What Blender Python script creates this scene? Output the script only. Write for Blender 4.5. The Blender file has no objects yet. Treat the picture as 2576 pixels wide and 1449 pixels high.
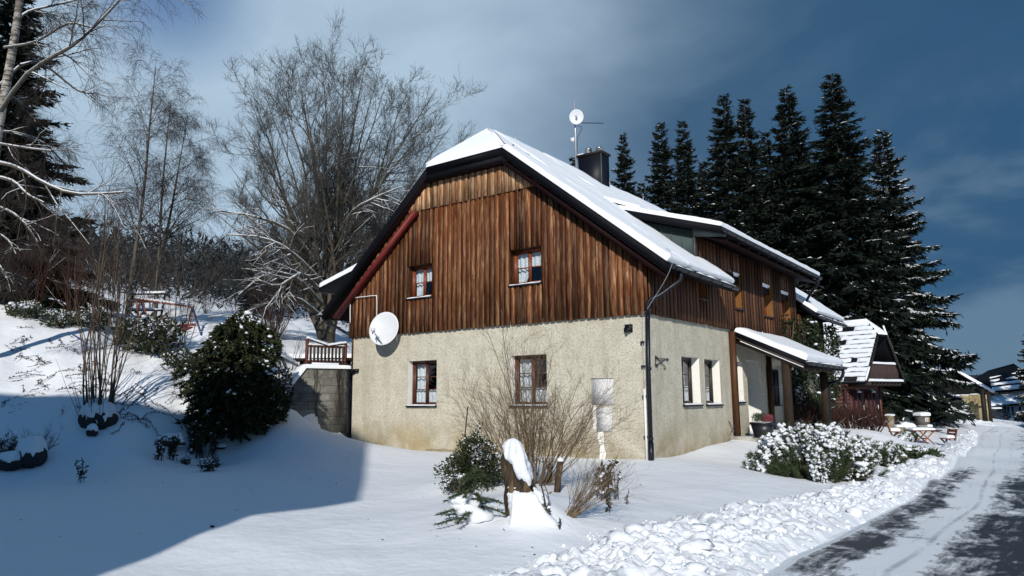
import bpy, math, random
import numpy as np
from mathutils import Vector, noise

random.seed(7)
rng = np.random.default_rng(7)
S = bpy.context.scene
COL = S.collection
PI = math.pi

# ------------------------------------------------------------------ camera
F_, PIT, ROLL, YAW = 1813.9, .15057, -.00832107, .634764
fw = np.array([-math.sin(YAW)*math.cos(PIT), math.cos(YAW)*math.cos(PIT), math.sin(PIT)])
rt = np.array([math.cos(YAW), math.sin(YAW), 0.])
up = np.cross(rt, fw)
r2 = math.cos(ROLL)*rt+math.sin(ROLL)*up
u2 = -math.sin(ROLL)*rt+math.cos(ROLL)*up
C = np.array([7.306, -15.154, 1.435])
fh = np.array([-math.sin(YAW), math.cos(YAW), 0.])      # horizontal forward
SUN_AZ, SUN_EL = math.radians(30), math.radians(27)     # azimuth from -Y towards +X
SUN = np.array([math.sin(SUN_AZ)*math.cos(SUN_EL), -math.cos(SUN_AZ)*math.cos(SUN_EL), math.sin(SUN_EL)])


def ray(x, y):
    return fw+(x-1288)/F_*r2-(y-724.5)/F_*u2


def at(x, y, d):
    return C+d*ray(x, y)


def onx(X, x, y):
    r = ray(x, y)
    return C+(X-C[0])/r[0]*r


def ony(Y, x, y):
    r = ray(x, y)
    return C+(Y-C[1])/r[1]*r


def onz(Z, x, y):
    r = ray(x, y)
    return C+(Z-C[2])/r[2]*r


def onpl(p, n, x, y):
    r = ray(x, y)
    return C+np.dot(np.asarray(p)-C, n)/np.dot(r, n)*r


cam = bpy.data.cameras.new('camera')
cam.sensor_width = 36
cam.lens = F_/2576*36
cam.clip_start = .05
cam.clip_end = 4000
co = bpy.data.objects.new('camera', cam)
COL.objects.link(co)
from mathutils import Matrix
co.matrix_world = Matrix(((r2[0], u2[0], -fw[0], C[0]), (r2[1], u2[1], -fw[1], C[1]), (r2[2], u2[2], -fw[2], C[2]), (0, 0, 0, 1)))
S.camera = co


# ------------------------------------------------------------------ mesh helpers
def make_mesh(name, V, counts, loops, mat, smooth=False, tint=None):
    me = bpy.data.meshes.new(name)
    V = np.asarray(V, dtype=np.float32)
    me.vertices.add(len(V))
    me.vertices.foreach_set('co', V.ravel())
    loops = np.asarray(loops, dtype=np.int32)
    counts = np.asarray(counts, dtype=np.int32)
    me.loops.add(len(loops))
    me.loops.foreach_set('vertex_index', loops)
    me.polygons.add(len(counts))
    st = np.zeros(len(counts), dtype=np.int32)
    st[1:] = np.cumsum(counts)[:-1]
    me.polygons.foreach_set('loop_start', st)
    me.polygons.foreach_set('loop_total', counts)
    if smooth:
        me.polygons.foreach_set('use_smooth', np.ones(len(counts), dtype=bool))
    if tint is not None:
        a = me.attributes.new('tint', 'FLOAT', 'FACE')
        a.data.foreach_set('value', np.asarray(tint, dtype=np.float32))
    me.update(calc_edges=True)
    me.validate()
    if mat:
        me.materials.append(mat)
    return me


def put(name, me, parent=None, label=None, loc=None):
    o = bpy.data.objects.new(name, me)
    COL.objects.link(o)
    if parent is not None:
        o.parent = parent
    if loc is not None:
        o.location = loc
    if label:
        o['label'] = label
    return o


def tag(o, label, cat, group=None):
    o['label'] = label
    o['category'] = cat
    if group:
        o['group'] = group
    return o


def empty(name, loc, label, cat, group=None):
    o = bpy.data.objects.new(name, None)
    COL.objects.link(o)
    o.location = tuple(float(c) for c in loc)
    o.empty_display_size = .2
    return tag(o, label, cat, group)


ICO = None


def ico(sub=1):
    import bmesh
    bm = bmesh.new()
    bmesh.ops.create_icosphere(bm, subdivisions=sub, radius=1)
    V = np.array([v.co[:] for v in bm.verts])
    Fc = np.array([[v.index for v in f.verts] for f in bm.faces])
    bm.free()
    return V, Fc


ICO1, ICO2, ICO3, ICO4 = ico(1), ico(2), ico(3), ico(4)


def unit(v):
    v = np.asarray(v, float)
    return v/(np.linalg.norm(v)+1e-12)


class MB:
    def __init__(s):
        s.V = []
        s.n = 0
        s.c = []
        s.l = []
        s.t = []

    def add(s, V, F, tint=0.):
        V = np.asarray(V, float).reshape(-1, 3)
        s.V.append(V)
        for f in F:
            s.c.append(len(f))
            s.l.extend(int(i)+s.n for i in f)
            s.t.append(tint)
        s.n += len(V)
        return s

    def addnp(s, V, F, tint=0.):
        F = np.asarray(F)
        s.V.append(np.asarray(V, float).reshape(-1, 3))
        s.c.extend([F.shape[1]]*len(F))
        s.l.extend((F.ravel()+s.n).tolist())
        if np.ndim(tint) == 0:
            s.t.extend([tint]*len(F))
        else:
            s.t.extend(list(tint))
        s.n += len(s.V[-1])
        return s

    def box(s, lo, hi, tint=0.):
        x0, y0, z0 = lo
        x1, y1, z1 = hi
        V = [(x0, y0, z0), (x1, y0, z0), (x1, y1, z0), (x0, y1, z0), (x0, y0, z1), (x1, y0, z1), (x1, y1, z1), (x0, y1, z1)]
        return s.add(V, BOXF, tint)

    def obox(s, c, a, b, d, tint=0.):
        """centre and three half-extent vectors"""
        c, a, b, d = (np.asarray(q, float) for q in (c, a, b, d))
        V = [c-a-b-d, c+a-b-d, c+a+b-d, c-a+b-d, c-a-b+d, c+a-b+d, c+a+b+d, c-a+b+d]
        return s.add(V, BOXF, tint)

    def beam(s, p, q, w, h, upv=(0, 0, 1), tint=0.):
        p, q = np.asarray(p, float), np.asarray(q, float)
        t = unit(q-p)
        sd = np.cross(t, np.asarray(upv, float))
        if np.linalg.norm(sd) < 1e-4:
            sd = np.cross(t, (1., 0, 0))
        sd = unit(sd)
        u = np.cross(sd, t)
        return s.obox((p+q)/2, (q-p)/2, sd*w/2, u*h/2, tint)

    def tube(s, pts, r, n=8, cap=True, tint=0.):
        P = np.asarray(pts, float)[None]
        R = np.full((1, P.shape[1]), r, float) if np.ndim(r) == 0 else np.asarray(r, float)[None]
        V, Fq = tubes(P, R, n)
        s.addnp(V, Fq, tint)
        if cap:
            K = P.shape[1]
            b = s.n-len(V)
            for k in (0, K-1):
                s.c.append(n)
                idx = [b+k*n+i for i in range(n)]
                s.l.extend(idx[::-1] if k == 0 else idx)
                s.t.append(tint)
        return s

    def prism(s, poly, ext, tint=0.):
        poly = [np.asarray(p, float) for p in poly]
        e = np.asarray(ext, float)
        n = len(poly)
        V = poly+[p+e for p in poly]
        F = [list(range(n))[::-1], list(range(n, 2*n))]+[[i, (i+1) % n, n+(i+1) % n, n+i] for i in range(n)]
        return s.add(V, F, tint)

    def grid(s, G, tint=0., closed=False):
        G = np.asarray(G, float)
        a, b = G.shape[:2]
        i = np.arange(a*b).reshape(a, b)
        Fq = np.stack([i[:-1, :-1], i[1:, :-1], i[1:, 1:], i[:-1, 1:]], -1).reshape(-1, 4)
        if closed:
            Fq = np.concatenate([Fq, np.stack([i[:-1, -1], i[1:, -1], i[1:, 0], i[:-1, 0]], -1).reshape(-1, 4)])
        return s.addnp(G.reshape(-1, 3), Fq, tint)

    def blob(s, c, rad, amp=.15, sc=1.5, base=None, flat=None, seed=None):
        V0, F0 = base or ICO2
        sd = seed if seed is not None else random.random()*50
        V = V0.copy()
        for i, v in enumerate(V):
            V[i] = v*(1+amp*noise.noise(Vector(v*sc)+Vector((sd, sd*.7, -sd))))
        V = V*np.asarray(rad, float)
        if flat is not None:
            V[:, 2] = np.maximum(V[:, 2], flat)
        return s.addnp(V+np.asarray(c, float), F0)

    def arrays(s):
        return np.concatenate(s.V)

    def build(s, name, mat, parent=None, smooth=False, label=None, tinted=False, loc=None):
        V = np.concatenate(s.V) if s.V else np.zeros((0, 3))
        if parent is not None:
            q = parent
            while q is not None:
                V = V-np.array(q.location[:])
                q = q.parent
        elif loc is not None:
            V = V-np.asarray(loc, float)
        me = make_mesh(name, V, s.c, s.l, mat, smooth, s.t if tinted else None)
        return put(name, me, parent, label, loc)


BOXF = [[3, 2, 1, 0], [4, 5, 6, 7], [0, 1, 5, 4], [1, 2, 6, 5], [2, 3, 7, 6], [3, 0, 4, 7]]


def tubes(P, R, n=3):
    """P (B,K,3), R (B,K) -> connected tubes"""
    B, K, _ = P.shape
    T = np.empty_like(P)
    T[:, 1:-1] = P[:, 2:]-P[:, :-2]
    T[:, 0] = P[:, 1]-P[:, 0]
    T[:, -1] = P[:, -1]-P[:, -2]
    T /= np.linalg.norm(T, axis=2, keepdims=True)+1e-12
    m = T.mean(1)
    ref = np.zeros((B, 3))
    ref[np.arange(B), np.abs(m).argmin(1)] = 1
    ref = np.repeat(ref[:, None], K, 1)
    A = np.cross(T, ref)
    A /= np.linalg.norm(A, axis=2, keepdims=True)+1e-12
    D = np.cross(T, A)
    th = np.arange(n)*2*PI/n
    V = P[:, :, None]+R[:, :, None, None]*(A[:, :, None]*np.cos(th)[None, None, :, None]+D[:, :, None]*np.sin(th)[None, None, :, None])
    i = np.arange(B*K*n).reshape(B, K, n)
    j = np.roll(i, -1, 2)
    Fq = np.stack([i[:, :-1], j[:, :-1], j[:, 1:], i[:, 1:]], -1).reshape(-1, 4)
    return V.reshape(-1, 3), Fq


def nrm(A):
    return A/(np.linalg.norm(A, axis=-1, keepdims=True)+1e-12)


def smooth_path(pts, K):
    """Catmull-Rom resample to K points"""
    P = np.asarray(pts, float)
    n = len(P)
    E = np.concatenate([[2*P[0]-P[1]], P, [2*P[-1]-P[-2]]])
    out = []
    for u in np.linspace(0, n-1, K):
        i = min(int(u), n-2)
        t = u-i
        a, b, c, d = E[i], E[i+1], E[i+2], E[i+3]
        out.append(.5*((2*b)+(-a+c)*t+(2*a-5*b+4*c-d)*t*t+(-a+3*b-3*c+d)*t**3))
    return np.array(out)


def grow(P, R, n, tr, ang, length, ratio, K=4, trop=(0, 0, 0), wig=.12, taper=.35, rmin=.003, g=None):
    """children of branches P: n each (int or array). length(t, Lparent) -> array"""
    g = g or rng
    B, K0, _ = P.shape
    idx = np.repeat(np.arange(B), n)
    M = len(idx)
    t = g.uniform(tr[0], tr[1], M)
    f = t*(K0-1)
    i = np.minimum(f.astype(int), K0-2)
    w = (f-i)[:, None]
    p = P[idx, i]*(1-w)+P[idx, i+1]*w
    r = R[idx, i]*(1-w[:, 0])+R[idx, i+1]*w[:, 0]
    T = nrm(P[idx, i+1]-P[idx, i])
    rnd = nrm(g.normal(size=(M, 3)))
    perp = nrm(rnd-(rnd*T).sum(1, keepdims=True)*T)
    a = np.radians(g.uniform(ang[0], ang[1], M))[:, None]
    d = np.cos(a)*T+np.sin(a)*perp
    Lp = np.linalg.norm(np.diff(P, axis=1), axis=2).sum(1)[idx]
    L = length(t, Lp)*g.uniform(.65, 1.25, M)
    Q = np.empty((M, K, 3))
    Q[:, 0] = p
    tr_ = np.asarray(trop, float)
    for k in range(1, K):
        d = nrm(d+tr_/(K-1)+g.normal(scale=wig, size=(M, 3)))
        Q[:, k] = Q[:, k-1]+d*(L/(K-1))[:, None]
    r0 = np.maximum(r*ratio, rmin)
    RR = r0[:, None]*np.linspace(1, taper, K)[None]
    return Q, np.maximum(RR, rmin*.6)


def np_obj(name, V, Fq, mat, parent=None, smooth=False, tint=None, label=None):
    V = np.asarray(V)
    if parent is not None:
        q = parent
        while q is not None:
            V = V-np.array(q.location[:])
            q = q.parent
    Fq = np.asarray(Fq)
    me = make_mesh(name, V, np.full(len(Fq), Fq.shape[1]), Fq.ravel(), mat, smooth, tint)
    return put(name, me, parent, label)


def cat(parts):
    Vs, Fs, n = [], [], 0
    for V, Fq in parts:
        Vs.append(V)
        Fs.append(Fq+n)
        n += len(V)
    return np.concatenate(Vs), np.concatenate(Fs)


def blades(p, d, L, W, g=None, fold=0.):
    """triangle blades from p along d (unit), random roll"""
    g = g or rng
    N = len(p)
    rnd = nrm(g.normal(size=(N, 3)))
    s = nrm(np.cross(d, rnd))
    V = np.stack([p-s*W[:, None]*.5, p+s*W[:, None]*.5, p+d*L[:, None]], 1).reshape(-1, 3)
    return V, np.arange(3*N).reshape(N, 3)


def leaves(p, d, L, W, g=None):
    """kite leaves: 4-vertex quads"""
    g = g or rng
    N = len(p)
    rnd = nrm(g.normal(size=(N, 3)))
    s = nrm(np.cross(d, rnd))
    m = p+d*L[:, None]*.45
    V = np.stack([p, m-s*W[:, None]*.5, p+d*L[:, None], m+s*W[:, None]*.5], 1).reshape(-1, 3)
    return V, np.arange(4*N).reshape(N, 4)


def blobs(cn, rad, amp=.25, base=None, g=None):
    """many noisy blobs, cn (N,3), rad (N,3)"""
    g = g or rng
    V0, F0 = base or ICO1
    N, n = len(cn), len(V0)
    k = 1+amp*g.normal(size=(N, n, 1))*.6
    V = V0[None]*k*rad[:, None]+cn[:, None]
    Fq = F0[None]+(np.arange(N)*n)[:, None, None]
    return V.reshape(-1, 3), Fq.reshape(-1, 3)


# ------------------------------------------------------------------ materials
class NT:
    def __init__(s, name):
        s.m = bpy.data.materials.new(name)
        s.m.use_nodes = True
        s.t = s.m.node_tree
        s.t.nodes.clear()
        s.out = s.t.nodes.new('ShaderNodeOutputMaterial')
        s.b = s.t.nodes.new('ShaderNodeBsdfPrincipled')
        s.t.links.new(s.b.outputs[0], s.out.inputs[0])

    def n(s, typ, ins=None, **kw):
        nd = s.t.nodes.new('ShaderNode'+typ)
        for k, v in kw.items():
            setattr(nd, k, v)
        for k, v in (ins or {}).items():
            s.set(nd.inputs[k], v)
        return nd

    def set(s, sock, v):
        if hasattr(v, 'links'):
            s.t.links.new(v, sock)
        else:
            if sock.type == 'RGBA' and len(v) == 3:
                v = (*v, 1)
            sock.default_value = v

    def co(s, scale=(1, 1, 1), loc=(0, 0, 0), rot=(0, 0, 0), src='Object'):
        tc = s.n('TexCoord')
        mp = s.n('Mapping', {'Scale': scale, 'Location': loc, 'Rotation': rot})
        s.t.links.new(tc.outputs[src], mp.inputs['Vector'])
        return mp.outputs[0]

    def noise(s, scale, detail=4, rough=.55, vec=None, dist=0.):
        nd = s.n('TexNoise', {'Scale': scale, 'Detail': detail, 'Roughness': rough, 'Distortion': dist})
        s.t.links.new(vec if vec is not None else s.co(), nd.inputs['Vector'])
        return nd.outputs[0]

    def ramp(s, fac, stops):
        r = s.n('ValToRGB')
        el = r.color_ramp.elements
        while len(el) < len(stops):
            el.new(.5)
        for e, (p, c) in zip(el, stops):
            e.position = p
            e.color = (*c, 1) if not np.isscalar(c) else (c, c, c, 1)
        s.t.links.new(fac, r.inputs[0])
        return r.outputs[0]

    def mix(s, fac, a, b, blend='MIX'):
        m = s.n('MixRGB', blend_type=blend)
        s.set(m.inputs[0], fac)
        s.set(m.inputs[1], a)
        s.set(m.inputs[2], b)
        return m.outputs[0]

    def math(s, op, a, b=0.):
        m = s.n('Math', operation=op)
        s.set(m.inputs[0], a)
        s.set(m.inputs[1], b)
        return m.outputs[0]

    def bump(s, h, strength=.3, dist=.02, prev=None):
        b = s.n('Bump', {'Strength': strength, 'Distance': dist, 'Height': h})
        if prev is not None:
            s.t.links.new(prev, b.inputs['Normal'])
        return b.outputs[0]

    def fin(s, col=None, rough=.7, norm=None, metal=0., spec=None):
        if col is not None:
            s.set(s.b.inputs['Base Color'], col)
        s.set(s.b.inputs['Roughness'], rough)
        s.b.inputs['Metallic'].default_value = metal
        if spec is not None:
            s.b.inputs['Specular IOR Level'].default_value = spec
        if norm is not None:
            s.t.links.new(norm, s.b.inputs['Normal'])
        return s.m


def simple(name, c1, c2=None, scale=6., rough=.6, bump=.15, metal=0., bd=.01, stretch=(1, 1, 1), spec=.4):
    m = NT(name)
    v = m.co(stretch)
    nz = m.noise(scale, 5, .6, v)
    c2 = c2 or tuple(c*.7 for c in c1)
    col = m.mix(m.ramp(nz, [(.32, 0.), (.68, 1.)]), c1, c2)
    nb = m.noise(scale*4, 4, .6, v)
    return m.fin(col, rough, m.bump(nb, bump, bd) if bump else None, metal, spec)


def mk_snow(name, lump=.25, sc=9., fine=.25, base=(.79, .82, .86)):
    m = NT(name)
    n1 = m.noise(sc, 4, .55)
    n2 = m.noise(95, 3, .7)
    n3 = m.noise(2.2, 3, .5)
    nm = m.bump(n3, lump, .12)
    nm = m.bump(n1, lump, .035, nm)
    nm = m.bump(n2, fine, .006, nm)
    col = m.mix(n1, base, tuple(c*.97 for c in base))
    if fine > .4:
        col = m.mix(m.ramp(m.noise(2.6, 6, .7), [(.50, 0.), (.70, .55)]), col, (.50, .52, .55))
    return m.fin(col, .62, nm, spec=.25)


M = {}
M['snow'] = mk_snow('snow')
M['roof_snow'] = mk_snow('roof_snow', .18, 5., .15)
M['snow_rough'] = mk_snow('snow_rough', .40, 14., .5, (.77, .80, .84))
M['twig_snow'] = simple('twig_snow', (.74, .77, .81), (.66, .69, .74), 12, .7, .5)

# roughcast plaster
m = NT('roughcast_plaster')
big = m.noise(.55, 5, .6)
mid = m.noise(3.2, 5, .65)
fine = m.noise(22, 6, .76, dist=.7)
speck = m.noise(40, 4, .8, m.co((1, 1, .7)), dist=1.4)
col = m.mix(m.ramp(big, [(.33, 0.), (.66, 1.)]), (.75, .72, .615), (.65, .61, .50))
col = m.mix(m.ramp(mid, [(.42, 0.), (.70, .5)]), col, (.47, .42, .30))
col = m.mix(m.ramp(fine, [(.36, .7), (.52, 0.)]), col, (.29, .25, .165))
col = m.mix(m.ramp(speck, [(.33, .7), (.41, 0.)]), col, (.14, .115, .075))
col = m.mix(m.ramp(fine, [(.55, 0.), (.75, .7)]), col, (.70, .655, .52))
drip = m.noise(1, 5, .6, m.co((2.4, 2.4, .35)))
col = m.mix(m.ramp(drip, [(.50, 0.), (.72, .45)]), col, (.36, .32, .23))
# old ochre patch and damp staining low on the wall
tc = m.n('TexCoord')
sx = m.n('SeparateXYZ')
m.t.links.new(tc.outputs['Object'], sx.inputs[0])
low = m.math('SUBTRACT', 1., m.math('MULTIPLY', sx.outputs[2], .95))
damp = m.math('MULTIPLY', m.ramp(low, [(.05, 0.), (.9, 1.)]), m.ramp(m.noise(1.3, 5, .65), [(.36, 0.), (.60, .9)]))
col = m.mix(damp, col, (.34, .275, .16))
och = m.math('MULTIPLY', m.ramp(low, [(.2, 0.), (.6, 1.)]), m.ramp(m.noise(.45, 2, .5, m.co(loc=(1.6, 0, .3))), [(.54, 0.), (.70, .45)]))
col = m.mix(och, col, (.58, .45, .25))
hgt = m.math('ADD', fine, m.math('MULTIPLY', speck, .7))
nm = m.bump(hgt, .95, .035, m.bump(mid, .3, .05))
M['plaster'] = m.fin(col, .95, nm, spec=.15)
M['plaster_smooth'] = simple('smooth_reveal_plaster', (.80, .79, .75), (.74, .72, .66), 5, .9, .2, spec=.2)
M['plaster_cream'] = simple('cream_plaster', (.62, .56, .45), (.52, .46, .34), 3, .9, .3, spec=.2)


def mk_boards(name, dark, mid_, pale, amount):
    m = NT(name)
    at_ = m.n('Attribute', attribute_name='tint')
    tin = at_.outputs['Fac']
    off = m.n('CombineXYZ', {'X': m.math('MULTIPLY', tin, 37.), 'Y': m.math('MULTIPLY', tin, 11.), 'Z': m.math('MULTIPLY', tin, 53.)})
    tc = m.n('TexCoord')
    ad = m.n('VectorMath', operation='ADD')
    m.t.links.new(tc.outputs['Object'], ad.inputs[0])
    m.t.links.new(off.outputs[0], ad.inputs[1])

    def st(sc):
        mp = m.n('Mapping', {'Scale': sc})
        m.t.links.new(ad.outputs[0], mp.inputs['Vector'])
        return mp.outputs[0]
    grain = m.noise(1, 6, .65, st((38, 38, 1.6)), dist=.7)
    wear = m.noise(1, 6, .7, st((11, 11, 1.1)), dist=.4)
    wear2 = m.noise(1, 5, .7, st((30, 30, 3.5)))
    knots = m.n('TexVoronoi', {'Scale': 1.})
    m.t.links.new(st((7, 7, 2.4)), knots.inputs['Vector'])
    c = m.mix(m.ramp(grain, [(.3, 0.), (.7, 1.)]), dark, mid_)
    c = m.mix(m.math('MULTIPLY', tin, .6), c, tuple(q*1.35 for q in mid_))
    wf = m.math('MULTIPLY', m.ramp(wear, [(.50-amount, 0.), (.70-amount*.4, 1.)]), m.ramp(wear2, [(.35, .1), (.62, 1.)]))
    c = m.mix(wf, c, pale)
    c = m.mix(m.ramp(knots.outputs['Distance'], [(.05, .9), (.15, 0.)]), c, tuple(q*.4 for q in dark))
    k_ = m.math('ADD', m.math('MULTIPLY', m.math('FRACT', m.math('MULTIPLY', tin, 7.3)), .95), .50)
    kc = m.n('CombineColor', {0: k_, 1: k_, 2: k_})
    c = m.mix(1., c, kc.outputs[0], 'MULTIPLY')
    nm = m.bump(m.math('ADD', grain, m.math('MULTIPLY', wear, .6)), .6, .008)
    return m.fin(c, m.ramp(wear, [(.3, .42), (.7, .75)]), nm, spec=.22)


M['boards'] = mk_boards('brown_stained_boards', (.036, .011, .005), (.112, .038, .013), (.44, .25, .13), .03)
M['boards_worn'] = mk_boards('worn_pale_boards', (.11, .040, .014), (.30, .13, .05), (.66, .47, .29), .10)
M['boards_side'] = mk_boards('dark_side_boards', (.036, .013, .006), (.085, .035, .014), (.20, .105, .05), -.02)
M['reveal_wood'] = mk_boards('orange_reveal_boards', (.30, .12, .03), (.42, .19, .055), (.52, .28, .10), -.03)
M['post_wood'] = mk_boards('brown_post_wood', (.045, .017, .007), (.088, .036, .014), (.17, .085, .04), -.03)
M['old_wood'] = mk_boards('grey_brown_old_timber', (.022, .015, .011), (.050, .035, .025), (.11, .08, .06), -.03)
M['red_wood'] = simple('red_painted_wood', (.17, .018, .012), (.10, .010, .010), 5, .55, .2, stretch=(1, 1, .3))
M['red_rail'] = simple('weathered_red_wood', (.13, .028, .018), (.07, .018, .014), 8, .6, .25)
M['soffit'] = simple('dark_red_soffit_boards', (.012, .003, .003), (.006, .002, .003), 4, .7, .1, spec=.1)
M['roof'] = simple('dark_slate_roof', (.0035, .004, .007), (.002, .0025, .0045), 6, .7, .3, spec=.15)
M['gutter'] = simple('dark_gutter_metal', (.005, .007, .012), (.007, .010, .016), 3, .4, .05, spec=.3)
M['cheek'] = simple('grey_green_sheet_metal', (.050, .072, .074), (.040, .060, .063), 2, .5, .05, metal=.2)
M['chimney'] = simple('black_chimney_cladding', (.004, .005, .010), (.006, .007, .012), 2, .5, .1, spec=.25)
M['steel'] = simple('bright_steel', (.62, .63, .65), (.5, .5, .52), 3, .28, .05, metal=1.)
M['galv'] = simple('galvanised_steel', (.55, .57, .60), (.42, .44, .47), 5, .45, .1, metal=.6)
M['white'] = simple('white_painted_metal', (.66, .68, .70), (.60, .62, .65), 3, .45, .05)
M['white_pipe'] = simple('white_plastic_pipe', (.78, .78, .76), (.68, .68, .66), 4, .45, .05)
M['window_wood'] = simple('brown_window_wood', (.10, .032, .018), (.07, .022, .014), 8, .4, .1, stretch=(1, 1, .3))
M['window_red'] = simple('red_brown_window_wood', (.22, .055, .020), (.15, .036, .016), 8, .4, .1, stretch=(1, 1, .3))
M['dark_window_wood'] = simple('dark_brown_window_wood', (.045, .030, .024), (.03, .02, .017), 8, .4, .1)
M['black_metal'] = simple('black_iron', (.012, .012, .014), (.02, .018, .018), 8, .5, .1)
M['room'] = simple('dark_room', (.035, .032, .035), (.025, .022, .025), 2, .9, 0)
M['meter'] = simple('weathered_white_metal', (.70, .70, .69), (.45, .45, .45), 26, .6, .4, stretch=(1, 1, .6))
M['dark_post'] = simple('dark_weathered_post', (.040, .028, .020), (.022, .016, .012), 9, .8, .3, stretch=(1, 1, .2), spec=.1)
M['concrete'] = simple('pale_concrete', (.42, .41, .38), (.32, .31, .28), 6, .9, .4)
M['stone'] = simple('grey_rock', (.12, .11, .10), (.05, .047, .045), 4, .9, .6, bd=.03)
M['dark_stone'] = simple('dark_rock', (.035, .033, .035), (.018, .018, .02), 5, .9, .6, bd=.03)
M['tan_stone'] = simple('tan_sandstone', (.30, .25, .17), (.20, .17, .12), 6, .9, .5, bd=.02)
M['planter'] = simple('black_plastic_planter', (.016, .018, .026), (.012, .013, .02), 5, .4, .05)

m = NT('curtain_lace')
v = m.co((1, 1, 1))
lace = m.n('TexVoronoi', {'Scale': 34.})
m.t.links.new(v, lace.inputs['Vector'])
c = m.mix(m.ramp(lace.outputs['Distance'], [(.25, 0.), (.5, .8)]), (.82, .84, .86), (.50, .53, .56))
M['curtain'] = m.fin(c, .9, spec=.1)

m = NT('window_glass')
tr = m.n('BsdfTransparent', {'Color': (.86, .90, .92)})
gl = m.n('BsdfGlossy', {'Color': (.9, .93, 1.), 'Roughness': .02})
lw_ = m.n('LayerWeight', {'Blend': .5})
fr_ = m.math('ADD', m.math('MULTIPLY', m.math('POWER', lw_.outputs['Facing'], 3.), .55), .05)
mx = m.n('MixShader')
m.t.links.new(fr_, mx.inputs[0])
m.t.links.new(tr.outputs[0], mx.inputs[1])
m.t.links.new(gl.outputs[0], mx.inputs[2])
m.t.links.new(mx.outputs[0], m.out.inputs[0])
M['glass'] = m.m

# concrete block retaining wall
m = NT('concrete_blocks')
br = m.n('TexBrick', {'Scale': 1., 'Mortar Size': .012, 'Mortar Smooth': .3, 'Brick Width': .48, 'Row Height': .235, 'Color1': (.22, .21, .185), 'Color2': (.155, .15, .13), 'Mortar': (.085, .08, .07)}, offset=.5)
m.t.links.new(m.co(src='UV'), br.inputs['Vector'])
st_ = m.noise(2.2, 6, .65)
c = m.mix(m.ramp(st_, [(.42, 0.), (.66, .75)]), br.outputs[0], (.075, .075, .06))
c = m.mix(m.ramp(m.noise(5, 4, .6), [(.55, 0.), (.7, .5)]), c, (.36, .35, .31))
nm = m.bump(m.noise(30, 5, .7), .5, .012, m.bump(br.outputs['Fac'], -.5, .01))
M['blocks'] = m.fin(c, .95, nm, spec=.15)

# ruin wall plaster
m = NT('flaking_plaster')
n1 = m.noise(.9, 7, .68, dist=.6)
n2 = m.noise(2.6, 6, .7)
c = m.mix(m.ramp(n1, [(.36, 0.), (.52, 1.)]), (.30, .22, .10), (.48, .40, .24))
c = m.mix(m.ramp(n2, [(.52, 0.), (.62, 1.)]), c, (.20, .145, .085))
c = m.mix(m.ramp(m.noise(1.4, 6, .7, m.co(loc=(4, 2, 1))), [(.55, 0.), (.60, .9)]), c, (.07, .06, .045))
M['ruin'] = m.fin(c, .95, m.bump(n2, .6, .06), spec=.1)

# bark
M['bark'] = simple('grey_brown_bark', (.125, .108, .082), (.045, .038, .030), 9, .9, .5, stretch=(1, 1, .25), bd=.02)
M['twig'] = simple('fine_twigs', (.098, .095, .085), (.058, .056, .052), 3, .85, 0, spec=.15)
M['twig_dark'] = simple('dark_twigs', (.055, .045, .040), (.035, .028, .026), 3, .85, 0, spec=.15)
M['twig_red'] = simple('red_brown_twigs', (.075, .034, .024), (.040, .020, .016), 3, .8, 0, spec=.15)
M['twig_tan'] = simple('tan_shrub_twigs', (.20, .140, .085), (.11, .075, .047), 5, .75, 0, spec=.2)
M['hazel'] = simple('hazel_rods', (.105, .072, .045), (.040, .028, .020), 4, .7, .2, stretch=(1, 1, .3))
m = NT('birch_bark')
n1 = m.noise(1, 5, .65, m.co((4, 4, 14)))
c = m.mix(m.ramp(n1, [(.46, 0.), (.58, 1.)]), (.50, .47, .41), (.06, .05, .042))
c = m.mix(m.ramp(m.noise(1.6, 4, .65), [(.42, 0.), (.62, .85)]), c, (.10, .08, .06))
M['birch'] = m.fin(c, .8, m.bump(n1, .3, .02))


def mk_green(name, a, b, sc=1.5, rough=.65):
    m = NT(name)
    n1 = m.noise(sc, 4, .6)
    n2 = m.noise(sc*9, 3, .6)
    c = m.mix(m.ramp(n1, [(.3, 0.), (.7, 1.)]), a, b)
    c = m.mix(m.ramp(n2, [(.35, 0.), (.75, .7)]), c, tuple(q*1.5 for q in b))
    return m.fin(c, rough, spec=.2)


M['spruce'] = mk_green('spruce_needles', (.0035, .007, .0055), (.009, .015, .010), .8)
M['cedar'] = mk_green('cedar_foliage', (.006, .010, .006), (.026, .034, .011), 3)
M['pine'] = mk_green('pine_needles', (.022, .040, .020), (.050, .068, .030), 4)
M['juniper'] = mk_green('juniper_foliage', (.016, .034, .016), (.040, .065, .028), 4)
M['holly'] = mk_green('dark_evergreen_leaves', (.012, .020, .010), (.036, .044, .018), 5, .45)
M['ivy'] = mk_green('ivy_leaves', (.008, .014, .008), (.026, .036, .016), 5, .45)
M['dead_leaf'] = mk_green('withered_leaves', (.020, .022, .012), (.050, .044, .022), 6)
M['heather'] = mk_green('heather_pink', (.14, .030, .045), (.22, .060, .075), 8)
M['heather_green'] = mk_green('heather_green', (.022, .035, .020), (.05, .06, .035), 8)
M['wood_mass'] = mk_green('far_wood', (.010, .014, .017), (.022, .026, .026), .3)

m = NT('rotten_stump_wood')
v = m.co((9, 9, 1.6))
n1 = m.noise(1, 6, .68, v, dist=.8)
c = m.ramp(n1, [(.40, (.010, .007, .005)), (.54, (.065, .040, .020)), (.72, (.19, .125, .06))])
M['stump'] = m.fin(c, .9, m.bump(n1, .9, .05))

# road: packed snow with worn-through asphalt
m = NT('icy_road')
uv = m.n('TexCoord').outputs['UV']


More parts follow.
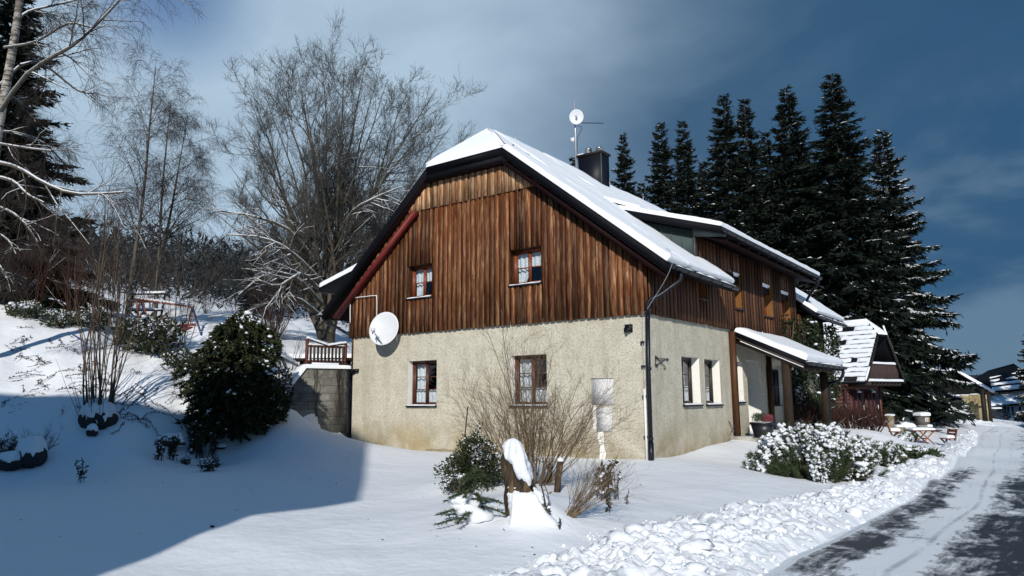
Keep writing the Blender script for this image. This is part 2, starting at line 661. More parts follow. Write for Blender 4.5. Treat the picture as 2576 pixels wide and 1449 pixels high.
def uvm(sc, loc=(0, 0, 0)):
    mp = m.n('Mapping', {'Scale': sc, 'Location': loc})
    m.t.links.new(uv, mp.inputs['Vector'])
    return mp.outputs[0]


sx = m.n('SeparateXYZ')
m.t.links.new(uv, sx.inputs[0])
warp = m.noise(1, 3, .5, uvm((.35, .12, 1)))
uu = m.math('ADD', sx.outputs[0], m.math('MULTIPLY', m.math('SUBTRACT', warp, .5), .45))
band = m.ramp(m.math('DIVIDE', uu, 7.), [(0., .22), (.012, .58), (.06, .66), (.10, .44), (.145, .42), (.175, .64), (.26, .76), (.42, .70), (.55, .46), (.72, .62)])
st1 = m.noise(1, 7, .70, uvm((1.7, 1.25, 1)), dist=.5)
st2 = m.noise(1, 7, .8, uvm((7, 2.2, 1), (3, 1, 0)), dist=.3)
st3 = m.noise(1, 3, .5, uvm((.5, .22, 1), (7, 2, 0)))
lines = m.noise(1, 3, .6, uvm((9, .16, 1), (1, 9, 0)), dist=.3)
msk = m.math('ADD', m.math('MULTIPLY', st1, .72), m.math('MULTIPLY', st2, .70))
msk = m.math('ADD', msk, m.math('MULTIPLY', m.math('SUBTRACT', st3, .5), .45))
msk = m.math('ADD', msk, m.math('MULTIPLY', m.math('SUBTRACT', lines, .5), .22))
far_ = m.ramp(m.math('ADD', m.math('MULTIPLY', sx.outputs[1], .05), .35), [(.30, 0.), (.75, .24)])
msk = m.math('SUBTRACT', msk, far_)
msk = m.math('SUBTRACT', msk, m.math('SUBTRACT', 1.235, band))
fac = m.ramp(msk, [(-.05, 0.), (.02, .35), (.15, 1.)])
trk = m.math('ABSOLUTE', m.math('SUBTRACT', sx.outputs[0], m.math('ADD', .93, m.math('MULTIPLY', m.math('SUBTRACT', warp, .5), .12))))
fac = m.math('MAXIMUM', fac, m.math('MULTIPLY', m.ramp(trk, [(.012, .38), (.05, 0.)]), m.ramp(st1, [(.40, 0.), (.55, 1.)])))
grit = m.noise(60, 3, .7, uvm((1, 1, 1)))
sn = m.mix(st1, (.86, .89, .92), (.74, .78, .83))
sn = m.mix(m.ramp(grit, [(.3, .5), (.5, 0.)]), sn, (.50, .54, .60))
sn = m.mix(m.ramp(lines, [(.28, .5), (.40, 0.)]), sn, (.40, .44, .50))
asp = m.mix(grit, (.022, .025, .032), (.045, .048, .056))
c = m.mix(fac, sn, asp)
hh = m.math('SUBTRACT', m.math('ADD', m.math('MULTIPLY', st2, .4), m.math('MULTIPLY', grit, .5)), m.math('MULTIPLY', fac, .6))
M['road'] = m.fin(c, m.ramp(fac, [(0., .6), (1., .45)]), m.bump(hh, .8, .03), spec=.3)


# ------------------------------------------------------------------ terrain
CP = []


def cz(z, x, y):
    CP.append(onz(z, x, y))


def cd(d, x, y):
    CP.append(at(x, y, d))


for p in [(0, 0, 0), (-3, 0, -.02), (-6.5, 0, -.03), (-10, 0, -.06), (0, 2.5, .1), (0, 5.4, .22), (.9, 7.5, .24), (1.5, 9.6, .24), (0, 13, .25), (1, 17, .2),
          (-5, 6, 0), (-5, 14, 0.6), (-10, 8, 1.8), (-10.6, 16, 2.4), (-4, 22, .8), (-11.2, 3.5, 2.36), (-11.6, 1, 2.34), (-11.5, -1, 2.3), (-13, 5, 2.5)]:
    CP.append(np.array(p, float))
for z, x, y in [(-.15, 1288, 1449), (-.14, 640, 1449), (-.1, 0, 1449), (-.08, 0, 1300), (-.08, 640, 1260), (-.06, 1000, 1250), (-.04, 1320, 1315), (-.10, 1600, 1300),
                (-.2, 1640, 1400), (-.13, 1880, 1200), (-.06, 1800, 1150), (-.12, 1288, 1370), (-.05, 60, 1195), (-.03, 207, 1215), (0., 450, 1168), (.02, 560, 1150), (.1, 700, 1112), (.0, 330, 1190),
                (-.28, 2000, 1440), (-.32, 2500, 1440), (-.38, 2200, 1310), (-.44, 2480, 1310), (-.55, 2330, 1210), (-.60, 2540, 1200), (-.82, 2430, 1130), (-.86, 2576, 1130),
                (-1.0, 2460, 1095), (-1.1, 2560, 1080), (-1.5, 2500, 1068), (-1.5, 2570, 1068), (-.3, 2110, 1225), (-.5, 2290, 1160), (-.3, 2240, 1190)]:
    cz(z, x, y)
for d, x, y in [(16.4, 250, 1090), (15.6, 40, 1130), (17.6, 0, 1000), (18.4, 250, 965), (18.4, 440, 1010), (19.6, 0, 900), (20.5, 300, 905), (20.2, 450, 945), (22, 0, 810), (22.5, 150, 825), (24, 440, 862),
                (25.5, 300, 812), (25, 550, 860), (26, 0, 758), (26, 100, 768), (28, 430, 822), (28, 520, 815), (24, 650, 885), (22.5, 705, 905), (27, 760, 868), (18.6, 520, 1040), (18.4, 650, 1075), (20, 708, 1012),
                (19.5, 740, 1062), (19.9, 850, 1090), (60, 100, 700), (60, 500, 740), (60, 800, 780), (130, 0, 640), (140, 520, 660), (140, 850, 700), (90, 300, 700),
                (40, 2210, 1078), (38, 2132, 1080), (36, 2330, 1121), (36, 2395, 1123), (34, 2240, 1103), (30, 2170, 1115), (50, 2300, 1052), (46, 2280, 1063), (58, 2400, 1056), (60, 2500, 1072), (28, 2260, 1128),
                (110, 2500, 1056), (110, 2570, 1056), (60, 1700, 985), (60, 2100, 1015), (90, 1500, 950), (90, 2200, 1010)]:
    cd(d, x, y)
for p in [(7.3, -17, -.18), (12, -17, -.3), (0, -18, -.1), (-8, -16, .1), (-14, -14, .6), (15, -25, -.3), (-10, -25, .2), (20, -5, -.4), (20, 10, -.7), (18, 30, -1.2), (-22, -12, 4.), (-30, 0, 5.5)]:
    CP.append(np.array(p, float))
CP = np.array(CP)
c2_ = 1.2


def phi(d2):
    return np.sqrt(d2+c2_**2)


def _fit():
    X = CP[:, :2]
    n = len(X)
    A = phi(((X[:, None]-X[None])**2).sum(-1))
    A -= np.eye(n)*.04*1.0
    Pm = np.c_[np.ones(n), X]
    K = np.block([[A, Pm], [Pm.T, np.zeros((3, 3))]])
    return np.linalg.solve(K, np.r_[CP[:, 2], np.zeros(3)])


RB = _fit()


def h0(xy):
    xy = np.atleast_2d(np.asarray(xy, float))
    d = xy-C[:2]
    r = np.linalg.norm(d, axis=1, keepdims=True)
    xc = C[:2]+d*np.minimum(1, 130/np.maximum(r, 1e-6))
    out = np.empty(len(xc))
    for a in range(0, len(xc), 20000):
        q = xc[a:a+20000]
        G = phi(((q[:, None]-CP[None, :, :2])**2).sum(-1))
        out[a:a+20000] = G@RB[:-3]+RB[-3]+q@RB[-2:]
    # keep the far plain level
    rr = r[:, 0]
    w = np.clip((rr-70)/60, 0, 1)
    back = (d@fh[:2]) < 0
    out = np.where(back, np.clip(out, -1.5, 6), out)
    return np.clip(out, -3.2, 40)


# soft drifts and mounds (x, y, radius, height)
st_p = onz(-.04, 1325, 1300)
MOUNDS = []


def mound(x, y, z, rad, hgt):
    p = onz(z, x, y)
    MOUNDS.append((p[0], p[1], rad, hgt))


mound(1340, 1290, -.05, .85, .20)
mound(1205, 1230, -.05, .75, .26)
mound(1430, 1240, -.05, .8, .10)
mound(1390, 1320, -.05, .28, .10)
mound(1340, 1345, -.05, 1.1, .06)
mound(1338, 1322, -.05, .26, .20)
mound(1352, 1300, -.05, .22, .12)
mound(1650, 1160, 0, .8, .04)
mound(2195, 1120, -.25, 1.3, .34)
mound(2240, 1128, -.42, .9, .16)


WA_ = np.array([-10.12, .12])
WD_ = np.array([math.sin(math.radians(16)), math.cos(math.radians(16))])


def hgt(x, y):
    return float(hv(np.array([[x, y]]))[0])


def hv(xy):
    z = h0(xy)
    for a, b, rad, hh in MOUNDS:
        z += hh*np.exp(-((xy[:, 0]-a)**2+(xy[:, 1]-b)**2)/rad**2)
    # dug-out in front of the retaining wall
    q = xy-WA_
    al = q@WD_
    s_ = q@np.array([WD_[1], -WD_[0]])
    tgt = np.interp(al, [-2.9, -2.15, -1.7, -1.1, -.5, .2], [1.55, 1.2, .72, .50, .42, .36])+np.clip(s_, 0, 2)*-.12
    w = np.clip((s_+.30)/.12, 0, 1)*np.clip((2.2-s_)/1.5, 0, 1)*np.clip((al+3.2)/.8, 0, 1)*np.clip((.9-al)/.6, 0, 1)
    w = w*w*(3-2*w)
    return z*(1-w)+np.minimum(z, tgt)*w


def G(x, y, d0=4., d1=200.):
    """first point of the ground along a view ray"""
    r = ray(x, y)
    ds = np.concatenate([np.arange(d0, 60, .1), np.arange(60, d1, 1.)])
    P = C+ds[:, None]*r
    s = P[:, 2]-hv(P[:, :2])
    k = np.where(s < 0)[0]
    if len(k) == 0:
        return P[-1]
    k = max(k[0], 1)
    a, b = ds[k-1], ds[k]
    for _ in range(14):
        mid_ = (a+b)/2
        p = C+mid_*r
        if p[2] < hgt(p[0], p[1]):
            b = mid_
        else:
            a = mid_
    p = C+a*r
    p[2] = hgt(p[0], p[1])
    return p


def down(p):
    return np.array([p[0], p[1], hgt(p[0], p[1])])


def build_ground():
    aF = np.linspace(math.radians(-48), math.radians(50), 430)
    aB = np.linspace(math.radians(50), math.radians(312), 110)[1:-1]
    A = np.concatenate([aF, aB])
    R = .6*np.exp(np.linspace(0, math.log(900/.6), 330))
    dx = fh[0]*np.cos(A)+rt[0]*np.sin(A)
    dy = fh[1]*np.cos(A)+rt[1]*np.sin(A)
    X = C[0]+R[:, None]*dx[None]
    Y = C[1]+R[:, None]*dy[None]
    xy = np.stack([X.ravel(), Y.ravel()], 1)
    z = hv(xy)
    nz = np.array([.05*noise.noise(Vector((x*.45, y*.45, 0)))+.022*noise.noise(Vector((x*1.3, y*1.3, 3))) for x, y in xy])
    bank = np.clip(z/1.2, 0, 1)*np.clip((xy[:, 0]+9)/-2, 0, 1)
    nb = np.array([.24*noise.noise(Vector((x*.8, y*.8, 9)))+.08*noise.noise(Vector((x*2.1, y*2.1, 5))) if b > 0 else 0 for (x, y), b in zip(xy, bank)])
    z = z+nz+nb*bank
    V = np.concatenate([np.c_[xy, z], [[C[0], C[1], hgt(C[0], C[1])]]])
    nR, nA = len(R), len(A)
    i = np.arange(nR*nA).reshape(nR, nA)
    j = np.roll(i, -1, 1)
    Fq = np.stack([i[:-1], i[1:], j[1:], j[:-1]], -1).reshape(-1, 4)
    Fq = Fq[:, ::-1]
    tri = np.stack([np.full(nA, nR*nA), j[0], i[0]], -1)[:, ::-1]
    me = make_mesh('ground', V, np.r_[np.full(len(Fq), 4), np.full(nA, 3)], np.r_[Fq.ravel(), tri.ravel()], M['snow'], True)
    o = put('ground', me)
    o['kind'] = 'structure'
    o['label'] = 'snow covered lawn, bank and yard'
    return o


ground = build_ground()

# ------------------------------------------------------------------ road and ploughed ridge
Lpx = [(1150, 1500), (1288, 1447), (1453, 1392), (1638, 1327), (1838, 1292), (2020, 1252), (2130, 1232), (2213, 1204), (2253, 1182), (2333, 1144), (2385, 1117), (2420, 1098), (2436, 1084)]
Rpx = [(1840, 1500), (1933, 1447), (1988, 1407), (2088, 1362), (2188, 1312), (2250, 1282), (2308, 1248), (2363, 1207), (2395, 1182), (2428, 1150), (2448, 1125), (2458, 1107), (2458, 1090)]
Lw = np.array([G(*p) for p in Lpx])
Rw = np.array([G(*p) for p in Rpx])


def _back(Q):
    e = Q[0]+(Q[0]-Q[2])*1.3
    e[2] = hgt(e[0], e[1])
    return np.concatenate([[e], Q])


Lw, Rw = _back(Lw), _back(Rw)


def build_ridge():
    K = 640
    Ls, Rs = smooth_path(Lw, K), smooth_path(Rw, K)
    n = 76
    t = np.linspace(-.06, 1.06, n)
    P = Ls[:, None]*(1-t)[None, :, None]+Rs[:, None]*t[None, :, None]
    xy = P[..., :2].reshape(-1, 2)
    base = hv(xy)
    wd = np.linalg.norm(Rs-Ls, axis=1)
    tt = np.clip(t, 0, 1)
    prof = (np.sin(PI*tt)**.75)*(1-.35*tt)
    prof = np.repeat(prof[None], K, 0)
    edge = np.array([.5+.5*noise.noise(Vector((x*1.1, y*1.1, 4))) for x, y in xy]).reshape(K, n)
    Hh = (.07+.050*np.clip(wd, 0, 3))[:, None]*prof*(.65+.7*edge)
    ch = np.empty(len(xy))
    for k, (x, y) in enumerate(xy):
        wv = Vector((noise.noise(Vector((x*4, y*4, 0))), noise.noise(Vector((x*4, y*4, 7))), 0))*.10
        p0 = Vector((x, y, 0))+wv
        d, p = noise.voronoi(p0*4.2)
        d2, p2 = noise.voronoi(p0*9.5+Vector((3, 1, 0)))
        amp_ = .2+.8*abs(math.sin(p[0][0]*91.7+p[0][1]*47.1))
        c1 = math.sqrt(max(0., 1-(d[0]/.52)**2))*amp_
        c2 = math.sqrt(max(0., 1-(d2[0]/.5)**2))*(.3+.7*abs(math.sin(p2[0][0]*77.7+p2[0][1]*37.1)))
        ch[k] = .045*min(c1, .62)+.032*min(c2, .8)+.085*noise.fractal(Vector((x*5, y*5, 1)), .9, 2., 6)
    ch = ch.reshape(K, n)*np.minimum(1, prof*1.5)*np.linspace(1.1, .85, K)[:, None]
    z = base.reshape(K, n)-.05+.07*np.minimum(1, prof*4)+Hh+ch
    V = np.c_[xy, z.ravel()]
    i = np.arange(K*n).reshape(K, n)
    Fq = np.stack([i[:-1, :-1], i[:-1, 1:], i[1:, 1:], i[1:, :-1]], -1).reshape(-1, 4)
    o = np_obj('snow_ridge', V, Fq, M['snow_rough'], smooth=True)
    o['kind'] = 'structure'
    o['label'] = 'lumpy ridge of ploughed snow along the road edge'
    # loose lumps
    N = 1900
    k = (rng.uniform(0, 1, N)**.8*(K-1)).astype(int)
    q = np.where(rng.random(N) < .25, rng.uniform(-.16, .05, N), rng.uniform(0, 1.08, N))
    p = Ls[k]*(1-q)[:, None]+Rs[k]*q[:, None]
    kk = np.clip(((q+.06)/1.12*(n-1)), 0, n-1).astype(int)
    zz = np.where((q > -.05) & (q < 1.05), z[k, kk], hv(p[:, :2]))
    s = np.exp(rng.normal(-3.95, .55, N))
    s = np.minimum(s, .055)*np.where((q < 0) | (q > 1), .55, 1)
    rad = s[:, None]*rng.uniform(.7, 1.3, (N, 3))
    nb_ = 90
    s[:nb_] = rng.uniform(.07, .15, nb_)
    q_ok = (q[:nb_] > .1) & (q[:nb_] < .9)
    s[:nb_] = np.where(q_ok, s[:nb_], .03)
    rad = s[:, None]*rng.uniform(.7, 1.3, (N, 3))
    rad[:nb_, 2] *= .55
    Vb, Fb = blobs(np.c_[p[:, :2], zz+s*.05], rad, .32, ICO1)
    o = np_obj('snow_lumps', Vb, Fb, M['snow_rough'], smooth=True)
    o['kind'] = 'stuff'
    o['label'] = 'loose lumps of ploughed snow on the roadside ridge'
    return z


build_ridge()


def build_road():
    # left edge follows the ridge, then bends away past the ruined wall
    pts = [Rw[2]+(Rw[2]-Rw[4])*6., Rw[2]+(Rw[2]-Rw[4])*2.]+[q for q in Rw[2:-2]]+[G(2470, 1092), G(2500, 1074), at(2535, 1062, 95), at(2570, 1058, 130)]
    P = smooth_path(pts, 420)
    d = np.gradient(P[:, :2], axis=0)
    d /= np.linalg.norm(d, axis=1, keepdims=True)
    sd = np.stack([d[:, 1], -d[:, 0]], 1)
    s = np.r_[0, np.cumsum(np.linalg.norm(np.diff(P[:, :2], axis=0), axis=1))]
    u = np.linspace(-.15, 7.2, 36)
    xy = P[:, None, :2]+sd[:, None]*u[None, :, None]
    z = hv(xy.reshape(-1, 2)).reshape(len(P), len(u))
    z += .035+np.array([.012*noise.noise(Vector((uu*2, ss*.3, 0))) for ss in s for uu in u]).reshape(z.shape)
    z[:, 0] -= .08
    z[:, -1] -= .08
    V = np.concatenate([xy, z[..., None]], -1).reshape(-1, 3)
    i = np.arange(len(V)).reshape(len(P), len(u))
    Fq = np.stack([i[:-1, :-1], i[:-1, 1:], i[1:, 1:], i[1:, :-1]], -1).reshape(-1, 4)
    o = np_obj('road', V, Fq, M['road'], smooth=True)
    k0 = int(np.argmin(np.linalg.norm(P[:, :2]-G(2363, 1207)[:2], axis=1)))
    uv = np.stack(np.broadcast_arrays(u[None, :], (s-s[k0])[:, None]), -1).reshape(-1, 2)
    l = o.data.uv_layers.new(name='UVMap')
    l.data.foreach_set('uv', uv[Fq.ravel()].ravel().astype(np.float32))
    o['kind'] = 'structure'
    o['label'] = 'icy road with dark asphalt showing through packed snow'


build_road()


# ------------------------------------------------------------------ far hills with wood
def hills():
    mb = MB()
    for D, pts in [(420, [(2200, 930), (2380, 947), (2440, 952), (2500, 948), (2560, 950), (2640, 960), (2800, 940), (3100, 950)]), (640, [(1700, 900), (2000, 930), (2300, 944), (2450, 944), (2540, 942), (2700, 950), (3200, 940)])]:
        P = smooth_path([at(x, y, D) for x, y in pts], 220)
        G_ = []
        for k, p in enumerate(P):
            o = unit(np.r_[(p-C)[:2], 0])
            z = p[2]+1.6*abs(noise.noise(Vector((k*1.7, D, 0))))*D/420
            G_.append([[*(p-o*D*.28)[:2], -6], [*(p-o*D*.12)[:2], z*.55-2], [*p[:2], z], [*(p+o*D*.25)[:2], z*.9], [*(p+o*D*.5)[:2], -6]])
        mb.grid(G_)
    o = mb.build('hills', M['wood_mass'], smooth=False)
    o['kind'] = 'structure'
    o['label'] = 'dark wooded hills on the horizon'


hills()

# ------------------------------------------------------------------ sky and sun
W = bpy.data.worlds.new('World')
S.world = W
W.use_nodes = True
wt = W.node_tree
wt.nodes.clear()
wo = wt.nodes.new('ShaderNodeOutputWorld')
bg = wt.nodes.new('ShaderNodeBackground')
sky = wt.nodes.new('ShaderNodeTexSky')
sky.sky_type = 'NISHITA'
sky.sun_disc = False
sky.sun_elevation = SUN_EL
sky.sun_rotation = math.atan2(SUN[0], SUN[1])
sky.altitude = 800
sky.air_density = 1.0
sky.dust_density = .6
sky.ozone_density = 2.5


def wn(typ, **kw):
    nd = wt.nodes.new('ShaderNode'+typ)
    for k, v in kw.items():
        setattr(nd, k, v)
    return nd


tc = wn('TexCoord')


def wmap(sc, loc=(0, 0, 0)):
    mp = wn('Mapping')
    mp.inputs['Scale'].default_value = sc
    mp.inputs['Location'].default_value = loc
    wt.links.new(tc.outputs['Generated'], mp.inputs['Vector'])
    return mp.outputs[0]


def wnoise(vec, sc, det, ro, dist=0.):
    nd = wn('TexNoise')
    nd.inputs['Scale'].default_value = sc
    nd.inputs['Detail'].default_value = det
    nd.inputs['Roughness'].default_value = ro
    nd.inputs['Distortion'].default_value = dist
    wt.links.new(vec, nd.inputs['Vector'])
    return nd.outputs[0]


def wmath(op, a, b, clamp=False):
    nd = wn('Math', operation=op, use_clamp=clamp)
    for s_, v in zip(nd.inputs, (a, b)):
        if hasattr(v, 'links'):
            wt.links.new(v, s_)
        else:
            s_.default_value = v
    return nd.outputs[0]


def wmix(f, a, b):
    nd = wn('MixRGB')
    for s_, v in zip(nd.inputs, (f, a, b)):
        if hasattr(v, 'links'):
            wt.links.new(v, s_)
        else:
            s_.default_value = v if np.isscalar(v) else (*v, 1)
    return nd.outputs[0]


def wdot(v):
    nd = wn('VectorMath', operation='DOT_PRODUCT')
    wt.links.new(tc.outputs['Generated'], nd.inputs[0])
    nd.inputs[1].default_value = tuple(v)
    return nd.outputs['Value']


def wramp(f, stops):
    nd = wn('ValToRGB')
    nd.color_ramp.interpolation = 'EASE'
    el = nd.color_ramp.elements
    while len(el) < len(stops):
        el.new(.5)
    for e, (p, c) in zip(el, stops):
        e.position = p
        e.color = (c, c, c, 1) if np.isscalar(c) else (*c, 1)
    wt.links.new(f, nd.inputs[0])
    return nd.outputs[0]


SKY_K = 10.   # background strength is .1, so cloud radiances are written x10
cl1 = wnoise(wmap((1, 1, 1.6)), 2.0, 6, .5, .3)
cl2 = wnoise(wmap((1, 1, 2.1), (3, 1, 2)), 3.2, 6, .5, .5)
cl3 = wnoise(wmap((1, 1, 2.0), (1, 5, 2)), 3.3, 6, .52, .25)
bright = unit(ray(830, 60))
dark = unit(ray(2450, 640))
gap = unit(ray(420, -40))
lo_right = unit(ray(2560, 740))
# a bright bank of thin cloud to the left of the ridge, a slate squall to the right
b = wramp(wdot(bright), [(.73, .0), (.97, 1.)])
b = wmath('ADD', b, wmath('MULTIPLY', wmath('SUBTRACT', cl1, .5), .55), True)
thin = wmix(b, (.038*SKY_K, .135*SKY_K, .272*SKY_K), (.44*SKY_K, .58*SKY_K, .715*SKY_K))
d_ = wramp(wdot(dark), [(.72, 0.), (.985, 1.)])
d_ = wmath('ADD', d_, wmath('MULTIPLY', wmath('SUBTRACT', cl3, .5), 1.0), True)
c = wmix(wmath('MULTIPLY', d_, .93), thin, (.030*SKY_K, .090*SKY_K, .178*SKY_K))
l_ = wmath('MULTIPLY', wramp(wdot(lo_right), [(.950, 0.), (.997, 1.)]), wramp(cl3, [(.40, 0.), (.58, 1.)]))
c = wmix(wmath('MULTIPLY', l_, .7), c, (.16*SKY_K, .25*SKY_K, .355*SKY_K))
g_ = wramp(wdot(gap), [(.9935, 0.), (.9998, 1.)])
skm = wn('MixRGB', blend_type='MULTIPLY')
skm.inputs[0].default_value = 1
wt.links.new(sky.outputs[0], skm.inputs[1])
skm.inputs[2].default_value = (.38, .72, 1., 1)
cover = wmath('SUBTRACT', wramp(wdot(fh*.94+np.array([0, 0, .34])), [(.0, .55), (.75, .97)]), wmath('MULTIPLY', g_, .75), True)
c = wmix(cover, skm.outputs[0], c)
wt.links.new(c, bg.inputs[0])
bg.inputs[1].default_value = .1
wt.links.new(bg.outputs[0], wo.inputs[0])

sl = bpy.data.lights.new('sun', 'SUN')
sl.energy = 4.3
sl.angle = math.radians(.6)
sl.color = (1., .945, .86)
so = bpy.data.objects.new('sun', sl)
COL.objects.link(so)
so.rotation_euler = Vector(SUN).to_track_quat('Z', 'Y').to_euler()
so.location = (30, -50, 40)

S.render.engine = 'CYCLES'
S.view_settings.view_transform = 'Standard'
S.view_settings.look = 'None'
S.view_settings.exposure = 0
S.view_settings.gamma = 1
S.cycles.max_bounces = 6
S.cycles.diffuse_bounces = 2
S.cycles.glossy_bounces = 2
S.cycles.transparent_max_bounces = 8
S.cycles.use_denoising = True


# ------------------------------------------------------------------ neighbour's house behind the viewer (it throws the shade over the yard)
def neighbour():
    sh = unit(np.array([SUN[0], SUN[1], 0]))
    la = np.array([math.cos(SUN_AZ), math.sin(SUN_AZ), 0])
    dist = 5.
    q0 = np.array([C[0], C[1], 0])+dist*sh
    dz = (14-dist)*math.tan(SUN_EL)

    def P(l, z):
        return q0+la*l+np.array([0, 0, z-dz])
    r = empty('neighbour_house', P(-9, dz-.3), 'tall gabled neighbouring house standing behind the viewer', 'house')
    def sil(p):
        t = (q0-p)[:2]@sh[:2]
        q = p+t*np.array([sh[0], sh[1], math.tan(SUN_EL)])
        return float((q-q0)@la), float(q[2]+dz)
    e0, e1, e2 = sil(onz(-.1, 240, 1449)), sil(onz(-.1, 600, 1316)), sil(onz(-.08, 905, 1262))
    r0, r1 = sil(onz(-.07, 932, 1172)), sil(ony(0, 955, 1128))
    top, tl = sil(ony(0, 884, 1078)), sil(at(440, 1032, 18.2))
    far_ = sil(at(60, 1037, 17.7))
    out = [(e2[0]-1.2, e2[1]-.7), e2, r0, r1, top, tl, (far_[0]-16, far_[1])]
    body = [(e0[0], dz-1), (e1[0], e2[1]-.45), (r0[0]-.5, r0[1]-.5), (top[0], top[1]-.5), (tl[0], tl[1]-.5), (far_[0]-15.6, far_[1]-.5), (far_[0]-15.6, dz-1)]
    ext = sh*7-la*5.
    MB().prism([P(*q) for q in body], ext).build('wall', M['plaster_cream'], r)
    mb = MB()
    ctr = np.array([tl[0], tl[1]-3])
    for k in range(len(out)-1):
        i0, i1 = (np.array(q)+unit(np.r_[ctr-np.array(q), 0])[:2]*.4 for q in out[k:k+2])
        mb.prism([P(*out[k]), P(*out[k+1]), P(*i1), P(*i0)], ext)
    mb.build('roof', M['roof'], r)
    for l in (-6.5, -9.5, -13, -17):
        for z in (dz+1.2, dz+4.2):
            w = MB().prism([P(l-.5, z), P(l+.5, z), P(l+.5, z+1.4), P(l-.5, z+1.4)], -sh*.04)
            w.build('window', M['dark_window_wood'], r)


neighbour()


# ------------------------------------------------------------------ the house
def zt(x):
    """top of the right-hand / left-hand roof slope (without snow)"""
    return min(4.985-.796*x, 9.204+.867*(x+5.3))


def soff(x):
    return zt(x)-.26


XR, YF, YE, YB = -5.3, -.38, 16.8, .9
ZH = 8.06       # level of the half-hip eave
ER, EL = .73, -11.1       # eave lines
HR, HL = -3.863, -6.62    # ends of the half-hip eave
house = empty('house', (0, 0, 0), 'large gabled house with brown board upper storey, cream roughcast base and snowy roof', 'house')
OPEN_F = [(-7.62, -6.5, 1.22, 2.5), (-3.91, -2.79, 1.22, 2.51)]
OPEN_S = [(1.83, 2.98, 1.21, 2.42), (3.32, 4.43, 1.2, 2.41)]
OPEN_P = [(5.55, 6.3, 1.25, 2.42)]
DOOR = (6.66, 7.83, .18, 2.5)
UP_F = [(-7.62, -6.64, 4.31, 5.28), (-3.87, -2.86, 4.33, 5.29)]
UP_S = [(3.0, 3.55, 4.0, 4.9), (5.7, 6.42, 4.0, 5.1), (8.45, 9.4, 4.0, 5.1), (10.48, 11.62, 4.0, 5.1)]
Z0, ZP = -.7, 3.42


def wall_cells(mb, f, us, zs, holes, depth, nrmv):
    """rectangular wall with holes and reveals; f(u,z,out) -> point"""
    us = sorted(set(us+[q for h in holes for q in h[:2]]))
    zs = sorted(set(zs+[q for h in holes for q in h[2:]]))
    for a, b in zip(us[:-1], us[1:]):
        for c_, d in zip(zs[:-1], zs[1:]):
            mu, mz = (a+b)/2, (c_+d)/2
            if any(h[0] < mu < h[1] and h[2] < mz < h[3] for h in holes):
                continue
            mb.add([f(a, c_, 0), f(b, c_, 0), f(b, d, 0), f(a, d, 0)], [[0, 1, 2, 3]])


def reveal(mb, f, h, depth):
    u0, u1, z0, z1 = h
    for q in ([(u0, z0), (u0, z1)], [(u0, z1), (u1, z1)], [(u1, z1), (u1, z0)], [(u1, z0), (u0, z0)]):
        (a, b), (c_, d) = q
        mb.add([f(a, b, .004), f(c_, d, .004), f(c_, d, -depth), f(a, b, -depth)], [[0, 1, 2, 3]])


fF = lambda u, z, o: (u, -o, z)          # gable wall, outward -Y
fS = lambda u, z, o: (o, u, z)           # long wall, outward +X
mb = MB()
wall_cells(mb, fF, [-10., 0.], [Z0, ZP], OPEN_F, .25, None)
wall_cells(mb, fS, [0., 16.3], [Z0, ZP], OPEN_S+OPEN_P+[DOOR], .25, None)
mb.add([(-10, 0, Z0), (-10, 0, ZP), (-10, 16.3, ZP), (-10, 16.3, Z0)], [[0, 1, 2, 3]])
mb.add([(-10, 16.3, Z0), (-10, 16.3, ZP), (0, 16.3, ZP), (0, 16.3, Z0)], [[0, 1, 2, 3]])
mb.build('plaster_wall', M['plaster'], house)
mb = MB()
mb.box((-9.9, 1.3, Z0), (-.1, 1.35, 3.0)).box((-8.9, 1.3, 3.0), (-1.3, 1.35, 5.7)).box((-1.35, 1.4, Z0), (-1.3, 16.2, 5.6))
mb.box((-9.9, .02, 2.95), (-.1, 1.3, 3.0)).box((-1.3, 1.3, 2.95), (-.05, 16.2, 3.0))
mb.build('inner_wall', M['room'], house)


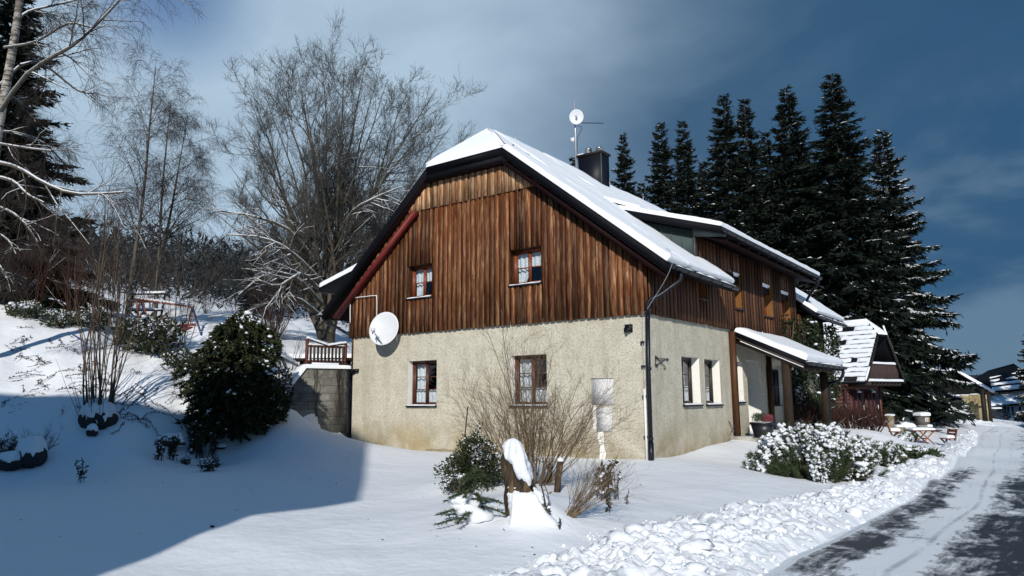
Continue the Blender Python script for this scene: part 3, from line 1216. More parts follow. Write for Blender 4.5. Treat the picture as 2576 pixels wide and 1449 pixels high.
def window(f, h, depth, frame_m, cols, rows, curt, name='window', parent=house, fw_=.055, snow_sill=True, sill_m='gutter', rev_m='plaster_smooth', sill_out=.07, fdepth=None):
    """window in an opening: reveal, frame with glazing bars, pane, curtain, sill"""
    u0, u1, z0, z1 = h
    r = MB()
    reveal(r, f, h, depth)
    w = r.build(name, M[rev_m], parent, tinted=True)

    def bx(mb, a, b, c_, d, o0, o1, t=.3):
        p, q = np.array(f(a, c_, o0)), np.array(f(b, d, o1))
        mb.box(np.minimum(p, q), np.maximum(p, q), t)
    o0, o1 = -depth, -depth+.06
    mb = MB()
    bx(mb, u0, u0+fw_, z0, z1, o0, o1)
    bx(mb, u1-fw_, u1, z0, z1, o0, o1)
    bx(mb, u0+fw_, u1-fw_, z0, z0+fw_, o0, o1)
    bx(mb, u0+fw_, u1-fw_, z1-fw_, z1, o0, o1)
    um = (u0+u1)/2
    s2 = .045
    # sash rails, set slightly back
    for a, b in ((u0+fw_, um), (um, u1-fw_)):
        bx(mb, a, a+s2, z0+fw_, z1-fw_, o0+.002, o1-.012)
        bx(mb, b-s2, b, z0+fw_, z1-fw_, o0+.002, o1-.014)
        bx(mb, a+s2, b-s2, z0+fw_, z0+fw_+s2, o0+.002, o1-.013)
        bx(mb, a+s2, b-s2, z1-fw_-s2, z1-fw_, o0+.002, o1-.013)
        zz = np.linspace(z0+fw_+s2, z1-fw_-s2, rows+1)[1:-1]
        for z in zz:
            bx(mb, a+s2, b-s2, z-.013, z+.013, o0+.004, o1-.02)
    bx(mb, um-.022, um+.022, z0+fw_, z1-fw_, o1-.011, o1+.006)
    mb.build('frame', M[frame_m], w)
    mb = MB().add([f(u0+fw_, z0+fw_, o0+.02), f(u1-fw_, z0+fw_, o0+.02), f(u1-fw_, z1-fw_, o0+.02), f(u0+fw_, z1-fw_, o0+.02)], [[0, 1, 2, 3]])
    mb.build('pane', M['glass'], w)
    # curtains
    mb = MB()

    def sheet(a, b, c_, d, wav=.02, n=40, off=-.06, taper=0.):
        g = []
        for z in np.linspace(0, 1, 7):
            row = []
            for k in range(n+1):
                t = k/n
                ua = a+(b-a)*t*(1-taper*(1-z)**1.5)
                zz = c_+(d-c_)*z
                if z == 0:
                    zz += .012*math.sin(t*n*1.2)
                row.append(f(ua, zz, o0+off-wav*math.sin(t*n*.9)))
            g.append(row)
        mb.grid(g)
    a, b, c_, d = u0+fw_, u1-fw_, z0+fw_, z1-fw_
    H_, Wd = d-c_, b-a
    if curt == 'upper':
        sheet(a, b, d-H_*.47, d)
        sheet(a, a+Wd*.42, c_, d-H_*.47, .03, 16, -.09, .55)
    elif curt == 'lower':
        sheet(a, b, c_+.02, c_+H_*.34, .025, 50)
        sheet(a, a+Wd*.36, c_+H_*.3, d, .035, 14, -.1, -.1)
    else:
        sheet(a, b, c_, c_+H_*.38, .02, 40)
        sheet(a, b, c_+H_*.42, d, .02, 30, -.1)
    mb.build('curtain', M['curtain'], w, smooth=True)
    mb = MB()
    p, q = np.array(f(u0-.02, z0-.035, -depth+.06)), np.array(f(u1+.02, z0+.004, sill_out))
    mb.box(np.minimum(p, q), np.maximum(p, q))
    mb.build('sill', M[sill_m], w)
    if snow_sill:
        mb = MB()
        g = []
        for t in np.linspace(0, 1, 9):
            row = []
            for k in range(19):
                u = u0+.015+(u1-u0-.03)*k/18
                e = min(t, 1-t)*2
                row.append(f(u, z0+.006+.045*min(1, e*1.6)*(.75+.35*noise.noise(Vector((u*5, z0, 1)))), -.09+(sill_out+.085)*t))
            g.append(row)
        mb.grid(g)
        mb.build('sill_snow', M['roof_snow'], w, smooth=True)
    return w


for h in OPEN_F:
    window(fF, h, .24, 'window_wood', 2, 3, 'lower')
for h in OPEN_S:
    window(fS, h, .27, 'dark_window_wood', 2, 3, 'both')
window(fS, OPEN_P[0], .27, 'dark_window_wood', 2, 3, 'both')
# windows in the boarded storey
fF2 = lambda u, z, o: (u, -.085-o, z)
fS2 = lambda u, z, o: (.085+o, u, z)
for h in UP_F:
    window(fF2, h, .26, 'window_red', 2, 2, 'upper', rev_m='boards', sill_m='gutter', sill_out=.05)
for k, h in enumerate(UP_S):
    window(fS2, h, .27, 'window_red', 2, 2, 'upper', rev_m='reveal_wood', sill_m='dark_window_wood', snow_sill=False, sill_out=.05)


def boards(f, u0, u1, zlo, zhi, holes, wid=(.115, .165), out=(.035, .085), seed=1, ragged=.012):
    """vertical board-on-board cladding; zlo/zhi functions of u"""
    rg = random.Random(seed)
    mb = MB()
    u = u0
    k = 0
    while u < u1-.02:
        w = rg.uniform(*wid)
        front = k % 2 == 1
        if not front:
            w *= .8
        a, b = u, min(u+w, u1)
        ea, eb = (a-.012, b+.012) if front else (a-.02, b+.02)
        o0, o1 = (out[0]+.024, out[1]) if front else (out[0], out[0]+.022)
        o1 += rg.uniform(-.006, .004)
        t = rg.random()
        lo, hi = zlo((a+b)/2)+rg.uniform(-ragged, ragged), (zhi(a), zhi(b))
        spans = [(lo, None)]
        for h in holes:
            if h[0] < (a+b)/2 < h[1]:
                spans = [(lo, h[2]), (h[3], None)]
        ea = max(ea, u0-.001)
        eb = min(eb, u1+.001)
        for h in holes:   # do not run into an opening
            for s0, s1 in spans:
                pass
            if (a+b)/2 <= h[0] < eb:
                eb = h[0]
            if ea < h[1] <= (a+b)/2:
                ea = h[1]
            if h[0] < (a+b)/2 < h[1]:
                ea, eb = max(ea, h[0]), min(eb, h[1])
        for s0, s1 in spans:
            za, zb = (hi if s1 is None else (s1, s1))
            if min(za, zb) < s0+.02:
                za, zb = max(za, s0+.02), max(zb, s0+.02)
            V = [f(ea, s0, o0), f(eb, s0, o0), f(eb, s0, o1), f(ea, s0, o1), f(ea, za, o0), f(eb, zb, o0), f(eb, zb, o1), f(ea, za, o1)]
            mb.add(V, BOXF, t)
        u = b
        k += 1
    return mb


LEDGE = 6.95
gz = lambda u: min(soff(u)+.03, LEDGE)
mb = boards(fF, -10.12, .05, lambda u: 3.31, gz, UP_F, seed=3, wid=(.080, .112), out=(.03, .098))
clad = mb.build('gable_boards', M['boards'], house, tinted=True)
gxr = (4.985-.26-LEDGE)/.796
gxl = (LEDGE+.26-9.204)/.867-5.3
mb = boards(fF, gxl, gxr, lambda u: LEDGE-.05, lambda u: min(soff(u)+.03, 8.3), [], wid=(.115, .15), out=(.085, .14), seed=8)
mb.build('gable_top_boards', M['boards_worn'], house, tinted=True)
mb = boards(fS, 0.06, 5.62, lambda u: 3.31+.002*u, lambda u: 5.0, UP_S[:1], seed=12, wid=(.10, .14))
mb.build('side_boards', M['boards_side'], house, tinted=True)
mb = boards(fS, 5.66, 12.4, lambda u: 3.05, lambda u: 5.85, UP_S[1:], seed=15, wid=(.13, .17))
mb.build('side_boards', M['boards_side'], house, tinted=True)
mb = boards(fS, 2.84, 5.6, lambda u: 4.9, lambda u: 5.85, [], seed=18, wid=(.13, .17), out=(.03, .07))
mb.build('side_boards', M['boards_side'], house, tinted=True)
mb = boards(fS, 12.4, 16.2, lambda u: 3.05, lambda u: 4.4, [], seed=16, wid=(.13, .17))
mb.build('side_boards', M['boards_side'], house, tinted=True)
MB().box((.085, 5.62, 3.2), (.10, 5.70, 5.0), .3).build('corner_board', M['boards_side'], house, tinted=True)
MB().box((-10.13, -.09, 3.3), (-10.06, -.03, 4.2), .5).build('corner_board', M['boards_side'], house, tinted=True)
# boarded flank at the left corner, over the terrace
mb = boards(lambda u, z, o: (-10-o, u, z), -.03, 16.2, lambda u: 2.36, lambda u: 4.3, [], seed=22)
mb.build('side_boards', M['boards'], house, tinted=True)

# ---- roof
T = .30


def roof_strip(mb, xa, xb, ya, yb, zf, t):
    xs = np.linspace(xa, xb, 6)
    P = [(x, zf(x)) for x in xs]
    lo = [(x, z-t) for x, z in P][::-1]
    poly = [(x, ya, z) for x, z in P+lo]
    mb.prism(poly, (0, yb-ya, 0))


mb = MB()
top = [(ER, YF), (ER, 3.85), (0, 3.85), (0, YE), (XR, YE), (XR, YB), (HR, YF)]
mb.prism([(x, y, zt(x)-.22) for x, y in top], (0, 0, .22))
top = [(EL, YF), (HL, YF), (XR, YB), (XR, YE), (EL, YE)]
mb.prism([(x, y, zt(x)-.22) for x, y in top], (0, 0, .22))
mb.prism([(x, y, zt(x)-.22) for x, y in [(ER, 12.45), (ER, YE), (0, YE), (0, 12.45)]], (0, 0, .22))
mb.prism([np.array(p) for p in [(HR, YF, ZH-.22), (HL, YF, ZH-.22), (XR, YB, zt(XR)-.22)]], (0, 0, .216))
roof = mb.build('roof', M['roof'], house)
# barge boards and soffits
mb = MB()
for a, b in ((ER-.02, HR), (EL+.02, HL)):
    mb.prism([(a, YF+.02, zt(a)-.21), (b, YF+.02, zt(b)-.21), (b, YF+.02, zt(b)-.27), (a, YF+.02, zt(a)-.27)], (0, .045, 0))
mb.prism([(HR, YF+.015, ZH-.21), (HL, YF+.015, ZH-.21), (HL, YF+.015, ZH-.38), (HR, YF+.015, ZH-.38)], (0, .045, 0))
mb.build('barge_board', M['roof'], house)
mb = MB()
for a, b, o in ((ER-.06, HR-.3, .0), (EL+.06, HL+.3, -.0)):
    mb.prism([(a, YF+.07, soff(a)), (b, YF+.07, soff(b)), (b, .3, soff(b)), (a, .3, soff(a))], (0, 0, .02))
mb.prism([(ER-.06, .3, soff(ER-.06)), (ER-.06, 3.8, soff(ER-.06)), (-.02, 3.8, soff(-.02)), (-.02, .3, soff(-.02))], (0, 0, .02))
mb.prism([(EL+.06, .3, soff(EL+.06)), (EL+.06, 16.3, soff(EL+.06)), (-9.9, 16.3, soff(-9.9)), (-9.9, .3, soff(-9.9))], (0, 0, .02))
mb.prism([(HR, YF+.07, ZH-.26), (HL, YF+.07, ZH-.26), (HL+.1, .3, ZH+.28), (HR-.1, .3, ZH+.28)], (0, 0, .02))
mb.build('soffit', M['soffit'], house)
# red fly rafter under the left verge
p, q = ony(-.26, 1046, 533), ony(-.26, 845, 800)
mb = MB().beam(p, q, .10, .20, (0, -1, 0))
mb.build('rafter', M['red_wood'], house)
# its twin under the right verge and the half-hip, coloured near-black to paint in the shade
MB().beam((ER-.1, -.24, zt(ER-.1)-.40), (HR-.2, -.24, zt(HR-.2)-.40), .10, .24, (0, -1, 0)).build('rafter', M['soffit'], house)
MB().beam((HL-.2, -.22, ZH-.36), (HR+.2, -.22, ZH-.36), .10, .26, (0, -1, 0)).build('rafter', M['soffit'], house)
# tile ends along the right eave
for a, b in ((YF+.1, 3.6), (12.6, YE-.1)):
    mb = MB()
    for y in np.arange(a, b, .21):
        mb.obox((ER+.03, y, zt(ER+.03)-.03), (.06, 0, -.047), (0, .095, 0), (.012, 0, .015))
    mb.build('tile_edge', M['roof'], roof)


def snow_sheet(mb, P00, P10, P11, P01, na, nb, thick, n, seed=0., amp=.25, edge=.12, keep=None):
    """snow lying on the quad P00..P01; edges rounded down to the surface"""
    P00, P10, P11, P01 = (np.asarray(p, float) for p in (P00, P10, P11, P01))
    n = np.asarray(n, float)
    la = np.linalg.norm(P10-P00)
    lb = np.linalg.norm(P01-P00)

    def ts(L, k):
        e = min(edge/L, .2)
        return np.r_[0, 0, e*.15, e*.5, np.linspace(e, 1-e, k), 1-e*.5, 1-e*.15, 1, 1]
    A, B = ts(la, na), ts(lb, nb)
    g = []
    for i, a in enumerate(A):
        row = []
        for j, b in enumerate(B):
            p = P00*(1-a)*(1-b)+P10*a*(1-b)+P11*a*b+P01*(1-a)*b
            e = min(min(a, 1-a)*la, min(b, 1-b)*lb)
            k = math.sqrt(max(0, 1-(1-min(1, e/edge))**2))
            if i in (0, len(A)-1) or j in (0, len(B)-1):
                h = -.02
            else:
                h = thick*(.55+.45*k)*(1+amp*noise.noise(Vector((p[0]*.9+seed, p[1]*.9, p[2]*.9)))+.10*noise.noise(Vector((p[0]*4+seed, p[1]*4, p[2]*4))))
            row.append(p+n*h)
        g.append(row)
    mb.grid(g)


nR = unit((.796, 0, 1))
nL = unit((-.867, 0, 1))
Z = lambda x, y: (x, y, zt(x)+.004)
mb = MB()
hx = HR
snow_sheet(mb, Z(ER-.01, YF), Z(hx, YF), Z(hx, YB), Z(ER-.01, YB), 30, 8, .13, nR, 1., edge=.1)
for q3 in (0., .5, 1.):
    pass
h0_, h1_, h2_ = np.array(Z(hx, YF)), np.array(Z((hx+XR)/2, (YF+YB)/2)), np.array(Z(XR, YB))
mb.grid([[h0_+nR*.12, h1_+nR*.13+np.array([0, 0, .02]), h2_+np.array([0, 0, .15])], [np.array(Z(hx, YB+.1))+nR*.125, np.array(Z((hx+XR)/2, YB+.1))+nR*.125, np.array(Z(XR, YB+.1))+np.array([0, 0, .14])]])
snow_sheet(mb, Z(ER-.01, YB-.25), Z(XR+.02, YB-.02), Z(XR+.02, 3.8), Z(ER-.01, 3.84), 40, 24, .14, nR, 2., edge=.1)
snow_sheet(mb, Z(-.02, 3.5), Z(XR+.02, 3.5), Z(XR+.02, YE), Z(-.02, YE), 30, 40, .14, nR, 3., edge=.1)
snow_sheet(mb, Z(ER-.01, 12.5), Z(-.3, 12.5), Z(-.3, YE), Z(ER-.01, YE), 10, 20, .15, nR, 4., edge=.1)
# left slope
snow_sheet(mb, Z(EL+.01, YF+.05), Z(HL, YF+.02), Z(HL, YE), Z(EL+.01, YE), 20, 30, .045, nL, 5., edge=.08)
snow_sheet(mb, Z(HL-.1, YB-.5), Z(XR, YB), Z(XR, YE), Z(HL-.1, YE), 10, 30, .11, nL, 6., edge=.06)
# hip
nH = unit((0, -.85, 1))
tri = []
for a in np.linspace(0, 1, 14):
    row = []
    for b in np.linspace(0, 1, 20):
        x = (HR+.02+(XR-HR-.02)*a)*(1-b)+(HL-.02+(XR-HL+.02)*a)*b
        y = YF-.03+(YB-YF+.06)*a
        z = ZH+(zt(XR)-ZH)*a
        e = min(a*1.6, 1)*1.6
        h = .13*min(1, .55+min(1, e*2)*.45)
        if a == 0:
            h = -.01
        row.append(np.array((x, y, z))+nH*h)
    tri.append(row)
mb.grid(tri)
# soft ridge
ys = np.linspace(YB-.05, YE, 50)
mb.grid([[(XR+x, y, zt(XR)+.145-.83*math.sqrt(x*x+.0064)+.02*noise.noise(Vector((y, x, 0)))) for x in np.linspace(-.7, .7, 15)] for y in ys])
# hips rounded
for sx_ in (HR, HL):
    mb.tube([(sx_, YF, ZH+.06), ((sx_+XR)/2, (YF+YB)/2, (ZH+zt(XR))/2+.06), (XR, YB, zt(XR)+.06)], [.06, .085, .09], 8)
mb.build('snow', M['roof_snow'], roof, smooth=True)


# ---- gutters and pipes
def gutter(mb, p, q, r=.075):
    p, q = np.asarray(p, float), np.asarray(q, float)
    t = unit(q-p)
    sd = unit(np.cross(t, (0, 0, 1)))
    g = []
    for e in (p, q):
        g.append([e+sd*r*math.cos(a)+np.array([0, 0, r*math.sin(a)]) for a in np.linspace(PI, 2*PI, 9)])
    mb.grid(g)
    gi = [[e+sd*(r-.008)*math.cos(a)+np.array([0, 0, (r-.008)*math.sin(a)]) for a in np.linspace(PI, 2*PI, 9)] for e in (p, q)]
    mb.grid(gi)
    for e in (p, q):
        mb.prism([e+sd*r*math.cos(a)+np.array([0, 0, r*math.sin(a)]) for a in np.linspace(PI, 2*PI, 9)], t*.006)
    n = max(2, int(np.linalg.norm(q-p)/.75))
    for k in range(n+1):
        c_ = p+(q-p)*(k+.3)/(n+1)
        mb.tube([c_+sd*(r+.008)*math.cos(a)+np.array([0, 0, (r+.008)*math.sin(a)]) for a in np.linspace(PI, 2*PI, 9)], .007, 4)
    for s_ in (1, -1):
        mb.tube([p+sd*s_*r, q+sd*s_*r], .011, 6)


def gutter_snow(mb, p, q, r=.075, h=.075):
    p, q = np.asarray(p, float), np.asarray(q, float)
    t = unit(q-p)
    sd = unit(np.cross(t, (0, 0, 1)))
    g = []
    for a in np.linspace(0, 1, 50):
        hh = h*(.6+.6*noise.noise(Vector((a*11+p[1], p[2], 0)))+.2)*min(1, min(a, 1-a)*18+.3)
        g.append([p+(q-p)*a+sd*(r-.004)*math.cos(b)+np.array([0, 0, hh*math.sin(b)-.005]) for b in np.linspace(0, PI, 9)])
    mb.grid(g)


GX = .80
g0, g1 = (GX, YF-.02, 4.31), (GX, 3.90, 4.29)
mb = MB()
gutter(mb, g0, g1)
gut = mb.build('gutter', M['gutter'], house, smooth=True)
mb = MB()
gutter_snow(mb, g0, g1)
mb.build('snow', M['roof_snow'], gut, smooth=True)
mb = MB()
gutter(mb, (GX, 12.5, 4.27), (GX, YE+.02, 4.25))
gut2 = mb.build('gutter', M['gutter'], house, smooth=True)
mb = MB()
gutter_snow(mb, (GX, 12.5, 4.27), (GX, YE+.02, 4.25))
mb.build('snow', M['roof_snow'], gut2, smooth=True)
mb = MB()
gutter(mb, (EL-.08, YF-.02, 4.08), (EL-.08, YE, 4.08))
mb.build('gutter', M['gutter'], house, smooth=True)
# main downpipe at the corner
mb = MB()
pp = smooth_path([(GX-.02, .22, 4.20), (GX-.04, .22, 4.06), (GX-.2, .15, 3.93), (.36, -.02, 3.72), (.16, -.12, 3.62), (.10, -.14, 3.50), (.09, -.14, 3.35)], 22)
mb.tube(pp, .05, 10)
mb.tube([(.09, -.14, 3.36), (.055, -.14, 2.), (.05, -.14, .35)], .052, 12)
mb.tube([(.05, -.14, .42), (.05, -.14, -.1)], .064, 12)
for z in (.5, 2.05, 3.2):
    mb.tube([(.055+.012*(z-.5), -.14, z-.03), (.055+.012*(z-.5), -.14, z+.03)], .058, 12)
    mb.beam((.07, -.12, z), (.03, 0, z), .03, .02)
mb.build('downpipe', M['gutter'], house, smooth=True)
# lightning conductor and white pipe on the corner
mb = MB().tube([(-.09, -.07, -.05), (-.09, -.07, 1.6)], .03, 8)
wp = mb.build('white_pipe', M['white_pipe'], house, smooth=True)
for z in (.52, 1.42, 2.1, 2.65):
    mb = MB().beam((-.10, -.09, z), (-.10, .0, z), .018, .018).beam((-.15, -.075, z+.01), (-.05, -.075, z+.01), .016, .05)
    mb.build('pipe_clip', M['gutter'], house)
mb = MB()
mb.tube(smooth_path([(.86, -.72, 4.62), (.98, -.74, 4.52), (.98, -.7, 4.28), (.70, -.5, 3.95), (.20, -.22, 3.50), (.06, -.17, 3.36), (-.05, -.10, 3.28), (-.09, -.075, 2.9), (-.09, -.075, 1.55)], 46), .007, 5)
mb.build('cable', M['galv'], house)
# ---- dormer on the right slope
dg0, dg1 = np.array((.96, 2.55, 5.66)), np.array((.96, 12.5, 5.66))
xm, zm = -1.95, zt(-1.95)+.12
sl_ = (zm-5.74)/(.92-xm)


def zd(x):
    return 5.74+sl_*(.92-x)


mb = MB().prism([(.08, 2.84, 4.85), (.08, 2.84, zd(.08)-.22), (-2.2, 2.84, zd(-2.2)-.22), (-2.2, 2.84, zt(-2.2)-.1), (-1., 2.84, zt(-1.)-.1)], (0, .06, 0))
for x in np.arange(-1.75, .05, .30):
    z0, z1 = zt(x)+.05, zd(x)-.2
    if z1 > z0+.03:
        mb.beam((x, 2.832, z0), (x, 2.832, z1), .022, .02, (0, 1, 0))
mb.prism([(.08, 2.80, 5.62), (.95, 2.80, 5.50), (.95, 2.80, 5.68), (.08, 2.80, 5.86), ], (0, .04, 0))
mb.box((.07, 2.79, 4.98), (.12, 2.85, 5.62))
dorm = mb.build('dormer', M['cheek'], house)
mb = MB().prism([(.94, 2.52, zd(.94)-.18), (.94, 2.52, zd(.94)), (xm-.35, 2.52, zd(xm-.35)), (xm-.35, 2.52, zd(xm-.35)-.18)], (0, 10., 0))
mb.prism([(.94, 2.53, zd(.94)-.20), (.94, 2.53, zd(.94)-.14), (xm, 2.53, zd(xm)-.14), (xm, 2.53, zd(xm)-.20)], (0, .03, 0))
dr = mb.build('dormer_roof', M['roof'], dorm)
mb = MB()
nD = unit((sl_, 0, 1))
q = lambda x, y: (x, y, zd(x)+.003)
snow_sheet(mb, q(.93, 2.56), q(xm-.4, 2.56), q(xm-.4, 12.5), q(.93, 12.5), 24, 50, .13, nD, 9., edge=.12)
snow_sheet(mb, (xm+.55, 2.6, zt(xm+.55)+.5), (xm-.6, 2.45, zt(xm-.6)+.06), (xm-.6, 12.4, zt(xm-.6)+.06), (xm+.55, 12.4, zt(xm+.55)+.5), 10, 30, .10, nR, 10., edge=.3)
mb.build('dormer_snow', M['roof_snow'], dorm, smooth=True)
mb = MB()
gutter(mb, dg0, dg1)
mb.tube(smooth_path([dg1+np.array([-.02, -.35, -.05]), dg1+np.array([-.03, -.33, -.25]), dg1+np.array([-.25, -.2, -.45]), (.45, 12.55, 4.95), (.35, 12.6, 4.75)], 16), .05, 9)
mb.build('dormer_gutter', M['gutter'], dorm, smooth=True)
mb = MB()
gutter_snow(mb, dg0, dg1, h=.06)
mb.build('dormer_snow', M['roof_snow'], dorm, smooth=True)
# boards closing the far side and rafters under the dormer eave, near-black as painted-in shade
mb = MB()
for y in np.arange(3.1, 12.4, .85):
    mb.beam((.02, y, zd(.0)-.26), (.9, y, zd(.9)-.24), .09, .13)
mb.box((.03, 2.86, 5.55), (.06, 12.4, 5.95))
mb.prism([(.06, 12.42, 3.05), (.06, 12.42, zd(.06)-.2), (-2., 12.42, zd(-2.)-.2), (-2, 12.42, 3.05)], (0, .05, 0))
mb.prism([(.10, 2.9, zd(.10)-.34), (.90, 2.9, zd(.90)-.32), (.90, 2.9, zd(.90)-.30), (.10, 2.9, zd(.10)-.32)], (0, 9.5, 0))  # dark panel added below the rafters, stands in for the eave's shade
mb.build('rafter', M['soffit'], dorm, tinted=True)

# small dormer on the far slope, only its snowy eave shows past the verge
ep = ony(1.2, 797, 731)
ex, ey, zl_ = ep[0]+.1, 1.2, ep[2]
rd = MB().prism([(ex, ey, zl_-.02), (ex, ey, zl_+.09), (-9.6, ey, zl_+1.0), (-9.6, ey, zl_+.85)], (0, 4, 0)).build('rear_dormer', M['roof'], house)
mb = MB()
snow_sheet(mb, (ex+.05, ey, zl_+.11), (-9.6, ey, zl_+1.02), (-9.6, ey+3.9, zl_+1.02), (ex+.05, ey+3.9, zl_+.11), 14, 24, .20, unit((-.32, 0, 1)), 13., edge=.25)
mb.build('snow', M['roof_snow'], rd, smooth=True)
mb = MB()
gutter(mb, (ex-.07, ey-.02, zl_+.02), (ex-.07, ey+4, zl_+.02))
rg_ = mb.build('gutter', M['gutter'], rd, smooth=True)
# corner lamp under the left eave and pipe
mb = MB()
a_, b_ = onpl((-10.6, 0, 0), np.array([.8, .6, 0]), 835, 812), np.array((-10.1, .02, 3.55))
mb.tube(smooth_path([(-11.15, -.2, 4.0), (-11.1, -.18, 3.85), (-10.8, -.1, 3.72), (-10.2, .05, 3.40)], 14), .045, 8)
mb.build('downpipe', M['gutter'], house, smooth=True)
mb = MB()
lp = ony(YF, 806, 793)
mb.grid([[lp+np.array([r_*math.cos(t), r_*math.sin(t), z]) for t in np.linspace(0, 2*PI, 13)] for r_, z in ((.015, .10), (.05, .06), (.12, 0.))])
mb.tube([lp+np.array([0, 0, .1]), lp+np.array([0.1, .1, .2])], .012, 6)
mb.tube([lp+np.array([.03, 0, 0]), lp+np.array([.03, 0, -.28])], .006, 5)
mb.build('eave_lamp', M['galv'], house, smooth=True)
# cable conduit bow over the dish
mb = MB()
mb.tube(smooth_path([ony(-.16, 881, 812), ony(-.16, 882, 762), ony(-.16, 892, 750), ony(-.16, 920, 746), ony(-.16, 942, 744), ony(-.16, 948, 752), ony(-.16, 947, 830)], 40), .014, 6)
mb.build('conduit', M['white_pipe'], house, smooth=True)

# ---- chimney
ch = MB().box((-5.32, 6., 8.2), (-4.4, 6.56, 9.80)).build('chimney', M['chimney'], house)
MB().box((-5.37, 5.95, 9.80), (-4.35, 6.61, 9.87)).build('cap', M['old_wood'], ch)
MB().box((-4.425, 5.985, 8.3), (-4.385, 6.015, 9.8)).build('corner_trim', M['cheek'], ch)
for x, y in ((-5.02, 6.22), (-4.66, 6.34)):
    mb = MB()
    g = [[(x+r_*math.cos(t), y+r_*math.sin(t), z) for t in np.linspace(0, 2*PI, 21)] for r_, z in ((.115, 9.86), (.115, 10.06), (.125, 10.065), (.125, 10.11), (.10, 10.11), (.10, 9.95))]
    mb.grid(g)
    mb.build('flue', M['steel'], ch, smooth=True)
mb = MB()
snow_sheet(mb, (-5.34, 5.97, 9.872), (-5.1, 5.97, 9.872), (-5.1, 6.5, 9.872), (-5.34, 6.5, 9.872), 6, 6, .05, (0, 0, 1), 3, edge=.1)
mb.build('snow', M['roof_snow'], ch, smooth=True)
# small lightning rods along the ridge
for y in (2.2, 8.2, 11.):
    MB().tube([(XR+.02, y, 9.05), (XR+.02, y, 9.62)], .012, 5).build('lightning_rod', M['galv'], house)

# ---- porch on the long side
PX, PY0, PY1 = 2.03, 5.42, 9.9
zp = lambda x: 3.30-.47*(x-.06)
por = MB().prism([(.06, PY0, zp(.06)), (PX, PY0, zp(PX)), (PX, PY0, zp(PX)-.20), (.06, PY0, zp(.06)-.20)], (0, PY1-PY0, 0)).build('porch_roof', M['roof'], house)
mb = MB()
snow_sheet(mb, (.10, PY0+.08, zp(.10)+.003), (PX, PY0+.08, zp(PX)+.003), (PX, PY1, zp(PX)+.003), (.10, PY1, zp(.10)+.003), 16, 30, .17, unit((.47, 0, 1)), 21., edge=.22)
mb.build('snow', M['roof_snow'], por, smooth=True)
mb = MB()
snow_sheet(mb, (.30, PY0-.045, zp(.30)-.20), (PX-.04, PY0-.045, zp(PX-.04)-.20), (PX-.04, PY0-.002, zp(PX-.04)-.20), (.30, PY0-.002, zp(.3)-.20), 16, 3, .035, unit((.47, 0, 1)), 22., edge=.03)
mb.build('snow', M['roof_snow'], por, smooth=True)
mb = MB()
mb.prism([(.06, PY0+.02, zp(.06)-.205), (PX-.05, PY0+.02, zp(PX-.05)-.205), (PX-.05, PY0+.02, zp(PX-.05)-.30), (.06, PY0+.02, zp(.06)-.34)], (0, .09, 0), .3)
mb.box((1.40, PY0+.12, 2.36), (1.56, PY1-.05, 2.52), .6)
for y in np.arange(PY0+.6, PY1-.2, .75):
    mb.beam((.08, y, zp(.08)-.27), (PX-.1, y, zp(PX-.1)-.27), .08, .12, tint=.4)
mb.prism([(.05, PY0-.06, zp(.05)-.14), (PX-.02, PY0-.06, zp(PX-.02)-.14), (PX-.02, PY0-.06, zp(PX-.02)-.19), (.05, PY0-.06, zp(.05)-.19)], (0, .075, 0), .5)
mb.build('porch_beam', M['old_wood'], house, tinted=True)
mb = MB()
gutter(mb, (PX+.06, PY0-.05, zp(PX)-.06), (PX+.06, PY1+.05, zp(PX)-.08))
mb.tube(smooth_path([(PX+.06, PY1-.3, zp(PX)-.12), (PX+.05, PY1-.3, zp(PX)-.3), (PX-.1, PY1-.25, zp(PX)-.5), (1.62, PY1-.1, 1.8), (1.56, PY1-.05, 1.6), (1.55, PY1-.05, .3)], 24), .05, 9)
pg = mb.build('porch_gutter', M['gutter'], house, smooth=True)
mb = MB()
gutter_snow(mb, (PX+.06, PY0-.05, zp(PX)-.06), (PX+.06, PY1+.05, zp(PX)-.08), h=.07)
mb.build('snow', M['roof_snow'], pg, smooth=True)


def post(x, y, z0, z1, m_, w=.15, foot=True):
    mb = MB().box((x-w/2, y-w/2, z0), (x+w/2, y+w/2, z1), random.random())
    mb.build('post', M[m_], house, tinted=True)


post(.09, 5.33, .33, 3.26, 'post_wood', .15)
post(.09, 8.62, .32, 2.9, 'post_wood', .14)
post(1.48, PY0+.14, .25, 2.40, 'dark_post', .20)
post(1.48, PY1-.2, .25, 2.40, 'dark_post', .20)
mb = MB()
mb.prism([(1.48-.04, PY0+.28, 1.95), (1.48-.04, PY0+.75, 2.36), (1.48-.04, PY0+.62, 2.36), (1.48-.04, PY0+.22, 2.02)], (.08, 0, 0), .4)
mb.build('brace', M['old_wood'], house, tinted=True)
mb = MB().box((.02, 5.24, .1), (1.7, 10.1, .24)).box((-.02, 5.2, .0), (.5, 5.5, .30))
mb.build('porch_floor', M['concrete'], house)
for y in (5.33, 8.62):
    MB().tube([(.09, y, .23), (.09, y, .34)], .03, 8).box((0.02, y-.07, .30), (.16, y+.07, .325)).build('post_foot', M['black_metal'], house)
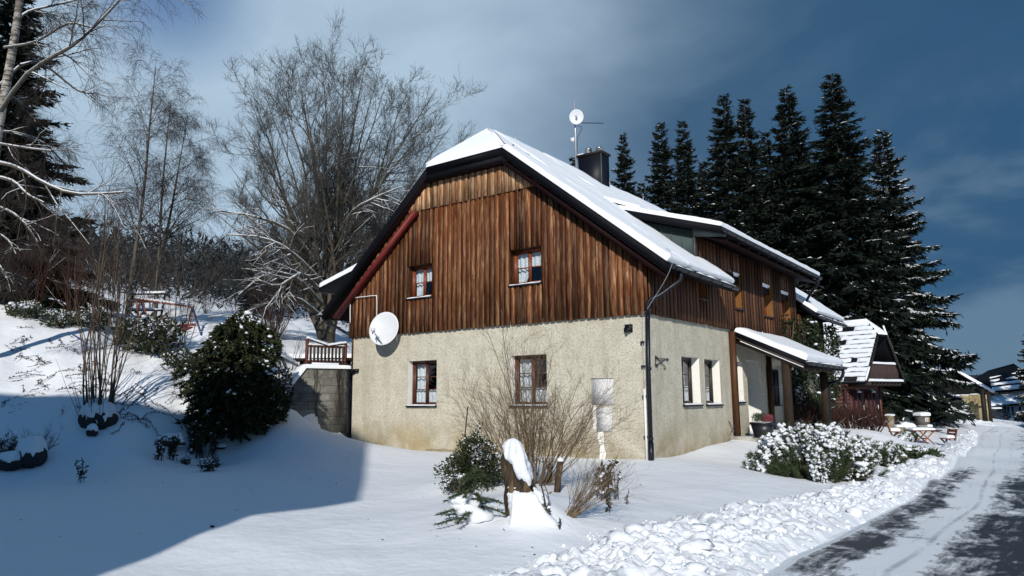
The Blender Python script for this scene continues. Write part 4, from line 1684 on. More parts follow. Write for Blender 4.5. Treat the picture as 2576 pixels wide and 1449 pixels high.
# door recess
dm = MB()
u0, u1, z0, z1 = DOOR
for qd in ([(u1, z0), (u1, z1)], [(u0, z1), (u0, z0)], [(u0, z1), (u1, z1)]):
    (a, b), (c_, d) = qd
    dm.add([fS(a, b, .004), fS(c_, d, .004), fS(c_, d, -.62), fS(a, b, -.62)], [[0, 1, 2, 3]])
dre = dm.build('door_recess', M['plaster_smooth'], house)
mb = MB().box((-.62, u0, z0), (-.56, u1, z1))
door = mb.build('door', M['dark_window_wood'], dre)
MB().box((-.56, u0+.12, 1.15), (-.545, u1-.12, 2.2)).build('door_pane', M['chimney'], dre)
MB().tube([(-.54, u0+.14, 1.1), (-.50, u0+.14, 1.1), (-.50, u0+.28, 1.1)], .012, 6).build('handle', M['galv'], dre)
MB().box((-.62, u0, .1), (0, u1, .2)).build('threshold', M['concrete'], dre)
# dark porch windows beyond the door
for a, b in ((9.05, 9.75), (10.9, 11.6)):
    w = MB().box((.003, a, 1.15), (.012, b, 2.25)).build('window', M['chimney'], house)
    mb = MB()
    for y in (a, (a+b)/2, b):
        mb.box((.01, y-.03, 1.12), (.03, y+.03, 2.28))
    for z in (1.15, 1.7, 2.25):
        mb.box((.011, a, z-.025), (.028, b, z+.025))
    mb.build('frame', M['dark_window_wood'], w)
    MB().box((.0, a-.05, 1.08), (.1, b+.05, 1.115)).build('sill', M['gutter'], w)
mb = MB().box((.002, 8.5, 2.42), (.02, 12., 2.75))
mb.build('lintel', M['plaster_cream'], house)

# ---- fittings on the gable
mb = MB().box((-1.49, -.035, 1.25), (-.91, .01, 1.865)).build('meter_box', M['meter'], house)
MB().box((-1.455, -.043, 1.28), (-.945, -.034, 1.835)).box((-1.50, -.07, 1.866), (-.90, .01, 1.876)).build('lid', M['meter'], mb)
mb = MB().box((-1.38, -.035, .63), (-.98, .01, 1.20)).build('meter_box', M['meter'], house)
MB().box((-1.35, -.043, .66), (-1.01, -.034, 1.17)).build('lid', M['meter'], mb)
mb = MB()
zz = np.linspace(.66, -.05, 16)
g = [[(-1.27+.10*s_*(.7+.5*noise.noise(Vector((z*5, s_, 0)))) + .02*math.sin(z*9), -.013, z) for s_ in (-1, 0, 1)] for z in zz]
mb.grid(g)
g = [[(-1.44+.06*s_*(.7+.5*noise.noise(Vector((z*5, s_, 3)))), -.012, z) for s_ in (-1, 0, 1)] for z in np.linspace(1.26, .68, 10)]
mb.grid(g)
mb.build('plaster_patch', M['plaster_smooth'], house)
mb = MB().box((-.56, -.04, 2.92), (-.37, .0, 3.10)).box((-.55, -.10, 2.93), (-.38, -.04, 3.02)).tube([(-.465, -.06, 2.96), (-.465, -.15, 2.93)], .035, 8)
mb.build('wall_lamp', M['chimney'], house)
mb = MB().box((-9.92, -.09, 2.24), (-9.72, .0, 2.34)).box((-10.02, -.05, 2.18), (-9.9, .0, 2.30))
mb.build('junction_box', M['chimney'], house)
# cracked joint at the foot of the wall
mb = MB()
mb.grid([[(x, -.006-.01*k, .045+.02*noise.noise(Vector((x*3, 0, 0)))-.05*k) for k in (0, 1)] for x in np.linspace(-6.9, -4.1, 40)])
mb.build('foot_course', M['tan_stone'], house)


# ------------------------------------------------------------------ spruces
def spruce_mesh(H=20., Rm=4., seed=1, snow=0., dens=20, bare=.05, droop=1.):
    """unit tree: trunk, crown blades, snow; returns arrays"""
    g = np.random.default_rng(seed)
    z = H*bare
    Pb, Lb, Tb = [], [], []
    while z < H*.985:
        t = z/H
        L = Rm*((1-t)**.80)*(1.04-.15*t)+.14
        n = int(g.integers(5, 8))
        a0 = g.uniform(0, 2*PI)
        for k in range(n):
            a = a0+2*PI*k/n+g.normal(0, .22)
            l = L*g.uniform(.62, 1.15)
            el = math.radians(-16*droop*(1-t)**.7+44*max(0, t-.35)+g.normal(0, 6))
            d = np.array([math.cos(a)*math.cos(el), math.sin(a)*math.cos(el), math.sin(el)])
            p = np.array([0, 0, z+g.normal(0, .1)])
            pts = [p]
            for s_ in range(5):
                u = (s_+1)/5
                d2 = unit(d+np.array([0, 0, (-.16*math.sin(u*PI*.9)+.34*max(0, u-.55))*droop]))
                p = p+d2*l/5
                pts.append(p)
            Pb.append(pts)
            Lb.append(l)
            Tb.append(t)
        z += (.30+.38*(1-t))*g.uniform(.8, 1.2)
    Pb, Lb, Tb = np.array(Pb), np.array(Lb), np.array(Tb)
    R = (.012+.010*Lb)[:, None]*np.linspace(1, .2, 6)[None]
    wood = [tubes(Pb, R, 3)]
    zz = np.linspace(-1.5, H, 14)
    tp = np.stack([.05*np.sin(zz*.6), .05*np.cos(zz*.5), zz], 1)[None]
    wood.append(tubes(tp, (H*.0135*(1-np.clip(zz, 0, H)/H)+.015)[None], 7))
    # side sprays
    cnt = np.maximum(6, (Lb*dens).astype(int))
    idx = np.repeat(np.arange(len(Lb)), cnt)
    N = len(idx)
    u = g.uniform(.04, 1., N)**.95
    f = u*5
    i = np.minimum(f.astype(int), 4)
    w = (f-i)[:, None]
    p = Pb[idx, i]*(1-w)+Pb[idx, i+1]*w
    ax = nrm(Pb[idx, i+1]-Pb[idx, i])
    sd = nrm(np.cross(ax, np.array([0, 0, 1.])))
    sgn = g.choice([-1, 1], N)[:, None]
    d = ax*g.uniform(.35, 1.0, (N, 1))+sd*sgn*g.uniform(.1, 1.0, (N, 1))+np.array([0, 0, -1])*g.uniform(-.15, .95, (N, 1))*(1-.6*Tb[idx])[:, None]
    d = nrm(d)
    ll = np.minimum((.30+.22*Lb[idx])*(1.15-u*.65), 1.05)*g.uniform(.6, 1.2, N)
    V1, F1 = leaves(p, d, ll, ll*g.uniform(.20, .38, N), g)
    # fine jagged tips
    q = p+d*ll[:, None]*g.uniform(.3, .9, (N, 1))
    d3 = nrm(d+g.normal(scale=.65, size=(N, 3)))
    V2, F2 = leaves(q, d3, ll*.5, ll*.13, g)
    # core so the sky does not show straight through the lower crown
    crown = cat([(V1, F1), (V2, F2)])
    sn = None
    if snow > 0:
        k = np.where((g.random(N) < snow*np.clip(1.25-Tb[idx]*1.3, .1, 1)) & (u > .25))[0]
        pk = p[k]+d[k]*(ll[k]*g.uniform(.0, .5, len(k)))[:, None]+np.array([0, 0, .035])
        hd = nrm(np.where(g.random((len(k), 1)) < .55, ax[k], d[k]*np.array([1, 1, .55])))
        side = nrm(np.cross(hd, np.array([0, 0, 1.])))
        l2 = g.uniform(.22, .62, len(k))[:, None]
        w2 = g.uniform(.03, .075, len(k))[:, None]
        upv = np.array([0, 0, 1.])
        A = pk-hd*l2*.5
        B = pk+hd*l2*.5
        top = pk+upv*w2*1.1
        Vs = np.stack([A, pk-side*w2, B, pk+side*w2, top], 1).reshape(-1, 3)
        b = (np.arange(len(k))*5)[:, None]
        Fs = np.concatenate([b+np.array([[0, 1, 4]]), b+np.array([[1, 2, 4]]), b+np.array([[2, 3, 4]]), b+np.array([[3, 0, 4]])])
        sn = (Vs, Fs)
    return cat(wood), crown, sn


def mesh_of(name, vf, m_, smooth=False):
    V, Fq = vf
    return make_mesh(name, V, np.full(len(Fq), Fq.shape[1]), Fq.ravel(), m_, smooth)


SPR = {}
for k, (rm, sd, sn, dens, bare) in {'slim': (3.1, 4, .03, 42, .06), 'full': (3.9, 9, .06, 40, .05), 'tall': (3.9, 15, .07, 42, .06), 'wide': (5.3, 23, .75, 36, .075)}.items():
    wd_, cr_, sn_ = spruce_mesh(20, rm, sd, sn, dens, bare)
    SPR[k] = (mesh_of('trunk', wd_, M['bark']), mesh_of('crown', cr_, M['spruce']), mesh_of('snow', sn_, M['twig_snow']) if sn_ is not None else None)


def spruce(tip, D, kind, label, wide=1., rz=None, group='spruces behind the house', base=None):
    t = at(tip[0], tip[1], D)
    zb = hgt(t[0], t[1]) if base is None else base
    s = (t[2]-zb)/20.
    o = empty('spruce_tree', (t[0], t[1], zb), label, 'tree', group)
    o.rotation_euler = (0, 0, rz if rz is not None else random.uniform(0, 6.28))
    o.scale = (s*wide, s*wide, s)
    a, b, c_ = SPR[kind]
    put('trunk', a, o)
    put('crown', b, o)
    if c_:
        put('snow', c_, o)['kind'] = 'stuff'
    return o


spruce((1440, 388), 62, 'slim', 'small spruce top just left of the roof mast', .8)
spruce((1567, 332), 60, 'full', 'lone spruce standing right beside the black chimney', .85)
spruce((1612, 452), 64, 'slim', 'short spruce low between the chimney spruce and the pair', .9)
spruce((1660, 303), 60, 'full', 'left one of the pair of spruces over the dormer', .95)
spruce((1716, 297), 57, 'full', 'right one of the pair of spruces over the dormer', .9)
spruce((1818, 233), 55, 'full', 'broad spruce left of the slim forked one', 1.05)
spruce((1872, 238), 54, 'slim', 'narrow spruce crowded between the broad ones', .95)
spruce((1925, 322), 56, 'slim', 'shorter spruce tip with bare twigs between tall ones', .9)
spruce((1977, 218), 53, 'tall', 'second tallest spruce, left of the tallest', 1.1)
spruce((2093, 186), 50, 'tall', 'tallest spruce of the row behind the house', 1.25)
spruce((2216, 314), 53, 'wide', 'wide spruce with snow-striped lower boughs at the right end', .9, 1.1)
spruce((1770, 400), 66, 'slim', 'low dark spruce filling the gap behind the pair', 1.2)
spruce((2040, 380), 60, 'full', 'dark spruce half hidden behind the tallest one', 1.)
spruce((1900, 430), 64, 'full', 'deep shaded spruce behind the narrow one', 1.3)
spruce((2150, 470), 58, 'full', 'short spruce between the tallest and the wide one', 1.1)
spruce((52, -60), 27, 'full', 'dark tall spruce behind the birch at the left edge', 1.5, 2.2, None)
spruce((640, 640), 48, 'full', 'dark little spruce behind the swing and the ash', 1.35, .4, None)
spruce((940, 520), 40, 'slim', 'slim spruce hidden behind the ash stems', 1.2, .4, None)
spruce((2600, 740), 60, 'wide', 'snowy spruce poking in at the right edge', .9, .4, None)


# ------------------------------------------------------------------ bare trees
def snow_on(P, R, rmin=.012, zmax=.72, frac=1., k=.75, g=None, lift=.7):
    """snow lying along the upper side of gently sloping branches"""
    g = g or rng
    T = nrm(P[:, -1]-P[:, 0])
    ok = (np.abs(T[:, 2]) < zmax) & (R[:, 0] > rmin) & (g.random(len(P)) < frac)
    if not ok.any():
        return None
    P, R = P[ok], R[ok]
    Q = P.copy()
    Q[..., 2] += R*lift+.004
    return tubes(Q, np.maximum(R*k, .005), 4)


def bare_tree(name, stems, radii, levels, label, cat_, bark, twig, snow=0., group=None, seed=3, base=None, sides=7, snow_z=.72, snow_from=0, snow_rmin=.01):
    g = np.random.default_rng(seed)
    stems = np.asarray(stems, float)
    radii = np.asarray(radii, float)
    b = base if base is not None else stems[0, 0]
    root = empty(name, b, label, cat_, group)
    parts_t = [tubes(stems, radii, sides)]
    fine = []
    sn = []
    P, R = stems, radii
    if snow > 0 and snow_from == 0:
        q = snow_on(P, R, .02, snow_z, 1, .8, g)
        if q:
            sn.append(q)
    for li, lv in enumerate(levels):
        P, R = grow(P, R, lv['n'], lv['t'], lv['a'], lv['L'], lv['r'], lv.get('K', 4), lv.get('trop', (0, 0, 0)), lv.get('wig', .12), lv.get('taper', .35), lv.get('rmin', .003), g)
        (parts_t if lv.get('thick') else fine).append(tubes(P, R, 4 if lv.get('thick') else 3))
        if snow > 0:
            q = snow_on(P, R, snow_rmin, snow_z, snow*lv.get('snow', 1.), .8, g)
            if q:
                sn.append(q)
    np_obj('trunk', *cat(parts_t), bark, root, True)
    if fine:
        np_obj('branches', *cat(fine), twig, root, False)
    if sn:
        np_obj('snow', *cat(sn), M['twig_snow'], root, True)['kind'] = 'stuff'
    return root


# many-stemmed ash behind the left corner of the house
DA = 31.
ab = at(822, 858, DA)
ab = down(ab)
tops = [(612, 262, 2), (575, 392, -2), (690, 128, -1), (735, 96, 3), (800, 74, 0), (858, 62, -2), (912, 78, 2), (968, 118, -1), (1020, 148, 3), (1078, 172, 0), (1118, 262, -2), (1140, 345, 1), (548, 520, -1), (560, 455, 2), (1150, 440, -1), (640, 215, 2), (950, 90, 2), (660, 180, -3), (1050, 300, 4), (760, 180, -4)]
stems, rad = [], []
K = 14
for i_, (x, y, dd) in enumerate(tops):
    x = 852+(x-842)*(1.04 if y > 150 else .98)
    y = y+(80 if y < 150 else 50 if y < 300 else 20)
    e = at(x, y, DA+dd)
    off = np.array([.5*math.cos(i_*2.4), .5*math.sin(i_*2.4), 0])*.5
    H_ = e[2]-ab[2]
    pts = [ab+off*.6-np.array([0, 0, .5]), ab+off+np.array([0, 0, H_*.13])+(e-ab)*np.array([.03, .03, 0]), ab+off+(e-ab)*np.array([.22, .22, .38]), ab+(e-ab)*np.array([.58, .58, .70]), e]
    p = smooth_path(pts, K)
    p[3:-1] += np.cumsum(rng.normal(scale=.085, size=(K-4, 3)), 0)*np.hanning(K-2)[1:-1][:, None]
    stems.append(p)
    rad.append((np.linspace(1, 0, K)**1.15+.06)*(.135 if i_ % 3 else .19))
bare_tree('ash_tree', stems, rad, [
    dict(n=13, t=(.36, .93), a=(22, 52), L=lambda t, L: (.33-.15*t)*L, r=.55, K=8, trop=(0, 0, .55), wig=.17, thick=True, taper=.25, rmin=.011),
    dict(n=8, t=(.15, 1.), a=(22, 54), L=lambda t, L: (.52-.26*t)*L, r=.6, K=6, trop=(0, 0, .45), wig=.19, taper=.4, rmin=.0075, snow=.3),
    dict(n=7, t=(.12, 1.), a=(25, 60), L=lambda t, L: .18+(.50-.3*t)*L, r=.7, K=4, trop=(0, 0, .5), wig=.2, rmin=.006, snow=.05),
    dict(n=2, t=(.3, 1.), a=(25, 55), L=lambda t, L: .12+.4*L, r=.8, K=3, trop=(0, 0, .4), wig=.15, rmin=.0045, snow=0.)],
    'huge many-stemmed bare ash rising behind the left roof edge', 'tree', M['bark'], M['twig'], .5, None, 5, ab, 7, .62)
# lower drooping boughs of the ash, loaded with snow
lim = []
for pts in [[(812, 800, 0), (740, 748, -2), (660, 770, -3), (585, 800, -4)], [(815, 770, 0), (745, 700, -2), (672, 690, -3), (600, 742, -4)], [(820, 720, 0), (740, 640, -2), (665, 600, -3), (570, 590, -3)],
            [(815, 690, 0), (735, 585, -1), (640, 545, -2), (540, 530, -2)], [(835, 680, 0), (900, 600, 1), (960, 590, 2), (1010, 560, 2)], [(830, 640, 0), (880, 540, -1), (940, 500, -2), (1010, 470, -2)], [(815, 740, 0), (760, 690, -3), (700, 720, -4), (640, 700, -4)]]:
    lim.append(smooth_path([at(x, y, DA+d) for x, y, d in pts], 9))
bare_tree('ash_bough', lim, np.linspace(.085, .022, 9)[None].repeat(len(lim), 0), [
    dict(n=9, t=(.25, 1.), a=(20, 60), L=lambda t, L: (.36-.15*t)*L, r=.6, K=5, trop=(0, 0, -.15), wig=.14, thick=True, rmin=.010),
    dict(n=7, t=(.15, 1.), a=(20, 60), L=lambda t, L: (.5-.2*t)*L, r=.6, K=4, trop=(0, 0, -.1), wig=.16, rmin=.007),
    dict(n=5, t=(.15, 1.), a=(20, 60), L=lambda t, L: .15+.4*L, r=.7, K=3, trop=(0, 0, .1), wig=.16, rmin=.005, snow=.2)],
    'low spreading ash boughs laden with snow left of the house', 'tree', M['bark'], M['twig'], 1., None, 8, ab, 5, .8)


def birch(stempts, D, r, seed, label, snow=.4, dens=1., group=None, drop=-.75, bark='bark', crown0=.25, Ls=1.):
    st = [smooth_path([at(x, y, D+d) for x, y, d in q], 12) for q in stempts]
    for s_ in st:
        s_[0] = down(s_[0])-np.array([0, 0, .4])
    rd = [np.linspace(r, r*.12, 12)]*len(st)
    return bare_tree('birch_tree', st, rd, [
        dict(n=int(24*dens), t=(crown0, .97), a=(32, 60), L=lambda t, L: (.36-.26*t)*L*Ls, r=.42, K=6, trop=(0, 0, .25), wig=.10, thick=True, taper=.25, rmin=.010),
        dict(n=9, t=(.2, 1.), a=(25, 60), L=lambda t, L: (.50-.2*t)*L, r=.55, K=5, trop=(0, 0, drop*.5), wig=.13, rmin=.0065, snow=.5),
        dict(n=8, t=(.2, 1.), a=(20, 60), L=lambda t, L: .25+.42*L, r=.7, K=4, trop=(0, 0, drop), wig=.14, rmin=.0048, snow=.1),
        dict(n=2, t=(.3, 1.), a=(20, 50), L=lambda t, L: .15+.4*L, r=.8, K=3, trop=(0, 0, drop*.8), wig=.14, rmin=.004, snow=0)],
        label, 'tree', M[bark], M['twig_dark'], snow, group, seed, None, 7, .6)


birch([[(318, 790, 0), (340, 640, 0), (362, 480, 0), (378, 300, 0), (392, 168, 0)]], 36, .12, 31, 'slender bare birch with the taller top, left of the ash', .25, 1., 'bare birches on the bank')
birch([[(392, 770, 0), (400, 640, 0), (408, 480, 0), (420, 350, 1), (430, 255, 1)], [(396, 700, 0), (425, 560, 0), (450, 420, 1), (470, 300, 2)]], 38, .095, 37, 'forked bare birch beside the taller slender one', .25, .9, 'bare birches on the bank')

# birch at the left edge with a heavy snowed limb
DB = 19.
bt = [smooth_path([at(x, y, DB) for x, y in q], 14) for q in ([(-60, 1010), (-40, 700), (-12, 380), (22, 180), (42, 60), (58, -80), (70, -260)],)]
bt[0][0] = down(bt[0][0])-np.array([0, 0, .4])
lim = []
for q in ([(-5, 290, 0), (60, 195, -.5), (130, 145, -1), (190, 110, -1.2), (250, 55, -1), (320, -20, -1)], [(0, 215, 0), (60, 160, .5), (120, 170, 1), (190, 225, 1.4), (225, 235, 1.5)], [(35, 60, 0), (70, 30, .6), (130, 15, 1), (215, -5, 1.6)],
          [(-30, 405, 0), (40, 420, -1), (110, 460, -1.6), (190, 488, -2), (310, 484, -2.4)], [(-40, 440, 0), (30, 455, -.6), (70, 490, -1), (110, 510, -1)], [(-40, 330, 0), (40, 335, .8), (110, 360, 1.6), (165, 415, 2)],
          [(-40, 510, 0), (20, 530, -.8), (60, 560, -1.2), (95, 610, -1.3)], [(-45, 570, 0), (15, 600, -.6), (40, 640, -.8)], [(-20, 240, 0), (40, 250, .4), (80, 300, .8)], [(10, 120, 0), (90, 105, -.6), (170, 60, -1), (230, 70, -1)],
          [(-50, 640, 0), (0, 670, -.4), (15, 700, -.5), (40, 690, -.6)], [(-40, 355, 0), (60, 372, -1), (130, 380, -1.5)]):
    lim.append(smooth_path([at(x, y, DB+d) for x, y, d in q], 10))
b_root = bare_tree('birch_tree', lim, np.array([np.linspace(a, .02, 10) for a in (.058, .038, .035, .045, .04, .035, .035, .03, .03, .03, .03, .03)]), [
    dict(n=10, t=(.2, 1.), a=(25, 60), L=lambda t, L: (.36-.12*t)*L, r=.5, K=6, trop=(0, 0, -.1), wig=.13, thick=True, rmin=.008, snow=.9),
    dict(n=9, t=(.15, 1.), a=(20, 60), L=lambda t, L: .15+(.45-.15*t)*L, r=.55, K=5, trop=(0, 0, -.4), wig=.14, rmin=.0045, snow=.2),
    dict(n=6, t=(.2, 1.), a=(20, 60), L=lambda t, L: .12+.42*L, r=.7, K=4, trop=(0, 0, -.6), wig=.15, rmin=.003, snow=0)],
    'big birch at the left edge with snow-lined limbs and weeping twigs', 'tree', M['bark'], M['twig_dark'], 1., None, 41, bt[0][0], 8, .8)
np_obj('trunk', *tubes(np.array(bt), np.linspace(.13, .07, 14)[None], 10), M['birch'], b_root, True)


# ------------------------------------------------------------------ shrubs with bare twigs
def shrub(name, base, n, H, spread, label, twig, seed, snow=0., lean=(0, 0, 0), r=.012, sub=5, sub2=4, group=None, curve=.25, cat_='shrub', K=7, rs=.15, a1=(15, 45), wig=.07):
    g = np.random.default_rng(seed)
    st = []
    for k in range(n):
        a = g.uniform(0, 2*PI)
        q = math.sqrt(g.random())
        d = unit(np.array([math.cos(a)*q*spread, math.sin(a)*q*spread, 1.])+np.asarray(lean, float))
        p = base+np.array([math.cos(a), math.sin(a), 0])*rs*q-np.array([0, 0, .08])
        l = H*g.uniform(.6, 1.1)
        pts = [p]
        for s_ in range(K-1):
            d = unit(d+np.array([0, 0, curve/(K-1)])+g.normal(scale=wig, size=3))
            p = p+d*l/(K-1)
            pts.append(p)
        st.append(pts)
    st = np.array(st)
    rd = (r*g.uniform(.6, 1.2, n))[:, None]*np.linspace(1, .3, K)[None]
    lv = []
    if sub:
        lv.append(dict(n=sub, t=(.25, 1.), a=a1, L=lambda t, L: (.42-.2*t)*L, r=.6, K=5, trop=(0, 0, .2), wig=.12, rmin=r*.22))
    if sub2:
        lv.append(dict(n=sub2, t=(.2, 1.), a=(20, 50), L=lambda t, L: .05+.4*L, r=.7, K=3, trop=(0, 0, .2), wig=.14, rmin=r*.17))
    return bare_tree(name, st, rd, lv, label, cat_, twig, twig, snow, group, seed, base, 5, .85, 0, r*.3)


# tall rods out of the stone ring on the bank
pb = G(247, 1062)
hz = shrub('hazel_shrub', pb+np.array([0, 0, .25]), 22, 4.9, .17, 'tall hazel rods growing out of the snow-topped stump on the bank', M['hazel'], 51, .1, r=.021, sub=3, sub2=3, curve=.05, rs=.30, K=9, a1=(8, 25))
shrub('hazel_shrub', pb+np.array([0, 0, .12]), 22, 1.4, .55, 'thin straight suckers around the foot of the tall hazel rods', M['hazel'], 52, 0, r=.007, sub=0, sub2=0, curve=.1, rs=.40)
for j, (x, y, n, H_, sp, tw, lab, sn) in enumerate([
        (300, 860, 16, 3.6, .35, 'hazel', 'bare shrub on the bank crest right behind the tall rods', .15),
        (180, 815, 18, 3.2, .5, 'twig_red', 'red-brown bare shrub on the bank below the left spruce', .1),
        (90, 800, 16, 3., .6, 'twig_red', 'brown thicket shrub at the foot of the left spruce', .1),
        (30, 790, 14, 2.6, .7, 'twig_dark', 'dark bare shrub at the far left of the bank', .2),
        (240, 780, 14, 3.4, .5, 'twig_red', 'rust-brown shrub standing left of the swing', .1),
        (455, 890, 11, 3.6, .30, 'bark', 'pale young stems in front of the swing seat', .3),
        (420, 905, 7, 2.0, .5, 'hazel', 'low leaning stems below the young pale trees', .3),
        (690, 850, 42, 2.2, .55, 'twig_red', 'dense rusty shrub dotted with snow behind the cedar', .2),
        (665, 905, 18, 1.8, .6, 'twig_dark', 'sparse dark shrub at the right foot of the rusty shrub', .1),
        (730, 925, 9, 1.3, .6, 'twig_dark', 'small leafless bush left of the terrace railing', .1),
        (455, 995, 10, .8, .8, 'twig_tan', 'fine tan twigs poking from the slope by the cedar', .3),
        (600, 800, 12, 3.4, .5, 'twig_dark', 'dark scraggy shrub in the wood behind the cedar', .1),
        (520, 790, 12, 3.6, .45, 'twig_dark', 'leafless sapling cluster right of the swing', .1),
        (380, 780, 12, 3.4, .5, 'twig_red', 'brown bushy sapling behind the swing frame', .1),
        (150, 770, 14, 3.6, .5, 'twig_dark', 'tall dark shrub between the spruce and the birches', .1)]):
    shrub('bare_shrub', G(x, y), n, H_, sp, lab, M[tw], 60+j, sn, r=.016 if H_ > 2 else .010, sub=6, sub2=5, group='bare shrubs on the bank')


# ------------------------------------------------------------------ evergreen bushes
def snow_pads(p, upness, n, r, seed, thr=.05, sc=2.2, g=None):
    """small irregular lumps gathered in patches on the points p"""
    g = g or rng
    v = np.array([noise.noise(Vector(q*sc)+Vector((seed, 0, 0)))+.4*noise.noise(Vector(q*sc*2.7)+Vector((0, seed, 0))) for q in p])
    k = np.where(v+upness > thr)[0]
    if len(k) == 0:
        return None
    k = g.choice(k, min(n, len(k)), replace=False)
    s = r*np.exp(g.normal(0, .42, len(k)))*np.clip(.7+(v+upness)[k]*.9, .5, 1.5)
    c = p[k]+np.stack([np.zeros(len(k)), np.zeros(len(k)), s*.5], 1)
    return blobs(c, np.stack([s*g.uniform(.8, 1.7, len(k)), s*g.uniform(.8, 1.7, len(k)), s*g.uniform(.55, .95, len(k))], 1), .30, ICO1, g)


def put_snow(vf, root):
    o = np_obj('snow', *vf, M['twig_snow'], root, True)
    o['kind'] = 'stuff'
    return o


def leaf_bush(name, base, rad, n, ll, lw, label, mat_, seed, snow=0, snow_r=.07, core=.82, droop=0., up=.3, group=None, lump=.35, cat_='shrub', stem=True, shape=None, snow_side=None):
    """crown of leaf faces in lumpy layers round an ellipsoid standing on base"""
    g = np.random.default_rng(seed)
    root = empty(name, base, label, cat_, group)
    rad = np.asarray(rad, float)
    d = nrm(g.normal(size=(n, 3)))
    lumps = np.array([1+lump*noise.noise(Vector(v*2.2)+Vector((seed, 0, 0)))+lump*.5*noise.noise(Vector(v*5.5)+Vector((0, seed, 0))) for v in d])
    q = (core+(1-core)*g.random(n)**.6)*lumps
    inner = g.random(n) < .25
    q = np.where(inner, q*g.uniform(.35, .9, n), q)
    p = d*q[:, None]*rad
    if shape is not None:
        p = shape(p, rad)
    p[:, 2] += rad[2]*.88
    keep = p[:, 2] > -.02
    p, d = p[keep], d[keep]
    dd = nrm(d*np.array([1, 1, .6])+g.normal(scale=.45, size=p.shape)+np.array([0, 0, up-droop]))
    L = ll*g.uniform(.6, 1.3, len(p))
    V, Fq = leaves(p+base, dd, L, lw*g.uniform(.7, 1.3, len(p)), g)
    np_obj('foliage', V, Fq, mat_, root)
    if stem:
        st = []
        for k in range(7):
            a = g.uniform(0, 6.28)
            e = np.array([math.cos(a)*rad[0]*.6, math.sin(a)*rad[1]*.6, rad[2]*1.3])
            st.append(smooth_path([base-np.array([0, 0, .1]), base+e*np.array([.3, .3, .5]), base+e], 5))
        np_obj('stem', *tubes(np.array(st), np.linspace(.03, .008, 5)[None].repeat(7, 0), 5), M['bark'], root, True)
    if snow:
        q_ = snow_pads(p+base, d[:, 2]*.75-.25, int(snow*10), snow_r*.27, seed, .12, 2.6/max(rad[0], .35)**.5, g)
        if q_:
            put_snow(q_, root)
    return root


# the big cedar-like evergreen, made of drooping layered fans
def cedar():
    g = np.random.default_rng(77)
    base = G(580, 1098)
    root = empty('cedar_bush', base, 'big dark evergreen bush with snow patches left of the retaining wall', 'shrub')
    H_, Rr = 3.05, 1.06
    Pb = []
    for k in range(780):
        z = H_*g.random()
        t = z/H_
        a = g.uniform(0, 6.28)
        prof = float(np.interp(t, [0, .12, .35, .6, .8, .92, 1.], [.86, 1., 1.05, 1.0, .86, .64, .22]))
        rr = Rr*prof*(1+.36*noise.noise(Vector((math.cos(a)*1.6, math.sin(a)*1.6, z*1.4))))*g.uniform(.66, 1.14)
        e = np.array([math.cos(a)*rr, math.sin(a)*rr, z-.12*rr])
        if t > .55:
            e[:2] += (rt[:2]*.55)*(t-.55)
        s_ = np.array([math.cos(a)*rr*.25, math.sin(a)*rr*.25, z+.05])
        m_ = (s_+e)/2+np.array([0, 0, .12])
        Pb.append(smooth_path([s_, m_, e], 5))
    Pb = np.array(Pb)+base
    np_obj('stem', *cat([tubes(Pb, np.linspace(.014, .004, 5)[None].repeat(len(Pb), 0), 3), tubes((base+np.array([[0, 0, -.3], [0.02, 0, 1.5], [.1, .05, H_]]))[None], np.array([[.09, .06, .02]]), 6)]), M['bark'], root)
    n = 74
    idx = np.repeat(np.arange(len(Pb)), n)
    u = g.uniform(.3, 1.04, len(idx))
    f = np.minimum(u, .999)*4
    i = f.astype(int)
    w = (f-i)[:, None]
    p = Pb[idx, i]*(1-w)+Pb[idx, i+1]*w
    ax = nrm(Pb[idx, 4]-Pb[idx, 2])
    d = nrm(ax*.8+g.normal(scale=.55, size=p.shape)+np.array([0, 0, -.18]))
    L = g.uniform(.06, .17, len(idx))
    V, Fq = leaves(p, d, L, L*.36, g)
    np_obj('foliage', V, Fq, M['cedar'], root)
    # snow caught in patches, thick towards the top
    hz_ = (p[:, 2]-base[2])/H_
    out_ = np.linalg.norm((p-base)[:, :2], axis=1)
    sel = g.choice(len(p), 14000, replace=False)
    q_ = snow_pads(p[sel], np.where(u[sel] > .62, 0, -.6)+np.interp(hz_[sel], [0, .3, .55, .8, 1.], [-.34, -.26, -.02, .16, .2]), 5200, .019, 7, .20, 2.4, g)
    put_snow(q_, root)


cedar()


def small_cedar():
    # upright twiggy evergreen growing against the cedar's right flank
    b = G(688, 1055)
    leaf_bush('juniper_bush', b, (.42, .42, .72), 2600, .12, .035, 'narrow dark juniper between the big evergreen and the block wall', M['cedar'], 81, 60, .045, up=.8)


small_cedar()
leaf_bush('evergreen_shrub', G(370, 890), (.95, .8, .62), 1500, .17, .075, 'loose broad-leaved evergreen buried in snow below the swing', M['holly'], 83, 330, .085, core=.5, lump=.6)
leaf_bush('evergreen_shrub', G(455, 925), (.42, .4, .26), 420, .13, .06, 'small snow-heaped evergreen at the foot of the young stems', M['holly'], 84, 110, .07, core=.5)
leaf_bush('evergreen_shrub', G(230, 830), (.6, .5, .34), 700, .14, .06, 'low snow-covered evergreen on the bank crest by the hazel', M['holly'], 85, 200, .08, core=.6)
leaf_bush('evergreen_shrub', G(150, 822), (.6, .5, .28), 600, .13, .05, 'flat snowy evergreen mound on the left bank crest', M['holly'], 86, 200, .08, core=.6)
leaf_bush('evergreen_shrub', G(65, 800), (.7, .5, .28), 500, .13, .05, 'snow-smothered low bush near the left spruce', M['holly'], 87, 220, .09, core=.6)
